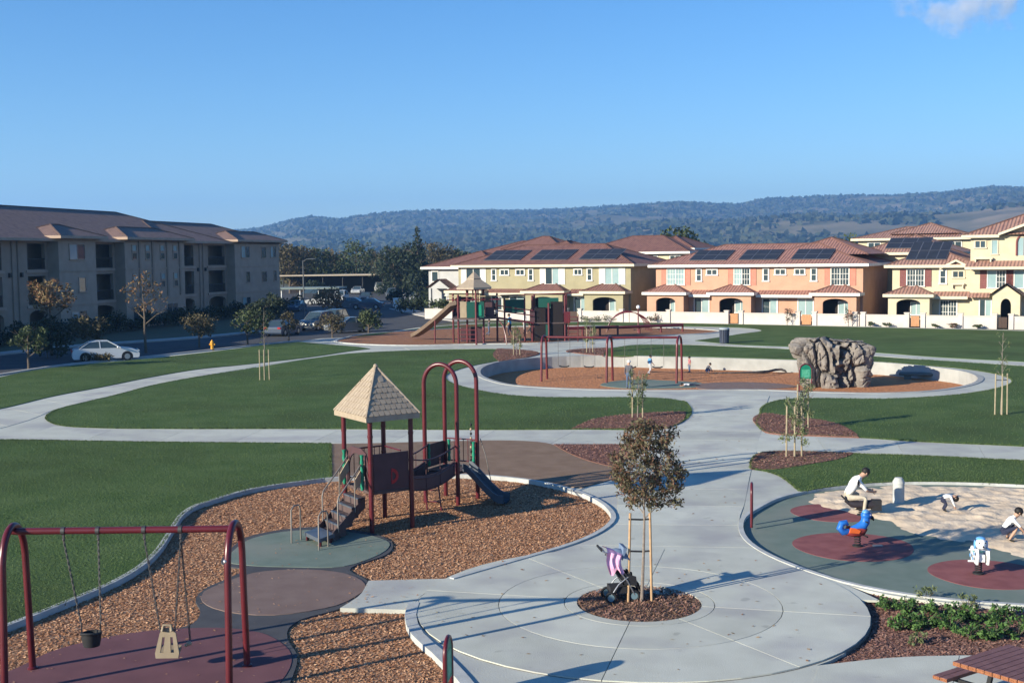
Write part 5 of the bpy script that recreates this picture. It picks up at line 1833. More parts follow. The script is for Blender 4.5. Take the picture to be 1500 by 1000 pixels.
# ---- arched notice boards
def arch_sign(label, x, y, rz, H=1.25, w=.62, z0=0.0):
    t = thing('notice_board', label, 'sign', (x, y, z0), rz, 'arched green notice boards in maroon frames')
    r_ = w / 2
    mb = MB()
    pts = [(-r_, 0, 0)] + [(-r_ * math.cos(a), 0, H - r_ + r_ * math.sin(a)) for a in np.linspace(0, math.pi, 13)] + [(r_, 0, 0)]
    mb.tube(pts, .035, 8)
    mb.build('frame', M_maroon, t)
    zb = H - r_ - .42
    r2 = r_ - .03
    mb = MB()
    mb.plate([(-r2, zb), (r2, zb)] + [(r2 * math.cos(a), H - r_ + r2 * math.sin(a)) for a in np.linspace(0, math.pi, 13)], [], (0, -.015, 0), (1, 0, 0), (0, 0, 1), .03)
    p = mb.build('board', M_green, t)
    mb = MB()
    mb.plate([(-r2 + .08, zb + .07), (r2 - .08, zb + .07), (r2 - .08, H - r_ + .05), (-r2 + .08, H - r_ + .05)], [], (0, -.019, 0), (1, 0, 0), (0, 0, 1), .004)
    mb.build('notice', mat('pale_green_print', (0.12, 0.42, 0.27), (0.05, 0.30, 0.17), scale=14, rough=.5, coord='obj'), p)
    return t


x, y = (14.462,58.302)
arch_sign('green arched notice board in front of the climbing boulder', x, y, R(6), 1.38, .62)
x, y = (6.024,29.728)
arch_sign('notice board seen edge on at the rim of the teal toddler area', x, y, R(78), 1.08, .5)
arch_sign('notice board seen edge on at the bottom edge beside the round plaza', -1.045, 17.9, R(82), 1.06, .5)


# ---- far swing set in the oval pit: two bays, three arches
def pit(x, y):
    return (x, y, PIT_Z)


fs_ = thing('swing_set', 'smaller maroon arch swing set of two bays in the sunken oval pit', 'swing set', (*(5.689,69.231), PIT_Z), 0, 'maroon arch swing sets')
feet = [((1.748,71.572), (2.146,73.119)), ((5.599,70.361), (6.093,71.854)), ((9.675,69.709), (10.236,71.371))]
tops = []
for f_, b_ in feet:
    mb = MB()
    H_ = PIT_Z + 2.72
    mb.tube(arch_path((*f_, PIT_Z - .1), (*b_, PIT_Z - .1), H_, 14, .78), .072, 10)
    put(mb, 'leg_arch', M_maroon_far, fs_)
    tops.append(Vector(((f_[0] + b_[0]) / 2, (f_[1] + b_[1]) / 2, H_ - .06)))
for a, b in zip(tops[:-1], tops[1:]):
    mb = MB(); mb.cyl(a, b, .07, None, 10); put(mb, 'top_beam', M_maroon_far, fs_)
    for t in (.22, .40, .60, .78):
        p = a.lerp(b, t)
        mb = MB(); mb.cyl(p, p - Vector((0, 0, 1.75)), .012, None, 5); put(mb, 'chain', M_chain, fs_)
    for t in (.31, .69):
        p = a.lerp(b, t) - Vector((0, 0, 1.80))
        d_ = (b - a).normalized() * .31
        mb = MB()
        mb.tube([p - d_ + Vector((0, 0, .06)), p - d_ * .5, p, p + d_ * .5, p + d_ + Vector((0, 0, .06))], .045, 6)
        put(mb, 'seat', M_black, fs_)

# ---- far play tower
FO = Vector((*(-2.763,92.079), 0.0))
ft = thing('far_play_tower', 'distant play tower with tan roof, long tan slide, green panels and maroon posts', 'play structure', FO)


def fl(x, y, z):
    return (FO.x + x, FO.y + y, z)


for x, y, h_ in ((-1.4, .5, 3.9), (0, 0, 4.6), (-.75, 1.6, 4.6), (.55, 1.3, 4.6), (1.6, 3.0, 3.9), (-1.9, 2.6, 3.9)):
    mb = MB(); mb.cyl(fl(x, y, -.1), fl(x, y, h_), .085, None, 10); put(mb, 'post', M_maroon_far, ft)
mb = MB(); mb.prism([fl(*p, 0)[:2] for p in ((-1.9, .3), (.2, -.1), (1.6, 1.2), (1.6, 3.0), (-1.9, 3.0))], 1.95, 2.08, bottom=True); put(mb, 'deck', M_deck, ft)
for x0_, x1_, y_, m_ in ((-1.25, -.75, .3, M_tan), (-.72, -.05, .05, M_dkgreen), (.08, .62, .1, M_dkgreen), (.7, 1.4, .9, M_panel)):
    mb = MB(); mb.box(FO.x + (x0_ + x1_) / 2, FO.y + y_, 2.1, x1_ - x0_, .08, 1.25); put(mb, 'wall_panel', m_, ft)
mb = MB(); mb.box(FO.x + .32, FO.y + .04, 2.25, .22, .05, .85); put(mb, 'window_panel', M_green, ft)
mb = MB()
for x_, y_ in ((-1.4, .5), (0, 0)):
    pass
r8 = [(math.cos(t), math.sin(t)) for t in [math.pi / 6 + 2 * math.pi * k / 6 for k in range(6)]]
cx2, cy2 = FO.x - .15, FO.y + 1.0


def ring6(r_, z):
    return [(cx2 + r_ * a, cy2 + r_ * b, z) for a, b in r8]


def six(name, r0, z0, r1, z1, lip):
    mb = MB()
    A_, B_ = ring6(r0, z0), ring6(r1, z1)
    mb.add(A_ + B_, [(i, (i + 1) % 6, 6 + (i + 1) % 6, 6 + i) for i in range(6)] + [tuple(range(6, 12))])
    C_ = ring6(r0, z0 - lip)
    mb.add(A_ + C_, [(i, 6 + i, 6 + (i + 1) % 6, (i + 1) % 6) for i in range(6)] + [tuple(range(11, 5, -1))])
    put(mb, name, M_tanroof, ft)


six('roof', 1.55, 4.45, .48, 5.15, .14)
six('cupola', .62, 5.15, .05, 5.65, .1)
for z_ in (3.75, 3.5):
    mb = MB(); mb.bar(fl(-2.3, .6, z_), fl(1.9, .6, z_), .10, .07); put(mb, 'beam', M_tan if z_ > 3.6 else M_maroon_far, ft)
mb = MB()
mb.bar(fl(1.9, 2.2, 3.75), fl(8.0, 2.8, 3.85), .12, .08)
put(mb, 'overhead_ladder', M_maroon_far, ft)
# slide: straight chute with raised edges
for x0_, x1_, y_, z0_, z1_ in ((-1.9, -1.3, 2.7, 2.1, 3.2), (.6, 1.55, 2.9, 2.1, 3.1), (-1.3, .4, 1.9, .1, 1.3)):  # last one is a dark sheet added for the shade under the deck
    mb = MB(); mb.box(FO.x + (x0_ + x1_) / 2, FO.y + y_, z0_, x1_ - x0_, .08, z1_ - z0_); put(mb, 'barrier_and_shade_panel', M_panel, ft)
for x_ in (-.55, -.15, .25):
    mb = MB(); mb.cyl(fl(x_ - .1, .75, 3.35), fl(x_ - .1, .75, 4.45), .06, None, 8); put(mb, 'roof_post', M_maroon_far, ft)
for z_ in (.45, .8, 1.15, 1.5):
    mb = MB(); mb.cyl(fl(-1.4, .5, z_), fl(0, 0, z_), .035, None, 6); put(mb, 'climbing_rung', M_maroon_far, ft)
for z_, t_ in ((1.98, .12), (2.55, .05), (2.95, .05)):
    for y_ in (1.5, 2.4):
        mb = MB(); mb.bar(fl(1.6, y_, z_), fl(4.5, y_ + .5, z_ - .45), .07, t_); put(mb, 'bridge_rail', M_maroon_far, ft)
mb = MB(); mb.tube([fl(1.7, 1.0, 1.9), fl(2.1, .4, 1.4), fl(2.3, 0, .6), fl(2.35, -.1, -.1)], .05, 6); put(mb, 'fire_pole', M_maroon_far, ft)
a0, a1 = Vector(fl(-1.75, .9, 3.05)), Vector((*(-8.123,98.627), .16))
mid = [a0 + Vector((.5, -.1, .12)), a0] + [a0.lerp(a1, t) + Vector((0, 0, -.10 * math.sin(math.pi * t) + (.12 * (t - .85) / .15 if t > .85 else 0))) for t in (.15, .3, .45, .6, .75, .88, 1.0)]
d_ = (a1 - a0); side = Vector((-d_.y, d_.x, 0)).normalized()
secs = [(-.36, .25), (-.30, .25), (-.26, .03), (.26, .03), (.30, .25), (.36, .25), (.34, -.05), (-.34, -.05)]
k = len(secs)
vs = [c + side * a + Vector((0, 0, b)) for c in mid for a, b in secs]
mb = MB(); mb.add([tuple(v_) for v_ in vs], [(i * k + j, i * k + (j + 1) % k, (i + 1) * k + (j + 1) % k, (i + 1) * k + j)[::-1] for i in range(len(mid) - 1) for j in range(k)], 0, False)
put(mb, 'slide', mat('dull_tan_slide', (0.17, 0.125, 0.09), (0.14, 0.10, 0.075), scale=3, rough=.5), ft)
mb = MB(); mb.cyl((a0.x - 1.6, a0.y + .9, -.1), (a0.x - 1.55, a0.y + .9, 1.85), .06, None, 8); put(mb, 'slide_support', M_maroon_far, ft)

# second far tower, joined by the overhead ladder, with climbing walls and panels
f2 = thing('climbing_tower', 'dark climbing tower with maroon posts and green roof panel, right of the far play tower', 'play structure', fl(5.8, 3, 0))
for x, y in ((4.4, 2.4), (7.0, 2.2), (4.6, 4.4), (7.2, 4.2), (5.7, 2.0)):
    mb = MB(); mb.cyl(fl(x, y, -.1), fl(x, y, 3.7 if x != 5.7 else 3.1), .085, None, 10); put(mb, 'post', M_maroon_far, f2)
mb = MB(); mb.prism([fl(*p, 0)[:2] for p in ((4.3, 2.2), (7.1, 2.0), (7.3, 4.4), (4.5, 4.6))], 1.45, 1.55, bottom=True); put(mb, 'deck', M_deck, f2)
mb = MB(); mb.box(FO.x + 5.0, FO.y + 2.3, .1, .9, .08, 2.6); put(mb, 'climbing_wall', mat('dark_brown_panel', (0.014, 0.009, 0.009), rough=.7), f2)
mb = MB(); mb.box(FO.x + 6.35, FO.y + 2.15, .3, 1.0, .08, 2.9); put(mb, 'climbing_wall', mat('dark_brown_panel', (0.014, 0.009, 0.009)), f2)
mb = MB(); mb.box(FO.x + 5.7, FO.y + 2.4, 2.75, 1.6, .3, .75); put(mb, 'roof_panel', M_dkgreen, f2)
for x0_, x1_, y_, z0_, z1_, m_ in ((4.3, 7.2, 4.5, .2, 2.6, M_panel), (4.2, 4.6, 2.2, 1.5, 2.5, M_panel), (6.9, 7.4, 2.0, 1.5, 2.4, M_maroon_far), (5.45, 5.8, 2.0, .2, 1.4, M_dkgreen)):
    mb = MB(); mb.box(FO.x + (x0_ + x1_) / 2, FO.y + y_, z0_, x1_ - x0_, .07, z1_ - z0_); put(mb, 'barrier_and_shade_panel', m_, f2)
mb = MB()
for i in range(6):
    mb.cyl(fl(7.25, 2.0 - .12 * i, .3 + .38 * i * .9), fl(8.0, 1.9 - .12 * i, .3 + .38 * i * .9), .03, None, 6)
mb.tube([fl(7.25, 2.0, 0), fl(7.25, 1.4, 2.2)], .04, 6); mb.tube([fl(8.0, 1.9, 0), fl(8.0, 1.3, 2.2)], .04, 6)
put(mb, 'ladder', M_maroon_far, f2)
pn2 = thing('activity_wall', 'free standing dark green activity wall between the far tower and the climbing tower', 'activity wall', fl(3.0, 2.6, 0))
mb = MB(); mb.box(FO.x + 3.0, FO.y + 2.6, 2.35, 1.5, .08, 1.05); put(mb, 'panel', M_dkgreen, pn2)
for x_ in (2.2, 3.8):
    mb = MB(); mb.cyl(fl(x_, 2.6, -.1), fl(x_, 2.6, 3.5), .07, None, 8); put(mb, 'post', M_maroon_far, pn2)

# red tube arches, balance beams, lamp post in the far playground
ac = thing('arch_climber', 'thin red tubular arch climber in front of the cream garden wall', 'climber', (*(10.438,105.273), 0))
xc, yc = (10.438,105.273)
for i in range(5):
    mb = MB()
    y_ = yc + i * .55
    w_ = 2.0 - .08 * i
    mb.tube([(xc + w_ * math.cos(t), y_, 1.75 * math.sin(t)) for t in np.linspace(0, math.pi, 15)], .035, 6)
    put(mb, 'hoop', M_maroon_far, ac)
for t in (.5, 1.0, 1.57, 2.1, 2.6):
    mb = MB(); mb.cyl((xc + 1.96 * math.cos(t), yc, 1.72 * math.sin(t)), (xc + 1.8 * math.cos(t), yc + 2.2, 1.72 * math.sin(t)), .03, None, 6); put(mb, 'rung', M_maroon_far, ac)
for i, (pa, pb, z_, lab) in enumerate((((4.503,100.114), (9.025,101.01), .72, 'long dark red balance beam on posts near the climbing tower'), ((9.102,101.871), (15.041,104.397), .62, 'low dark red balance beam below the red tubular arch climber'))):
    t = thing('balance_beam', lab, 'balance beam', (pa[0], pa[1], 0), 0, 'dark red balance beams')
    mb = MB(); mb.cyl((*pa, z_), (*pb, z_), .13, None, 8); put(mb, 'beam', M_maroon_far, t)
    for q_ in (0, .33, .66, 1):
        p = (pa[0] + (pb[0] - pa[0]) * q_, pa[1] + (pb[1] - pa[1]) * q_)
        mb = MB(); mb.cyl((*p, -.1), (*p, z_ + .12), .09, None, 8); put(mb, 'post', M_maroon_far, t)
x, y = (11.113,104.21)
lp = thing('lamp_post', 'short maroon post with a small white globe lamp beside the red arch climber', 'lamp post', (x, y, 0))
mb = MB(); mb.lathe(x, y, [(.1, -.1), (.1, .1), (.06, .15), (.06, 2.1)], 10); put(mb, 'pole', M_maroon_far, lp)
mb = MB(); mb.ball((x, y, 2.24), .17, 10, 8); put(mb, 'globe', M_whitep, lp)

# ---- climbing boulder: broad at the top, cleft by deep vertical cracks
bx_, by_ = (18.239,66.414)
NTH, NZ = 220, 90
vs = []
Hb = 2.95
for j in range(NZ + 1):
    t = j / NZ
    for i in range(NTH):
        a = 2 * math.pi * i / NTH
        ca, sa = math.cos(a), math.sin(a)
        wx = 1.72 + .80 * t ** 1.25 if ca < 0 else 1.78 + .72 * t ** .9
        wy = 1.05 + .25 * math.sin(t * 2.2)
        cap = 1.0 if t < .80 else max(0.0, math.cos((t - .80) / .20 * math.pi / 2)) ** .6
        ex = .62
        px_ = wx * math.copysign(abs(ca) ** ex, ca) * cap
        py_ = wy * math.copysign(abs(sa) ** ex, sa) * cap
        hz_ = Hb * (t if t < .80 else .80 + .20 * math.sin((t - .80) / .20 * math.pi / 2) * .9)
        hz_ *= .97 - .03 * (px_ / 2.5) ** 2 - .02 * px_ / 2.5 + .10 * mnoise.noise(Vector((px_ * 1.1, py_ * .9, 1)))
        fb_ = mnoise.fractal(Vector((px_ * 1.8, py_ * 1.8, hz_ * 1.8)), .9, 2, 5)
        wv = Vector((mnoise.noise(Vector((px_, py_, hz_ * .8))), mnoise.noise(Vector((px_ + 9, py_, hz_ * .8))), 0)) * .22
        q_ = Vector((px_ * 1.5 + 3 + hz_ * .22, py_ * 1.5, hz_ * .40)) + wv
        dv, pv_ = mnoise.voronoi(q_)
        crack = max(0, 1 - (dv[1] - dv[0]) / .16)
        facet = mnoise.cell(pv_[0] * 3.7) * .16 + (q_ - pv_[0]).x * .20
        q2 = Vector((px_ * 2.6 + 9 - hz_ * .4, py_ * 2.6, hz_ * 1.1)) + wv * 2
        dv2, _p2 = mnoise.voronoi(q2)
        crack2 = max(0, 1 - (dv2[1] - dv2[0]) / .12)
        d_ = -.46 * crack ** 1.3 - .10 * crack2 + facet + .06 * fb_
        d_ *= min(1, cap + .15)
        n2 = Vector((ca, sa, 0))
        vs.append((bx_ + px_ + n2.x * d_, by_ + 1.0 + py_ + n2.y * d_ * 1.2, PIT_Z - .1 + hz_ + .06 * fb_))
fs = [(j * NTH + i, j * NTH + (i + 1) % NTH, (j + 1) * NTH + (i + 1) % NTH, (j + 1) * NTH + i) for j in range(NZ) for i in range(NTH)]
fs.append(tuple(range(NZ * NTH, NZ * NTH + NTH)))
mb = MB(); mb.add(vs, fs, 0, True)
M_rock = mat('boulder_rock', (0.18, 0.16, 0.142), (0.26, 0.23, 0.205), scale=1.6, rough=.95, bump=.8, bscale=7, c3=(0.125, 0.108, 0.098), scale3=2.6, detail=8, bdist=.08)
tag(mb.build('climbing_boulder', M_rock), 'big brown grey climbing boulder, broad topped with deep dark vertical cracks', 'boulder')


# ---- spring riders
def spring(mb, x, y, z0, z1, r_=.07, turns=5):
    mb.tube([(x + r_ * math.cos(t), y + r_ * math.sin(t), z0 + (z1 - z0) * t / (2 * math.pi * turns)) for t in np.linspace(0, 2 * math.pi * turns, turns * 10)], .014, 5)


M_blue = mat('bright_blue_plastic', (0.02, 0.15, 0.52), (0.018, 0.12, 0.45), scale=4, rough=.4)
M_blue2 = mat('light_blue_plastic', (0.12, 0.33, 0.62), rough=.4)
M_orange = mat('orange_plastic', (0.70, 0.13, 0.03), rough=.45)
M_redp = mat('rider_red', (0.26, 0.04, 0.035), rough=.5)
x, y = (8.098,27.623)
rd = thing('spring_rider', 'blue bird shaped spring rider with orange wing on the middle red rubber round', 'spring rider', (x, y, -.042), R(8), 'spring riders')
mb = MB(); spring(mb, 0, 0, .02, .30); mb.lathe(0, 0, [(.12, 0), (.12, .03), (.05, .04)], 12); mb.lathe(0, 0, [(.05, .28), (.09, .31), (.09, .34)], 10); mb.build('spring', M_black, rd)
mb = MB()
mb.tube([(-.30, 0, .33), (-.18, 0, .34), (0, 0, .36), (.12, 0, .38), (.2, 0, .44)], [.05, .10, .13, .12, .07], 10)
mb.build('belly', M_redp, rd)
mb = MB()
mb.tube([(-.22, 0, .36), (-.36, 0, .36), (-.44, 0, .45), (-.40, 0, .56), (-.29, 0, .58), (-.24, 0, .52)], [.07, .085, .085, .08, .065, .03], 10)
mb.build('tail', M_blue, rd)
mb = MB()
mb.tube([(-.16, 0, .42), (-.02, 0, .44), (.12, 0, .48), (.19, 0, .58), (.20, 0, .70), (.22, 0, .76)], [.06, .09, .12, .11, .10, .05], 10)
mb.ball((.21, 0, .73), (.13, .115, .115), 12, 8)
hd = mb.build('body', M_blue, rd)
mb = MB(); mb.ball((.20, 0, .80), (.09, .09, .07), 10, 6); mb.build('crest', M_blue2, hd)
mb = MB(); mb.tube([(.30, 0, .70), (.37, 0, .66), (.40, 0, .60)], [.055, .04, .015], 8); mb.build('beak', M_black, hd)
for s in (-1, 1):
    mb = MB(); mb.plate([(-.26, .36), (-.02, .33), (.02, .40), (-.10, .46), (-.22, .48)], [], (0, s * .12 - .02, 0), (1, 0, 0), (0, 0, 1), .03); mb.build('wing', M_orange, rd)
    mb = MB(); mb.ball((.27, s * .085, .75), .022, 6, 5); mb.build('eye', M_whitep, hd)
mb = MB(); mb.cyl((.16, -.2, .60), (.16, .2, .60), .018, None, 8); mb.build('handle', M_black, rd)
mb = MB(); mb.cyl((.14, -.24, .27), (.14, .24, .27), .02, None, 8); mb.bar((.0, 0, .31), (.15, 0, .27), .05, .03); mb.build('foot_peg', M_black, rd)
mb = MB(); mb.prism([(.32, -.12), (.58, -.14), (.62, .02), (.4, .06)], 0, .008); mb.build('base_plate', mat('worn_grey', (0.30, 0.27, 0.25), rough=.8), rd)

x, y = (9.964,25.107)
rd2 = thing('spring_rider', 'white and blue dog shaped spring rider on the nearest red rubber round', 'spring rider', (x, y, -.042), R(-98), 'spring riders')
mb = MB(); spring(mb, 0, 0, .02, .26); mb.lathe(0, 0, [(.12, 0), (.12, .03), (.05, .04)], 12); mb.build('spring', M_black, rd2)
mb = MB()
for s in (-1, 1):
    mb.plate([(-.28, .24), (.20, .24), (.26, .40), (.22, .58), (.10, .60), (.02, .48), (-.14, .46), (-.26, .55), (-.34, .50)], [], (0, s * .11 + .02, 0), (1, 0, 0), (0, 0, 1), .04)
mb.bx(-.24, .18, -.09, .09, .30, .45)
bd = mb.build('body', M_whitep, rd2)
for s in (-1, 1):
    for (cx3, cz3, r3) in ((-.18, .36, .05), (.04, .34, .045), (.16, .48, .05)):
        mb = MB(); mb.plate([(cx3 + r3 * math.cos(t), cz3 + r3 * .8 * math.sin(t)) for t in np.linspace(0, 2 * math.pi, 11)[:-1]], [], (0, s * .135 + (.0 if s < 0 else .003), 0), (1, 0, 0), (0, 0, 1), .006); mb.build('spot', M_blue2, bd)
mb = MB(); mb.ball((.20, 0, .70), (.13, .12, .12), 12, 8); mb.ball((.31, 0, .67), (.08, .07, .06), 10, 6); hd2 = mb.build('head', M_whitep, rd2)
for s in (-1, 1):
    mb = MB(); mb.ball((.17, s * .12, .68), (.055, .025, .10), 8, 6); mb.build('ear', M_blue2, hd2)
    mb = MB(); mb.ball((.30, s * .06, .74), .018, 6, 5); mb.build('eye', M_black, hd2)
mb = MB(); mb.ball((.385, 0, .68), .022, 6, 5); mb.build('nose', M_black, hd2)
mb = MB(); mb.ball((.16, 0, .80), (.10, .10, .05), 10, 6); mb.build('cap', M_blue2, hd2)
mb = MB(); mb.bx(-.22, .0, -.10, .10, .46, .50); mb.build('seat', mat('mint_plastic', (.25, .55, .45), rough=.5), rd2)
mb = MB(); mb.cyl((.1, -.22, .55), (.1, .22, .55), .018, None, 8); mb.build('handle', M_whitep, rd2)
mb = MB(); mb.cyl((.02, -.22, .28), (.02, .22, .28), .022, None, 8); mb.build('foot_peg', M_whitep, rd2)

x, y = (9.162,30.911)
rd3 = thing('spring_rider', 'dark low spring rider under the crouching man, on the farthest red rubber round', 'spring rider', (x, y, -.042), R(-6), 'spring riders')
mb = MB(); spring(mb, 0, 0, .02, .24); mb.lathe(0, 0, [(.12, 0), (.12, .03), (.05, .04)], 12); mb.build('spring', M_black, rd3)
mb = MB(); mb.tube([(-.42, 0, .40), (-.25, 0, .30), (0, 0, .28), (.25, 0, .30), (.42, 0, .26)], [.05, .09, .11, .12, .09], 10); mb.build('body', mat('dark_rider', (.03, .025, .03), rough=.5), rd3)
mb = MB(); mb.bx(.26, .50, -.10, .10, .14, .42); mb.build('front_panel', M_blackf, rd3)
mb = MB(); mb.bar((-.36, 0, .36), (-.52, 0, .52), .16, .04); mb.build('seat_back', M_blackf, rd3)


# ================================================================== TREES, PLANTS, PEOPLE, CARS, FURNITURE
M_bark = mat('bark', (0.14, 0.11, 0.085), (0.09, 0.07, 0.055), scale=12, rough=.95, bump=.6, bscale=30)
M_barkg = mat('grey_young_bark', (0.24, 0.20, 0.17), (0.17, 0.14, 0.12), scale=14, rough=.9)
M_stake = mat('pine_stake', (0.46, 0.30, 0.17), (0.38, 0.24, 0.135), scale=9, rough=.85)
M_stakep = mat('pale_stake', (0.36, 0.30, 0.20), (0.29, 0.24, 0.16), scale=9, rough=.85)
LM = {
    'main': [leaf_mat('leaf_olive', (0.115, 0.108, 0.055), (0.16, 0.135, 0.078), 5), leaf_mat('leaf_bronze', (0.20, 0.105, 0.068), (0.14, 0.075, 0.05), 5), leaf_mat('leaf_grey_green', (0.15, 0.125, 0.075), (0.09, 0.08, 0.045), 5)],
    'green': [leaf_mat('leaf_green', (0.060, 0.085, 0.032), (0.095, 0.115, 0.045), 1.2), leaf_mat('leaf_green_dark', (0.035, 0.055, 0.022), (0.06, 0.078, 0.03), 1.2)],
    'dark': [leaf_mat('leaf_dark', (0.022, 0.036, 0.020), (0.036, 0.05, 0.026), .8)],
    'brown': [leaf_mat('leaf_tan', (0.115, 0.085, 0.045), (0.085, 0.075, 0.035), .9), leaf_mat('leaf_brown_green', (0.065, 0.065, 0.03), (0.095, 0.075, 0.038), .9)],
    'orange': [leaf_mat('leaf_orange', (0.24, 0.12, 0.055), (0.17, 0.095, 0.045), 3), leaf_mat('leaf_yellow', (0.24, 0.17, 0.08), (0.15, 0.11, 0.05), 3)],
    'sapling': [leaf_mat('leaf_pale', (0.20, 0.23, 0.11), (0.15, 0.18, 0.075), 4), leaf_mat('leaf_pale_dark', (0.10, 0.135, 0.055), (0.13, 0.15, 0.07), 4)],
    'shrub': [leaf_mat('shrub_leaf', (0.075, 0.165, 0.038), (0.12, 0.215, 0.06), 6), leaf_mat('shrub_leaf_dark', (0.04, 0.085, 0.028), (0.06, 0.12, 0.035), 6)],
    'redbush': [leaf_mat('red_leaf', (0.20, 0.075, 0.06), (0.13, 0.06, 0.045), 3), leaf_mat('leaf_green_dark2', (0.05, 0.07, 0.03), (0.07, 0.09, 0.04), 3)],
}


def limbs(mb, base, top, r0, n, spread, rise, start=.45, seed=1, droop=0):
    g = random.Random(seed)
    b, t = Vector(base), Vector(top)
    k = 7
    pts = []
    for i in range(k):
        p = b.lerp(t, i / (k - 1))
        if 0 < i < k - 1:
            p += Vector((g.uniform(-.02, .02), g.uniform(-.02, .02), 0)) * (t - b).length * .3
        pts.append(p)
    mb.tube(pts, [r0 * (1 - .75 * i / (k - 1)) for i in range(k)], 7)
    for i in range(n):
        f = start + (1 - start) * (i + .3) / n * .9
        p = b.lerp(t, f)
        a = i * 2.4 + g.uniform(-.4, .4)
        l_ = spread * (1.1 - .55 * f) * g.uniform(.75, 1.15)
        e = p + Vector((math.cos(a) * l_, math.sin(a) * l_, rise * l_ * g.uniform(.6, 1.2)))
        m_ = p.lerp(e, .5) + Vector((0, 0, .08 * l_))
        rr = r0 * (1 - .7 * f) * .55
        mb.tube([p, m_, e], [rr, rr * .7, rr * .3], 5)
        for q in (-1, 1):
            e2 = m_ + Vector((math.cos(a + q * .8) * l_ * .5, math.sin(a + q * .8) * l_ * .5, rise * l_ * .5))
            mb.tube([m_, e2], [rr * .5, rr * .2], 4)


def tree(name, label, cat, x, y, z, H, crown_r, crown_bot, leaf, n, size, group=None, seed=1, clumps=12, trunk_r=None, flat=1.0, bark=None, aspect=.5, cone=False, gap=.5, limb_n=7):
    """tapered trunk with limbs, crown of leaf-sized faces in uneven clumps"""
    g = random.Random(seed)
    t = thing(name, label, cat, (x, y, z), 0, group)
    mb = MB()
    tr = trunk_r or H * .018
    limbs(mb, (0, 0, -.1), (g.uniform(-.05, .05) * H * .3, g.uniform(-.05, .05) * H * .3, H * .9), tr, limb_n, crown_r * .95, .7, max(.12, crown_bot / H * .85), seed)
    mb.build('trunk', bark or M_bark, t)
    cs, rs_ = [], []
    ch = H - crown_bot
    for i in range(clumps):
        f = (i + .5) / clumps
        if cone:
            zz = crown_bot + ch * f
            R_ = crown_r * (1 - f) ** .9
            rad = max(.12 * crown_r, R_ * .55)
        else:
            zz = crown_bot + ch * (.12 + .76 * f)
            R_ = crown_r * math.sqrt(max(.05, 1 - ((f - .45) / .62) ** 2)) * .72
            rad = crown_r * g.uniform(.26, .46)
        a = i * 2.399 + g.uniform(-.5, .5)
        d_ = R_ * g.uniform(.45, 1.0)
        cs.append((math.cos(a) * d_, math.sin(a) * d_ * flat, zz))
        rs_.append((rad, rad * flat, rad * g.uniform(.6, .9)))
    me = leaf_cloud(cs, rs_, n, size, LM[leaf], aspect, gap)
    link('crown', me, t)
    return t


# ---- the staked tree in the round pit
tx, ty = (2.517,23.198)
mt = thing('staked_tree', 'young tree with bushy bronze olive crown tied to two stakes in the round plaza pit', 'tree', (tx, ty, .01))
mb = MB()
limbs(mb, (0, 0, -.1), (.10, 0, 3.35), .036, 16, .72, .75, .50, 5)
mb.build('trunk', M_barkg, mt)
g_ = random.Random(3)
cs, rs_ = [], []
for i in range(64):
    f = i / 63
    zz = 1.95 + 1.62 * f
    R_ = .66 * math.sqrt(max(.04, 1 - ((f - .42) / .66) ** 2))
    a = i * 2.399
    d_ = R_ * g_.uniform(.2, 1.15)
    cs.append((.08 + math.cos(a) * d_, math.sin(a) * d_, zz))
    q = g_.uniform(.12, .25)
    rs_.append((q, q, q * .85))
cs += [(.62, .0, 2.35), (.72, -.1, 2.52), (.5, .1, 1.95), (-.55, 0, 2.9), (.60, 0, 3.0)]
rs_ += [(.16, .12, .12)] * 5
link('crown', leaf_cloud(cs, rs_, 7200, .040, LM['main'], .42, .15, .25), mt)
for sx, px_ in ((-.27, 0), (.20, 0)):
    mb = MB(); mb.cyl((sx, -.02, -.1), (sx + (.05 if sx < 0 else -.03), 0, 1.78), .026, None, 8); mb.build('stake', M_stake, mt)
for zz in (1.02, 1.66):
    mb = MB(); mb.bar((-.25, -.01, zz), (.01, .03, zz - .02), .035, .03); mb.bar((.01, .03, zz - .02), (.19, -.01, zz), .035, .03); mb.build('tie', M_black, mt)

# ---- saplings with stakes on the lawns and in the mulch
SAP = [
    (388, 557, 446, 'bare', 3, 'bare sapling between three pale stakes on the left lawn'),
    (934, 613, 545, 'sapling', 2, 'thin leafy sapling on two pale stakes in the mulch bed behind the bronze tree'),
    (1163, 670, 588, 'sapling', 3, 'leafy pale green sapling on stakes in the small mulch bed beside the toddler lawn'),
    (1176, 628, 556, 'sapling', 2, 'leafy pale green sapling in the rounded mulch bed in front of the boulder'),
    (1466, 608, 486, 'bare', 3, 'nearly bare sapling between three pale stakes near the right edge'),
    (757, 521, 478, 'sapling', 2, 'little grey green sapling in the mulch tip left of the oval pit'),
    (864, 517, 466, 'sapling', 2, 'little grey green sapling in the mulch tip behind the oval pit'),
]
for i, (px_, py_, pt, kind, ns, lab) in enumerate(SAP):
    pass
SAPP = [((-14.05,67.086), 4.07), ((5.237,49.529), 1.96), ((9.443,39.592), 1.85), ((11.328,46.064), 1.93), ((20.367,49.22), 3.43), ((0.317,81.555), 1.93), ((5.452,83.085), 2.45)]
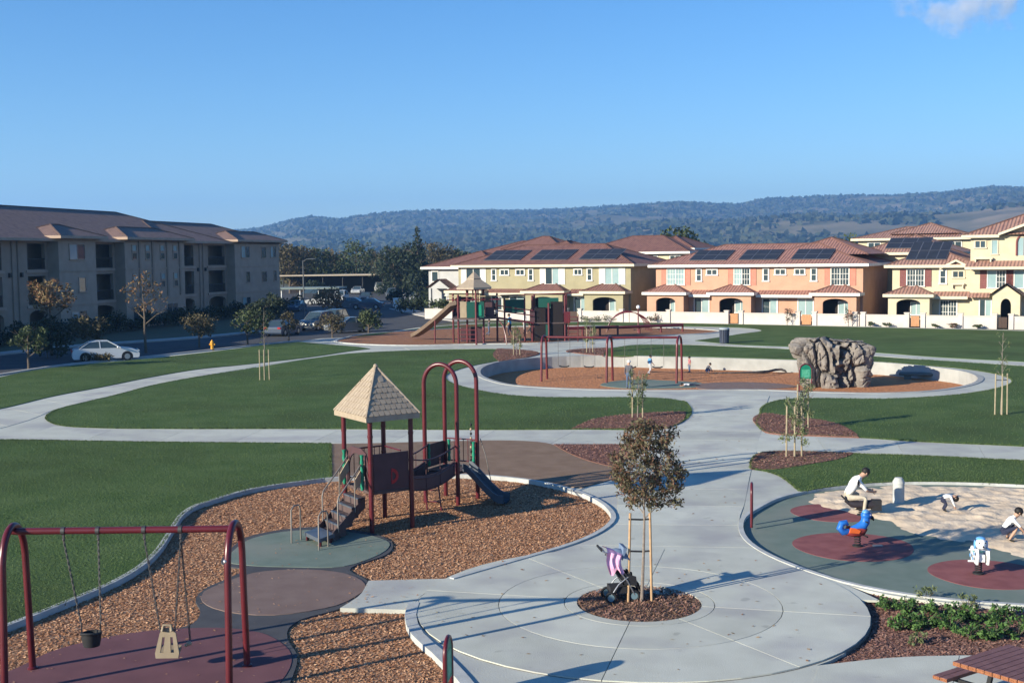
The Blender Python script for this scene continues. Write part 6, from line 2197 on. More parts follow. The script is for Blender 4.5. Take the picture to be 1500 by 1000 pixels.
for i, ((x, y), H_) in enumerate(SAPP):
    kind, ns, lab = SAP[i][3], SAP[i][4], SAP[i][5]
    t = thing('staked_sapling', lab, 'sapling', (x, y, .035), 0, 'staked saplings')
    g_ = random.Random(i + 20)
    mb = MB(); limbs(mb, (0, 0, -.1), (.05, 0, H_), .028, 12, .34 if kind == 'bare' else .5, 1.3, .42, i + 3); mb.build('trunk', M_barkg, t)
    if kind == 'bare':
        cs = [(g_.uniform(-.25, .25), g_.uniform(-.2, .2), H_ * g_.uniform(.5, 1)) for _ in range(12)]
        link('crown', leaf_cloud(cs, [(.1, .1, .12)] * 12, 150, .045, LM['sapling'], .4, .2), t)
    else:
        cs = [(g_.uniform(-.34, .34), g_.uniform(-.3, .3), H_ * (.28 + .70 * k / 15)) for k in range(16)]
        link('crown', leaf_cloud(cs, [(.17, .17, .19)] * 16, 900, .05, LM['sapling'], .35, .2, .3), t)
    sh = {3: ((-.27, -.05), (.0, -.1), (.26, .0)), 2: ((-.22, 0), (.22, .05))}[ns]
    for sx, sy in sh:
        mb = MB(); mb.cyl((sx, sy, -.1), (sx * .95, sy, 1.72), .03, None, 7); mb.build('stake', M_stakep, t)
    mb = MB(); mb.bar((sh[0][0], sh[0][1], 1.45), (0, 0, 1.43), .03, .03); mb.bar((0, 0, 1.43), (sh[-1][0], sh[-1][1], 1.45), .03, .03); mb.build('tie', M_black, t)

# ---- street trees by the apartments
ST = [
    ((-30.952,75.719), 2.76, 1.35, 1.0, 'green', 900, .10, 'small dull green street tree at the left edge beside the road'),
    ((-33.856,87.106), 5.62, 2.2, 3.2, 'orange', 1000, .13, 'tall street tree with orange autumn leaves, leftmost against the apartments'),
    ((-30.774,86.063), 2.93, 1.8, 1.1, 'brown', 900, .12, 'olive brown street tree just behind the white parked car'),
    ((-27.384,88.603), 5.92, 1.9, 2.6, 'orange', 330, .12, 'sparse street tree with few orange leaves and pale stakes before the apartments'),
    ((-24.679,93.492), 2.48, 1.9, 1.0, 'brown', 900, .12, 'round olive street tree just left of the yellow hydrant'),
    ((-21.373,95.843), 2.65, 1.7, .8, 'green', 900, .12, 'round green street tree just right of the yellow hydrant'),
    ((-18.541,98.422), 2.55, 1.0, .9, 'brown', 500, .11, 'slim brown street tree by the dark parked car at the apartment corner'),
    ((-15.574,102.842), 1.9, 1.5, .5, 'brown', 700, .12, 'low olive bushy tree in front of the silver parked cars'),
    ((-13.144,108.786), 2.13, 1.6, .5, 'green', 800, .13, 'low bushy green tree at the edge of the car park, left of the far slide'),
    ((-21.843,141.943), 3.1, 2.4, .9, 'orange', 1100, .16, 'rounded orange autumn tree among the parked cars'),
]
for i, ((x, y), H_, r_, cb, lf, n_, sz, lab) in enumerate(ST):
    tree('street_tree', lab, 'tree', x, y, 0, H_, r_, cb, lf, n_, sz, 'street trees along the road', 40 + i, 11, .06 + .01 * H_, gap=.4)
for px_ in (-.45, .45):
    pass

# dark shrubs along the foot of the apartments
c_, s_ = math.cos(1.348), math.sin(1.348)
AO = Vector((-44.434,102.597,0))
cs, rs_ = [], []
mb = MB()
for i in range(104):
    sx = -14 + i * .71 + rng.uniform(-.3, .3)
    off = -3.4 + rng.uniform(-.6, .5)
    H_ = 1.5 + .7 * mnoise.noise(Vector((sx * .35, 0, 5))) + rng.uniform(-.2, .3)
    cs.append((c_ * sx - s_ * off, s_ * sx + c_ * off, H_ * .55))
    rs_.append((.75, .7, H_ * .5))
    if i % 3 == 0:
        mb.cyl((cs[-1][0], cs[-1][1], -.1), (cs[-1][0], cs[-1][1], H_ * .6), .05, .03, 5)
hg_ = thing('hedge', 'long dark uneven hedge in the shade along the foot of the apartment building', 'hedge', AO)
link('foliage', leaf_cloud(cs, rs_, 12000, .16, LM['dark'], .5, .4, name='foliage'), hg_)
mb.build('stems', M_bark, hg_)['kind'] = 'stuff'
EV = [((-22.589,110.567), 3.63, 'dark'), ((-23.289,108.765), 3.07, 'dark'), ((-33.213,84.679), 3.03, 'dark')]
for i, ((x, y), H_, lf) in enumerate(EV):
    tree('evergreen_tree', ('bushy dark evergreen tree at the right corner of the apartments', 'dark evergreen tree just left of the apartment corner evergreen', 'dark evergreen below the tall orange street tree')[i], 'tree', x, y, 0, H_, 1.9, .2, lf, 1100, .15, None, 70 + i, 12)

PB = [((-22.326,212.143), 2.6, 'dark rounded bush right beside the white van'), ((-15.715,169.426), 2.4, 'dark bush beside the small white cabinet'), ((-12.069,146.246), 2.6, 'dark bush at the corner of the car park nearest the grey house'),
      ((-37.139,225.145), 2.6, 'dark bush in the planting strip left of the white sport utility car'), ((-33.265,255.089), 2.6, 'dark bush in front of the long carport, middle one'), ((-11.161,157.288), 3.0, 'tall dark bush touching the left corner of the grey house'), ((-8.074,135.516), 2.2, 'green bush below the small brown porch roof of the grey house')]
for i, ((x, y), H_, lab) in enumerate(PB):
    t = thing('car_park_bush', lab, 'bush', (x, y, 0), 0, 'bushes round the car park')
    cs = [(rng.uniform(-1.6, 1.6), rng.uniform(-1, 1), H_ * rng.uniform(.25, .8)) for _ in range(9)]
    link('foliage', leaf_cloud(cs, [(1.0, .9, H_ * .28)] * 9, 800, .2, LM['dark'] if i < 6 else LM['green'], .5, .4, name='foliage'), t)
    mb = MB(); mb.cyl((0, 0, -.1), (0, 0, H_ * .6), .08, .04, 6); mb.build('stem', M_bark, t)

# ---- trees in the distance, behind the car park and the houses
BT = [
    ((-49.55,250,10.93), 5.0, 'brown', 'brownish tree just right of the apartment corner, in the distant row'),
    ((-43.77,235,9.72), 4.0, 'brown', 'low brownish green tree in the distant row, second right of the apartments'),
    ((-42.23,240,9.75), 4.2, 'brown', 'taller tan green tree in the distant row above the parked cars'),
    ((-41,250,9.26), 4.0, 'green', 'green tree in the distant row above the parked white van'),
    ((-39.08,260,8.57), 4.4, 'brown', 'dull brown round tree in the distant row behind the shed roof'),
    ((-32.52,250,10.58), 5.2, 'green', 'tall pale green tree standing highest left of the black evergreens'),
    ((-31.15,270,8.52), 4.4, 'brown', 'tan tree with a broken outline, right of the tall pale green tree'),
    ((-25.65,240,7.21), 3.6, 'brown', 'small reddish tan tree at the left foot of the broad dark evergreen'),
    ((-22.08,225,8.97), 5.2, 'dark', 'broad dark evergreen left of the pointed conifer'),
    ((-19.49,225,9.45), 5.0, 'dark', 'very dark rounded evergreen touching the pointed conifer'),
    ((-17.45,260,10.38), 5.0, 'brown', 'brownish oak tree just right of the pointed conifer'),
    ((-13.89,260,9.3), 4.4, 'brown', 'reddish brown tree beside the dark back house roof'),
    ((-11.8,270,8.9), 3.6, 'green', 'small dark green tree half behind the dark back house roof'),
    ((26.97,190,11.67), 4.2, 'green', 'tall leafy green tree behind the left end of the pink row house'),
    ((30.13,195,10.1), 3.2, 'green', 'shorter leafy tree right beside the tall one behind the pink row house'),
    ((64.25,230,10.58), 5.0, 'green', 'dark green tree behind the right ridge of the pink row house'),
    ((64.17,240,9.68), 4.4, 'green', 'low green tree left of the yellow back house'),
    ((61.22,170,9.65), 2.0, 'dark', 'narrow dark tree right of the yellow back house'),
    ((10.31,220,9.54), 3.6, 'dark', 'dark treetop between the two dark back house roofs'),
]
for i, ((x, y, z), r_, lf, lab) in enumerate(BT):
    r_ *= 1.02
    tree('distant_tree', lab, 'tree', x, y, 0, z, r_, z * .12, lf, 1800, .30, 'trees in the distance', 100 + i, 16, .25, gap=.45)
x, y, z = (-17.41,222,11.8)
tree('conifer_tree', 'tall pointed dark conifer left of the grey house', 'tree', x, y, 0, z + .6, 3.3, .8, 'dark', 5200, .30, None, 150, 60, .3, cone=True, gap=.2)
# far woods on the flat before the hills: nobody could count these
n_ = 900
ang = nr.uniform(-.62, .62, n_)
dst = 320 + 900 * nr.random(n_) ** 1.3
cs = np.c_[np.sin(ang) * dst, np.cos(ang) * dst, np.full(n_, 3.0)]
rr_ = np.c_[5 + 4 * nr.random(n_), 5 + 4 * nr.random(n_), 3.2 + 2.4 * nr.random(n_)]
cs[:, 2] = rr_[:, 2] * .75
o = link('woods', leaf_cloud(cs, rr_, 70000, .75, LM['brown'] + LM['green'] + LM['dark'], .6, .6, name='woods'))
o['kind'] = 'stuff'

# ---- planting by the garden wall
WP = [(-4.69, .75, 2.4, 'green'), (-6.49, .6, 1.6, 'green'), (0.41, .95, 1.0, 'redbush'), (14.16, 1.75, .75, 'redbush'), (19.89, 2.0, .7, 'redbush'), (23.33, .4, .6, 'green'), (29.03, .42, .7, 'redbush'), (27.56, .4, .6, 'green'), (31.06, .4, .6, 'green'), (21.9, .45, .5, 'green')]
WL = ['long low green shrub at the wall foot, front of the olive house', 'low green shrub at the wall foot left of the lamp post', 'pinkish red bush at the left end of the pink house wall', 'upright reddish little tree against the pink house wall, right of the first gate',
      'upright reddish little tree at the right end of the pink house wall', 'small green tuft at the foot of the yellow house wall, left of its gate', 'small red bush at the foot of the yellow house wall', 'small green tuft at the wall foot right of the yellow house gate', 'small green tuft at the wall foot left of the arched entry', 'small green tuft at the left corner of the yellow house wall']
hc, hs = math.cos(-0.507), math.sin(-0.507)
HO = Vector((15.212,121.797,0))
for i, (sx, H_, w_, lf) in enumerate(WP):
    p = HO + Vector((hc * sx + hs * 3.2, hs * sx - hc * 3.2, 0))
    t = thing('wall_shrub', WL[i], 'shrub', p, 0, 'shrubs along the cream garden walls')
    cs = [(rng.uniform(-w_, w_) * .5, rng.uniform(-.25, .25), H_ * rng.uniform(.3, .85)) for _ in range(8)]
    link('foliage', leaf_cloud(cs, [(w_ * .32, .3, H_ * .22)] * 8, 260, .07, LM[lf], .5, .3, name='foliage'), t)
    mb = MB(); mb.cyl((0, 0, -.1), (0, 0, H_ * .7), .03, .015, 6); mb.build('stem', M_bark, t)

# ---- shrubs in the mulch bed at the right front
BFP = [((7.297,22.722), .30, 'bright green shrub closest to the round plaza in the front mulch bed'),
       ((7.564,22.443), .34, 'bright green bushy shrub second from the round plaza in the front mulch bed'),
       ((7.144,21.486), .30, 'green shrub at the lower left of the shrub patch in the front mulch bed'),
       ((7.573,21.632), .36, 'widest bright green shrub in the left half of the front mulch bed'),
       ((8.046,22.248), .32, 'green shrub in the upper middle of the front mulch bed'),
       ((8.013,21.451), .34, 'dull green shrub in the middle of the front mulch bed'),
       ((8.422,22.103), .32, 'olive green shrub below the teal surface kerb in the front mulch bed'),
       ((8.175,20.892), .34, 'dark green shrub just above the left end of the picnic table'),
       ((8.744,21.835), .32, 'leafy green shrub right of the middle in the front mulch bed'),
       ((8.61,20.876), .36, 'large green shrub directly behind the picnic table top'),
       ((9.241,21.984), .34, 'bright green shrub near the kerb above the picnic table'),
       ((9.101,21.051), .36, 'green shrub at the right edge behind the picnic table'),
       ((7.117,20.667), .20, 'small sprig of a shrub lowest in the front mulch bed'),
       ((8.2,23.287), .26, 'thin pale green shrub overhanging the teal surface kerb, left one'),
       ((8.839,22.749), .24, 'thin pale green shrub overhanging the teal surface kerb, right one')]
for i, ((x, y), big, lab) in enumerate(BFP):
    big *= .82
    t = thing('bed_shrub', lab, 'shrub', (x, y, -.07), 0, 'leafy shrubs in the front mulch bed')
    pale = i >= 12
    cs = [(rng.uniform(-1, 1) * big * .95, rng.uniform(-1, 1) * big * .8, big * rng.uniform(.15, .85 if not pale else 1.3)) for _ in range(13)]
    link('foliage', leaf_cloud(cs, [(big * .33, big * .33, big * .30)] * 13, 420 if not pale else 150, .034, LM['shrub'] if not pale else LM['sapling'], .5, .25, name='foliage'), t)
    mb = MB()
    for q in range(6):
        a = q * 1.1
        mb.tube([(0, 0, -.02), (math.cos(a) * big * .4, math.sin(a) * big * .4, big * .5), (math.cos(a) * big * .8, math.sin(a) * big * .8, big * .85)], [.010, .007, .003], 4)
    mb.build('stem', M_bark, t)
x, y = (-28.277,80.728)
t = thing('shrub', 'low tan dried shrub at the kerb in front of the white parked car', 'shrub', (x, y, 0))
link('foliage', leaf_cloud([(rng.uniform(-1.1, 1.1), rng.uniform(-.4, .4), rng.uniform(.15, .45)) for _ in range(8)], [(.45, .35, .25)] * 8, 420, .09, LM['brown'], .5, .3, name='foliage'), t)
mb = MB(); mb.cyl((0, 0, -.1), (0, 0, .4), .04, .02, 6); mb.build('stem', M_bark, t)

# ---- people
M_skin = mat('skin', (0.42, 0.25, 0.175), rough=.6)
M_hair = mat('black_hair', (0.012, 0.010, 0.009), rough=.6)


def cloth(name, c):
    return mat(name, c, tuple(v * .82 for v in c), scale=9, rough=.9, coord='obj')


C_white, C_khaki, C_navy = cloth('white_cotton', (.78, .77, .76)), cloth('khaki_twill', (.48, .42, .33)), cloth('navy_cloth', (.025, .03, .06))
C_blue, C_sky, C_grey = cloth('blue_shirt', (.10, .28, .50)), cloth('sky_blue_shirt', (.10, .50, .72)), cloth('grey_jacket', (.10, .10, .12))
C_jean, C_black, C_shoe = cloth('denim', (.09, .13, .22)), cloth('black_cloth', (.03, .03, .033)), cloth('dark_shoe', (.03, .028, .026))
C_red = cloth('rose_shirt', (.40, .16, .17))

POSE = {
    'stand': dict(pelvis=(0, 0, .93), spine=(0, 0, 1.12), chest=(.01, 0, 1.30), neck=(.015, 0, 1.47), head=(.03, 0, 1.60), sh=(0, .18, 1.39), el=(-.03, .23, 1.11), wr=(.06, .24, .87), ha=(.09, .24, .80), hip=(0, .09, .88), kn=(.02, .10, .49), an=(-.02, .10, .09), to=(.14, .12, .04)),
    'squat': dict(pelvis=(-.14, 0, .34), spine=(-.02, 0, .50), chest=(.12, 0, .67), neck=(.23, 0, .80), head=(.33, 0, .92), sh=(.14, .17, .74), el=(.34, .20, .52), wr=(.50, .13, .32), ha=(.55, .11, .25), hip=(-.13, .09, .31), kn=(.27, .20, .50), an=(.02, .17, .09), to=(.19, .20, .04)),
    'bend': dict(pelvis=(-.10, 0, .62), spine=(.04, 0, .74), chest=(.22, 0, .78), neck=(.37, 0, .75), head=(.48, 0, .68), sh=(.26, .17, .75), el=(.36, .20, .50), wr=(.46, .13, .28), ha=(.48, .11, .20), hip=(-.10, .10, .58), kn=(.10, .16, .36), an=(-.06, .16, .09), to=(.11, .18, .04)),
    'ride': dict(pelvis=(-.30, 0, .50), spine=(-.20, 0, .68), chest=(-.08, 0, .86), neck=(.06, 0, .99), head=(.17, 0, 1.08), sh=(-.06, .19, .92), el=(.12, .25, .68), wr=(.33, .15, .62), ha=(.40, .12, .61), hip=(-.28, .12, .46), kn=(.10, .30, .50), an=(.04, .30, .09), to=(.20, .34, .04)),
    'walk': dict(pelvis=(0, 0, .92), spine=(.01, 0, 1.12), chest=(.03, 0, 1.30), neck=(.05, 0, 1.47), head=(.08, 0, 1.60), sh=(.02, .18, 1.39), el=(-.06, .23, 1.12), wr=(.08, .25, .92), ha=(.13, .25, .86), hip=(0, .09, .87), kn=(.10, .10, .48), an=(-.02, .10, .09), to=(.14, .12, .04)),
    'lie': dict(pelvis=(0, 0, .13), spine=(.2, 0, .14), chest=(.38, 0, .15), neck=(.53, 0, .16), head=(.66, 0, .17), sh=(.45, .17, .14), el=(.62, .30, .10), wr=(.80, .22, .07), ha=(.87, .20, .06), hip=(-.05, .09, .12), kn=(-.45, .12, .14), an=(-.83, .10, .08), to=(-.95, .12, .06)),
}


def person(label, loc, rz, pose, scale, shirt, trousers, sleeves='short', shorts=False, hair=None, hat=None, group=None, headk=1.0, twist=0):
    t = thing('person', label, 'person', loc, rz, group)
    J = dict(POSE[pose])
    rad = dict(pelvis=.135, spine=.125, chest=.145, neck=.055, head=.10, sh=.068, el=.045, wr=.032, ha=.036, hip=.092, kn=.060, an=.042, to=.036)
    order = ['pelvis', 'spine', 'chest', 'neck', 'head']
    pts, r_, ed, cls = [], [], [], []
    id_ = {}

    def addp(k, p, rr):
        id_[k] = len(pts)
        pts.append(Vector(p)); r_.append(rr)
    for k in order:
        addp(k, J[k], rad[k])
    nk = Vector(J['neck']); hd = Vector(J['head'])
    top = hd + (hd - nk).normalized() * .10 * headk
    addp('crown', top, .075 * headk)
    r_[id_['head']] *= headk
    ed += [('pelvis', 'spine', 'shirt'), ('spine', 'chest', 'shirt'), ('chest', 'neck', 'shirt'), ('neck', 'head', 'skin'), ('head', 'crown', 'skin')]
    for s in (1, -1):
        ph = -1 if (pose == 'walk' and s < 0) else 1
        for k in ('sh', 'el', 'wr', 'ha', 'hip', 'kn', 'an', 'to'):
            p = Vector(J[k]); p.y *= s
            if pose == 'walk' and s < 0:
                if k in ('kn', 'an', 'to'):
                    p.x += {'kn': -.06, 'an': -.30, 'to': -.30}[k]
                    p.z += {'kn': 0, 'an': .10, 'to': .05}[k]
                if k in ('el', 'wr', 'ha'):
                    p.x += {'el': .12, 'wr': .16, 'ha': .16}[k]
            addp(k + str(s), p, rad[k])
        leg = 'trousers'
        ed += [('chest', 'sh%d' % s, 'shirt'), ('sh%d' % s, 'el%d' % s, 'shirt'), ('el%d' % s, 'wr%d' % s, 'skin' if sleeves == 'short' else 'shirt'), ('wr%d' % s, 'ha%d' % s, 'skin'),
               ('pelvis', 'hip%d' % s, leg), ('hip%d' % s, 'kn%d' % s, leg), ('kn%d' % s, 'an%d' % s, 'skin' if shorts else leg), ('an%d' % s, 'to%d' % s, 'shoe')]
    me = bpy.data.meshes.new('tmp')
    me.from_pydata([p * scale for p in pts], [(id_[a], id_[b]) for a, b, _ in ed], [])
    o = bpy.data.objects.new('tmp', me)
    COL.objects.link(o)
    md = o.modifiers.new('skin', 'SKIN')
    sv = me.skin_vertices[0].data
    for i in range(len(pts)):
        f = 1.0
        sv[i].radius = (r_[i] * scale, r_[i] * scale * (1.0))
        sv[i].use_root = i == 0
    md.use_smooth_shade = True
    ss = o.modifiers.new('sub', 'SUBSURF'); ss.levels = 1; ss.render_levels = 1
    dg = bpy.context.evaluated_depsgraph_get()
    nm = bpy.data.meshes.new_from_object(o.evaluated_get(dg))
    bpy.data.objects.remove(o)
    # nearest bone decides cloth or skin
    segs = [(pts[id_[a]] * scale, pts[id_[b]] * scale, c) for a, b, c in ed]
    names = ['skin', 'shirt', 'trousers', 'shoe']
    V, F, MI = [tuple(v.co) for v in nm.vertices], [tuple(p.vertices) for p in nm.polygons], []
    cut = (pts[id_['pelvis']].lerp(pts[id_['spine']], .35)) * scale
    up = (pts[id_['spine']] - pts[id_['pelvis']]).normalized()
    for p in nm.polygons:
        c = p.center
        best, bc = 1e9, 'shirt'
        for a, b, k in segs:
            d = b - a
            q = max(0, min(1, (c - a).dot(d) / d.length_squared))
            e = (c - a - d * q).length
            if e < best:
                best, bc = e, k
        if bc == 'shirt' and (c - cut).dot(up) < 0:
            bc = 'trousers'
        MI.append(names.index(bc))
    bpy.data.meshes.remove(nm)
    mb = MB()
    mb.v, mb.f, mb.m, mb.sm = V, [list(f) for f in F], MI, [True] * len(F)
    # fingers, nose and ears
    fw = (hd - nk).normalized()
    face = Vector((1, 0, 0)) - fw * fw.x
    face = face.normalized() if face.length > .2 else Vector((0, 0, -1))
    hc_ = (hd + fw * .02) * scale
    mb.tube([hc_ + face * .085 * scale * headk, hc_ + face * .125 * scale * headk - fw * .02 * scale], [.018 * scale, .014 * scale], 6, 0)
    for s in (1, -1):
        mb.ball(hc_ + Vector((0, s * .098 * scale * headk, 0)), (.022 * scale, .012 * scale, .03 * scale), 6, 5, 0)
        w, h_ = pts[id_['wr%d' % s]], pts[id_['ha%d' % s]]
        d = (h_ - w).normalized()
        sd2 = Vector((0, 1, 0)).cross(d)
        if sd2.length < .2:
            sd2 = Vector((1, 0, 0))
        sd2.normalize()
        for q in range(4):
            b0 = h_ + sd2 * (q - 1.5) * .018
            L_ = (.062, .072, .068, .052)[q]
            curl = Vector((0, -s, 0)) * .25 + d
            mb.tube([b0 * scale, (b0 + d * L_ * .6) * scale, (b0 + d * L_ * .6 + curl.normalized() * L_ * .5) * scale], [.0095 * scale, .0085 * scale, .006 * scale], 5, 0)
        b0 = w.lerp(h_, .5) + sd2 * .03
        mb.tube([b0 * scale, (b0 + sd2 * .03 + d * .035) * scale, (b0 + sd2 * .035 + d * .065) * scale], [.011 * scale, .010 * scale, .007 * scale], 5, 0)
    mb.build('body', [M_skin, shirt, trousers, C_shoe], t)
    if hat:
        mb = MB(); q = hc_ + fw * .05 * scale
        Mx = fw.to_track_quat('Z', 'X').to_matrix()
        mb.ball(q, (.118 * scale * headk, .118 * scale * headk, .10 * scale * headk), 12, 8, 0, Mx)
        bp_ = q + face * .12 * scale
        mb.ball(bp_ - fw * .01 * scale, (.09 * scale, .085 * scale, .014 * scale), 10, 4, 0, Mx)
        mb.build('cap', hat, t)
    else:
        mb = MB()
        Mx = fw.to_track_quat('Z', 'X').to_matrix()
        mb.ball(hc_ + fw * .045 * scale - face * .028 * scale, (.112 * scale * headk, .108 * scale * headk, .105 * scale * headk), 12, 8, 0, Mx, .03)
        mb.build('hair', hair or M_hair, t)
    for s in (1, -1):
        mb = MB(); mb.ball(hc_ + face * .094 * scale * headk + Vector((0, s * .035 * scale, 0)) + fw * .012 * scale, .011 * scale, 6, 5); mb.build('eye', M_black, t)
    return t


x, y = (9.122,31.08)
person('man in white shirt and khaki trousers leaning over the dark spring rider', (x, y, -.045), R(4), 'ride', 1.0, C_white, C_khaki)
x, y = (11.417,31.118)
person('small child in white shirt bending down in the sand behind the stone post', (x, y, -.01), R(-12), 'bend', .56, C_white, C_navy, 'long', False, None, None, None, 1.35)
x, y = (11.72,27.842)
person('child in white shirt and navy shorts squatting in the sand at the right edge', (x, y, -.02), R(-8), 'squat', .74, C_white, C_navy, 'short', True, None, None, None, 1.25)
x, y = (6.588,66.997)
person('person in white cap and dark jacket standing on the teal mat in the oval pit', (x, y, PIT_Z + .02), R(60), 'stand', .93, C_grey, C_jean, 'long', False, None, cloth('white_cap', (.8, .8, .78)))
x, y = (8.704,74.846)
person('child in light blue shirt walking before the oval pit wall, nearest the white cap', (x, y, PIT_Z), R(30), 'walk', .72, C_blue, cloth('pale_trousers', (.5, .5, .52)), 'short', False, None, None, None, 1.15)
x, y = (11.359,75.832)
person('small child in rose top standing by the oval pit wall, right of the swings', (x, y, PIT_Z), R(200), 'stand', .60, C_red, C_jean, 'short', False, None, None, None, 1.25)
x, y = (12.403,75.262)
person('small child in grey bending by the oval pit wall, farthest right of the swings', (x, y, PIT_Z), R(20), 'squat', .62, C_grey, C_jean, 'long', False, None, None, None, 1.2)
x, y = (10.185,68.005)
person('child in white lying on the oval pit floor beside the right swing leg', (x, y, PIT_Z + .03), R(185), 'lie', .62, C_white, C_navy, 'short', False, None, None, None, 1.15)
x, y = (-0.169,100.951)
person('person in bright sky blue shirt walking beside the far play tower', (x, y, .02), R(150), 'walk', 1.10, C_sky, C_navy, 'short')
x, y = (1.149,104.236)
person('person in white clothes standing left of the dark climbing tower', (x, y, .02), R(200), 'stand', 1.10, C_white, cloth('white_trousers', (.7, .7, .7)), 'long')
person('child in pale top sitting high on the deck edge of the far play tower', fl(1.45, 2.2, 2.08 - .2), R(-90), 'squat', .9, C_white, C_navy, 'short')
person('child in pink top climbing on the deck of the dark climbing tower', fl(6.9, 2.6, 1.55), R(-60), 'stand', .72, cloth('pink_top', (.62, .35, .38)), C_black, 'short', False, None, None, None, 1.15)
x, y = (1.817,101.452)
person('child in black crouching on the far wood chips beside the dark climbing tower', (x, y, .02), R(180), 'squat', 1.0, C_black, C_navy, 'long', False, None, None, None, 1.1)

x, y = (2.501,103.084)
person('child in navy standing in front of the dark climbing tower', (x, y, .02), R(150), 'stand', .85, C_navy, C_black, 'long', False, None, None, None, 1.1)
x, y = (3.387,104.736)
person('child in rose top walking past the right post of the dark climbing tower', (x, y, .02), R(20), 'walk', .8, C_red, C_navy, 'short', False, None, None, None, 1.1)
x, y = (-1.994,102.14)
person('child in grey walking under the deck of the far play tower', (x, y, .02), R(10), 'walk', .8, C_grey, C_jean, 'long', False, None, None, None, 1.1)
person('child in black standing on the dark climbing tower beside its left post', fl(4.75, 2.8, 1.55), R(-100), 'stand', .75, C_black, C_navy, 'long', False, None, None, None, 1.1)

# ---- pushchair under the tree
x, y = (2.107,23.309)
pc = thing('pushchair', 'dark folding pushchair with a pink blanket over its hood, beside the staked tree', 'pushchair', (x, y, .02), R(8))
M_pinkb = mat('pink_blanket', (.72, .33, .45), (.60, .40, .62), scale=7, rough=.9, coord='obj')
M_hood = cloth('grey_blue_hood', (.16, .22, .33))
for wx, wy in ((-.24, .20), (-.24, -.20), (.25, .13), (.25, -.13)):
    mb = MB()
    r_ = .10
    mb.tube([(wx + r_ * math.cos(t), wy, r_ + r_ * math.sin(t)) for t in np.linspace(0, 2 * math.pi, 19)[:-1]], .026, 8, 0, True)
    w_ = mb.build('wheel', M_black, pc)
    mb = MB(); mb.cyl((wx, wy - .022, r_), (wx, wy + .022, r_), .07, None, 12); mb.build('rim', mat('teal_grey_rim', (.16, .24, .27), rough=.4), w_)
for s in (-1, 1):
    mb = MB()
    mb.tube([(.26, s * .14, .12), (.10, s * .18, .42), (-.14, s * .20, .72), (-.33, s * .20, 1.0), (-.42, s * .20, 1.06)], .015, 8)
    mb.tube([(-.25, s * .20, .12), (-.08, s * .19, .36), (.12, s * .17, .50)], .014, 8)
    mb.build('frame_tube', M_steel, pc)
mb = MB(); mb.cyl((-.42, -.21, 1.06), (-.42, .21, 1.06), .024, None, 8); mb.build('handle', M_black, pc)
mb = MB()
mb.add([(-.16, -.17, .74), (-.16, .17, .74), (.06, .17, .40), (.06, -.17, .40), (.34, .15, .36), (.34, -.15, .36), (.40, .14, .16), (.40, -.14, .16)], [(0, 3, 2, 1), (3, 5, 4, 2), (5, 7, 6, 4)])
mb.add([(-.20, -.17, .71), (-.20, .17, .71), (.02, .17, .34), (.02, -.17, .34), (.32, .15, .30), (.32, -.15, .30), (.36, .14, .13), (.36, -.14, .13)], [(0, 1, 2, 3), (3, 2, 4, 5), (5, 4, 6, 7)])
for s in (-1, 1):
    mb.add([(-.18, s * .18, .85), (-.18, s * .18, .68), (.05, s * .18, .34), (.30, s * .17, .32), (.28, s * .17, .50), (.05, s * .18, .58)], [(0, 1, 2, 3, 4, 5) if s < 0 else (5, 4, 3, 2, 1, 0)])
mb.build('seat', M_blackf, pc)
mb = MB()
n = 9
for k in range(n):
    pass
hv = []
for i in range(7):
    a = R(15 + 25 * i)
    for j in range(7):
        b = math.pi * j / 6
        hv.append((-.08 + .25 * math.cos(a), .19 * math.cos(b), .78 + .25 * math.sin(a) * (0.35 + .65 * math.sin(b)) + .02))
mb.add(hv, [(i * 7 + j, i * 7 + j + 1, (i + 1) * 7 + j + 1, (i + 1) * 7 + j) for i in range(5) for j in range(6)], 0, True)
mb.build('hood', M_hood, pc)
mb = MB()
hv = []
for i in range(9):
    f = i / 8
    for j in range(13):
        g2 = j / 12
        fold = .022 * math.sin(f * 15 + g2 * 3)
        if g2 < .4:
            yy, zz = .22 - .46 * (g2 / .4), 1.07 - .10 * f + .03 * math.sin(g2 / .4 * math.pi)
        else:
            yy, zz = -.24 - fold - .03 * (g2 - .4), 1.07 - .10 * f - (g2 - .4) / .6 * (.44 - .12 * f + .06 * math.sin(f * 9))
        hv.append((-.34 + .30 * f + .05 * g2 + .03 * math.sin(g2 * 7), yy * .92, zz - .02))
mb.add(hv, [(i * 13 + j, (i + 1) * 13 + j, (i + 1) * 13 + j + 1, i * 13 + j + 1) for i in range(8) for j in range(12)], 0, True)
mb.add([(a, b + .008, c - .010) for a, b, c in hv], [(i * 13 + j + 1, (i + 1) * 13 + j + 1, (i + 1) * 13 + j, i * 13 + j) for i in range(8) for j in range(12)], 0, True)
mb.build('blanket', M_pinkb, pc)
mb = MB()
mb.add([(.0, -.19, .84), (.0, .19, .84), (.10, .2, 1.08), (.10, -.2, 1.08), (.02, .2, 1.10), (.02, -.2, 1.10)], [(0, 1, 2, 3), (3, 2, 4, 5), (0, 3, 5), (1, 4, 2), (0, 5, 4, 1)])
mb.build('hood_visor', M_hood, pc)
mb = MB(); mb.bx(-.24, .12, -.16, .16, .17, .30); mb.build('basket', M_blackf, pc)
mb = MB(); mb.cyl((.16, -.18, .56), (.16, .18, .56), .018, None, 8); mb.build('bumper_bar', M_black, pc)

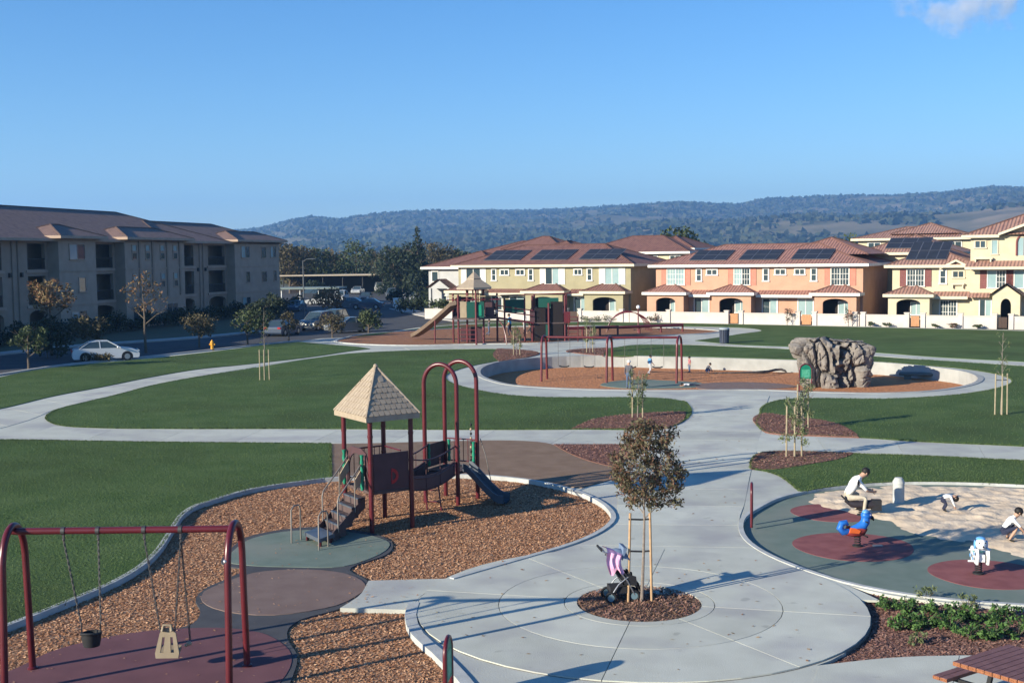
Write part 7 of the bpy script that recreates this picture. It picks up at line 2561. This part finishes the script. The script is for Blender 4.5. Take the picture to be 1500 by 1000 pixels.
# ---- picnic table at the lower right corner
T1, T2, T3 = Vector((6.56, 17.43, 0)), Vector((7.69, 18.17, 0)), Vector((7.245, 16.545, 0))
eu = (T2 - T1).normalized()
ev = (T3 - T1).normalized()
pt_ = thing('picnic_table', 'reddish brown slatted picnic table with benches at the lower right corner', 'picnic table', (T1.x, T1.y, .02))
M_plank = mat('red_brown_plank', (0.20, 0.095, 0.085), (0.155, 0.07, 0.062), scale=6, rough=.6, bump=.3, bscale=40, stretch=(1, 1, 1))
M_end = mat('sunlit_orange_end', (0.50, 0.21, 0.10), (0.42, 0.17, 0.08), scale=20, rough=.8)  # orange of the sunlight painted on the sun-facing plank ends


def plank(o, u, v, L_, w, z, h_, parent):
    p = [o, o + u * L_, o + u * L_ + v * w, o + v * w]
    mb = MB()
    mb.prism([(q.x, q.y) for q in p], z - h_, z, bottom=True)
    a = put(mb, 'plank', M_plank, parent, .006)
    mb = MB()
    e = [o - u * .004, o + v * w - u * .004]
    mb.add([(e[0].x, e[0].y, z - h_ + .006), (e[1].x, e[1].y, z - h_ + .006), (e[1].x, e[1].y, z - .006), (e[0].x, e[0].y, z - .006)], [(0, 1, 2, 3), (3, 2, 1, 0)])
    mb.add([(q.x, q.y, zz) for q in (e[0] + u * .003, e[1] + u * .003) for zz in (z - h_ + .006, z - .006)], [(0, 1, 3, 2)])
    put(mb, 'sunlit_end', M_end, a)
    return a


for i in range(11):
    plank(T1 + ev * (.128 * i), eu, ev, 1.36, .116, .75, .065, pt_)
bq = Vector((6.37, 17.70, 0))
for i in range(2):
    plank(bq + ev * (.125 * i - .0) - eu * .02, eu, ev, 1.36, .113, .45, .055, pt_)
bq2 = T1 + ev * 1.55
for i in range(2):
    plank(bq2 + ev * (.125 * i), eu, ev, 1.36, .113, .45, .055, pt_)
for d_ in (.28, 1.05):
    mb = MB()
    a = T1 + eu * d_ - ev * .18
    b = T1 + eu * d_ + ev * 1.70
    mb.bar((a.x, a.y, .37), (b.x, b.y, .37), .05, .05)
    for q0, q1 in ((.30, .45), (1.10, .95)):
        p0, p1 = T1 + eu * d_ + ev * q0, T1 + eu * d_ + ev * q1
        mb.bar((p0.x, p0.y, -.02), (p1.x, p1.y, .69), .06, .06)
    put(mb, 'leg_frame', M_black, pt_)

# ---- stone post, bench, low dark form, bin, hydrant, light pole, box
x, y = (10.56,32.217)
bp_ = thing('drinking_post', 'short pale stone post with a faceted top standing in the sand', 'stone post', (x, y, -.04), R(20))
mb = MB()
mb.lathe(0, 0, [(.155, -.1), (.155, .58)], 8)
mb.build('shaft', M_kerb, bp_)
mb = MB(); mb.lathe(0, 0, [(.165, .58), (.165, .62), (.10, .74), (.0, .75)], 8); mb.build('cap', M_kerb, bp_)
x, y = (24.9,70.049)
bn = thing('low_bench', 'long low dark rounded bench at the right end of the oval pit', 'bench', (x, y, PIT_Z), R(-20))
mb = MB(); mb.bx(-1.9, 1.9, -.28, .28, .22, .42); mb.build('seat', mat('slate_bench', (.10, .12, .12), rough=.8), bn, None, 0, .08)
for q in (-1.4, 1.4):
    mb = MB(); mb.bx(q - .2, q + .2, -.2, .2, -.05, .22); mb.build('leg', mat('slate_bench', (.06, .075, .08)), bn)
x, y = (16.297,74.782)
lg = thing('low_dark_form', 'long low dark serpentine form lying along the back wall of the oval pit', 'log', (x, y, PIT_Z))  # thin dark curved tube along the back of the pit
mb = MB(); mb.tube([(-3.2, .3, .04), (-2, .2, .07), (-.9, .1, .09), (-.1, 0, .14), (.35, 0, .24), (.7, 0, .26), (.95, 0, .16), (1.05, 0, .03)], [.03, .05, .07, .08, .08, .08, .07, .05], 9); mb.build('body', mat('grey_brown_form', (.10, .085, .08), (.07, .06, .055), scale=5, rough=.85), lg)
x, y = (16.198,90.382)
tb = thing('litter_bin', 'dark slatted litter bin with a pale rim beside the far path', 'litter bin', (x, y, .02))
mb = MB(); mb.lathe(0, 0, [(.30, .03), (.33, 1.02)], 18); mb.build('liner', M_black, tb)
for k in range(18):
    a = 2 * math.pi * k / 18
    mb = MB(); mb.bar((.335 * math.cos(a), .335 * math.sin(a), .02), (.37 * math.cos(a), .37 * math.sin(a), 1.05), .085, .03, 0, (math.cos(a), math.sin(a), 0)); mb.build('slat', mat('slate_slat', (.045, .055, .085), rough=.5), tb)
mb = MB(); mb.lathe(0, 0, [(.36, 1.04), (.40, 1.06), (.40, 1.13), (.30, 1.20), (.12, 1.20)], 18); mb.build('lid', mat('pale_lid', (.32, .36, .38), rough=.5), tb)
x, y = (-22.733,89.813)
hy = thing('fire_hydrant', 'yellow fire hydrant at the edge of the left lawn by the road', 'fire hydrant', (x, y, 0))
M_hyd = mat('hydrant_yellow', (.70, .33, .03), (.60, .27, .025), scale=8, rough=.5)
mb = MB(); mb.lathe(0, 0, [(.17, -.1), (.17, .06), (.12, .08), (.12, .55), (.15, .57), (.15, .62), (.12, .66), (.05, .76), (.05, .80)], 12); mb.build('barrel', M_hyd, hy)
for s in (-1, 1):
    mb = MB(); mb.cyl((s * .10, 0, .45), (s * .22, 0, .45), .06, .065, 8); mb.build('outlet', M_hyd, hy)
mb = MB(); mb.cyl((0, -.10, .38), (0, -.22, .38), .075, .08, 8); mb.build('outlet', M_hyd, hy)
x, y = (-22.278,127.501)
M_polegrey = mat('pole_grey', (.10, .11, .12), rough=.6)
sl = thing('street_light', 'tall thin grey street light pole beside the parked cars', 'street light', (x, y, 0))
mb = MB(); mb.cyl((0, 0, -.1), (0, 0, 6.6), .09, .05, 8); mb.build('pole', M_polegrey, sl)
mb = MB(); mb.tube([(0, 0, 6.5), (.4, -.1, 6.75), (1.1, -.3, 6.8)], .035, 6); mb.build('arm', M_polegrey, sl)
mb = MB(); mb.ball((1.2, -.32, 6.77), (.32, .14, .07), 10, 6); mb.build('lantern', M_polegrey, sl)
x, y = (-15.248,158.405)
ub = thing('utility_box', 'small white cabinet at the far edge of the car park', 'cabinet', (x, y, 0), -0.507)
mb = MB(); mb.bx(-.45, .45, -.3, .3, -.1, 1.35); mb.build('case', M_whitep, ub)
mb = MB(); mb.bx(-.5, .5, -.35, .35, 1.35, 1.42); mb.build('top', M_whitep, ub)

# ---- long shed roof behind the cars
x, y = (-44.67,232.041)
sh = thing('long_carport', 'long open carport with a pale roof edge in the background, behind the parked cars', 'carport', (x, y, 0), R(-3))
mb = MB(); mb.bx(-.5, 24.5, -.7, 7, 3.35, 3.6); mb.build('roof', mat('pale_roof_edge', (.40, .33, .25), rough=.8), sh)
mb = MB(); mb.bx(0, 24, 6.4, 6.6, -.1, 3.35); mb.build('shade_back_wall', M_dark, sh)  # black colour paints the shade inside the open carport
for q in range(7):
    mb = MB(); mb.cyl((.2 + q * 3.9, 0, -.1), (.2 + q * 3.9, 0, 3.35), .1, None, 8); mb.build('post', M_rail, sh)
x, y = (-34.489,177.345)
cp = thing('carport', 'low pale green carport beside the dark evergreen at the apartment corner', 'carport', (x, y, 0), R(-4))
mb = MB(); mb.bx(-.4, 9, -.5, 5, 2.25, 2.5); mb.build('roof', mat('dull_green_metal', (.17, .21, .20), rough=.6), cp)
for q in (.2, 3, 5.8, 8.6):
    mb = MB(); mb.cyl((q, 0, -.1), (q, 0, 2.25), .08, None, 8); mb.build('post', M_whitep, cp)


# ---- cars
def car(label, x, y, rz, col, kind='sedan', z=-.045):
    t = thing('parked_car' if kind != 'van' else 'parked_van', label, 'car' if kind != 'van' else 'van', (x, y, z), rz, 'parked cars')
    paint = mat('paint_' + col, dict(white=(.62, .63, .64), silver=(.36, .37, .38), dark=(.03, .033, .04), blue=(.05, .07, .11), grey=(.14, .15, .16))[col], rough=.25, spec=.6)
    Lc, W_, zb = 4.4, 1.72, .22
    if kind == 'sedan':
        low = [(-2.2, .34), (-2.18, .78), (-2.05, .90), (-1.45, .95), (1.0, .92), (1.75, .82), (2.1, .68), (2.2, .50), (2.18, .28)]
        cab = [(-1.72, .93), (-1.05, 1.36), (-.55, 1.42), (.15, 1.40), (.98, .92)]
    elif kind == 'suv':
        low = [(-2.2, .38), (-2.22, .95), (-2.1, 1.06), (1.1, 1.05), (1.9, .96), (2.15, .80), (2.2, .55), (2.18, .32)]
        cab = [(-2.08, 1.05), (-1.85, 1.68), (-1.4, 1.75), (.25, 1.72), (1.05, 1.05)]
    else:
        low = [(-2.3, .38), (-2.35, 1.0), (-2.25, 1.12), (1.5, 1.1), (2.1, .95), (2.35, .75), (2.38, .34)]
        cab = [(-2.24, 1.1), (-2.1, 1.9), (-1.7, 2.02), (.6, 1.98), (1.5, 1.1)]
    wx0, wx1, wr = -1.35, 1.38, .32
    bot = []
    for wx in (wx1, wx0):
        bot.append((wx + wr + .06, zb))
        for a in np.linspace(0, math.pi, 9):
            bot.append((wx + (wr + .06) * math.cos(a), max(zb, .32 + (wr + .05) * math.sin(a))))
        bot.append((wx - wr - .06, zb))
    prof = low + [(2.1, zb)] + bot + [(-2.1, zb)]
    mb = MB()
    mb.plate(prof, [], (0, -W_ / 2, 0), (1, 0, 0), (0, 0, 1), W_)
    b = mb.build('body', paint, t, None, 0, .05)
    # cabin: glass with a painted roof and pillars, narrowing upward
    mb = MB()
    zt = max(z_ for _, z_ in cab)
    z0_ = cab[0][1]
    vs = []
    for s in (-1, 1):
        for (cx_, cz_) in cab:
            vs.append((cx_, s * (W_ / 2 - .04 - .20 * (cz_ - z0_) / (zt - z0_)), cz_))
    k = len(cab)
    mb.add(vs, [tuple(range(k))[::1], tuple(range(2 * k - 1, k - 1, -1))] + [(i + 1, i, k + i, k + i + 1) for i in range(k - 1)])
    gl = mb.build('cabin_glass', M_glass, t)
    mb = MB()
    rp = [vs[1], vs[2], vs[3], vs[k + 3], vs[k + 2], vs[k + 1]]
    mb.add([(a, b_ * 1.01, c + .015) for a, b_, c in rp] + [(a, b_ * 1.02, c - .05) for a, b_, c in rp], [(0, 1, 4, 5), (1, 2, 3, 4)] + [(i, 6 + i, 6 + (i + 1) % 6, (i + 1) % 6) for i in range(6)])
    for s in (0, k):
        for a, c in ((0, 1), (k - 1, k - 2)):
            p0, p1 = Vector(vs[s + a]), Vector(vs[s + c])
            mb.bar(p0, p1, .06, .05)
        m0 = Vector(vs[s + 0]).lerp(Vector(vs[s + k - 1]), .5); m1 = Vector(vs[s + 2])
        mb.bar(m0, m1 + Vector((.15, 0, 0)), .06, .05)
    mb.build('roof', paint, t)
    for wx in (wx0, wx1):
        for s in (-1, 1):
            mb = MB(); mb.cyl((wx, s * (W_ / 2 - .2), wr), (wx, s * (W_ / 2 + .005), wr), wr, None, 16)
            w = mb.build('wheel', M_black, t)
            mb = MB(); mb.cyl((wx, s * (W_ / 2 - .02), wr), (wx, s * (W_ / 2 + .015), wr), .2, .19, 12); mb.build('rim', M_steel, w)
    for s in (-1, 1):
        mb = MB(); mb.box(2.16, s * .62, .60, .09, .34, .13); mb.build('headlight', mat('lamp_glass', (.6, .62, .62), rough=.15, spec=.8), t)
        mb = MB(); mb.box(-2.19, s * .66, .68, .08, .28, .16); mb.build('tail_light', mat('tail_red', (.35, .02, .02), rough=.3), t)
        mb = MB(); mb.ball((.78, s * .98, .98), (.08, .10, .07), 8, 6); mb.build('mirror', paint, t)
    return t


cx_, cy_ = (-28.216,81.774)
a_ = (-26.568,83.734); b_ = (-30.552,82.098)
car('white sedan parked at the kerb in shade with its tail in the sun', cx_, cy_ + .4, math.atan2(a_[1] - b_[1], a_[0] - b_[0]), 'white')
CARS = [
    ((-20.7,107.347), 75, 'blue', 'sedan', 'dark blue car parked in the shade at the apartment corner'),
    ((-18.848,114.971), -110, 'grey', 'suv', 'grey sport utility car parked facing the lawn beside the street light'),
    ((-18.032,119.246), -108, 'dark', 'suv', 'black sport utility car parked right behind the grey one by the street light'),
    ((-15.081,110.13), -150, 'grey', 'sedan', 'low grey sedan with sunlit bonnet at the lawn edge'),
    ((-27.078,188.261), -95, 'white', 'suv', 'white sport utility car in the back row of the car park'),
    ((-22.466,164.611), 170, 'grey', 'sedan', 'grey sedan just in front of the white sport utility car in the back row'),
    ((-25.872,233.235), -80, 'white', 'van', 'white rounded van in the far row of the car park'),
    ((-29.251,226.172), -95, 'silver', 'sedan', 'silver sedan in the far row left of the white van'),
    ((-15.98,187.537), -85, 'silver', 'sedan', 'silver car parked below the dark evergreens'),
    ((-20.917,265.806), -80, 'white', 'sedan', 'pale car in the far row nearest the grey house'),
    ((-28.287,155.95), -95, 'blue', 'sedan', 'dark car parked under the low green carport'),
]
CARS += [
    ((-34.063,199.437), 172, 'dark', 'suv', 'dark sport utility car left of the street light in the back row'),
    ((-28.175,175.476), 170, 'silver', 'sedan', 'silver sedan behind the round orange tree'),
    ((-22.913,186.936), -92, 'dark', 'sedan', 'black sedan in the back row between the white car and the van'),
    ((-19.919,197.825), -88, 'grey', 'suv', 'grey sport utility car right of the white van'),
    ((-11.014,175.278), -85, 'dark', 'sedan', 'dark sedan parked beside the grey house wall'),
    ((-19.393,159.537), 175, 'blue', 'sedan', 'dark blue sedan crossing the middle of the car park'),
]
for (x, y), a, col, kind, lab in CARS:
    car(lab, x, y, R(a), col, kind)

# ---- one loose cloud, high above the air box
cz = (1970.92,5200,1043.65)
mb = MB()
mb.ball((0, 0, 0), (400, 170, 130), 24, 14)
M_cloud = bpy.data.materials.new('cloud_vapour')
M_cloud.use_nodes = True
n, l = M_cloud.node_tree.nodes, M_cloud.node_tree.links
n.remove(n['Principled BSDF'])
tc = n.new('ShaderNodeTexCoord')
mp = n.new('ShaderNodeMapping'); mp.inputs['Scale'].default_value = (1 / 400, 1 / 170, 1 / 130)
l.new(tc.outputs['Object'], mp.inputs[0])
ln = n.new('ShaderNodeVectorMath'); ln.operation = 'LENGTH'; l.new(mp.outputs[0], ln.inputs[0])
nz = n.new('ShaderNodeTexNoise'); nz.inputs['Scale'].default_value = 0.0085; nz.inputs['Detail'].default_value = 6; nz.inputs['Roughness'].default_value = .6
l.new(tc.outputs['Object'], nz.inputs['Vector'])
m1 = n.new('ShaderNodeMath'); m1.operation = 'MULTIPLY_ADD'; m1.inputs[1].default_value = -.30; l.new(ln.outputs['Value'], m1.inputs[0]); l.new(nz.outputs['Fac'], m1.inputs[2])
m2 = n.new('ShaderNodeMapRange'); m2.inputs[1].default_value = .345; m2.inputs[2].default_value = .52; m2.inputs[3].default_value = 0; m2.inputs[4].default_value = .013
l.new(m1.outputs[0], m2.inputs[0])
pv = n.new('ShaderNodeVolumePrincipled'); pv.inputs['Color'].default_value = (.95, .95, .97, 1); pv.inputs['Anisotropy'].default_value = .2
l.new(m2.outputs[0], pv.inputs['Density'])
l.new(pv.outputs[0], n['Material Output'].inputs['Volume'])
cl = mb.build('cloud', M_cloud, None, cz)
cl['kind'] = 'stuff'
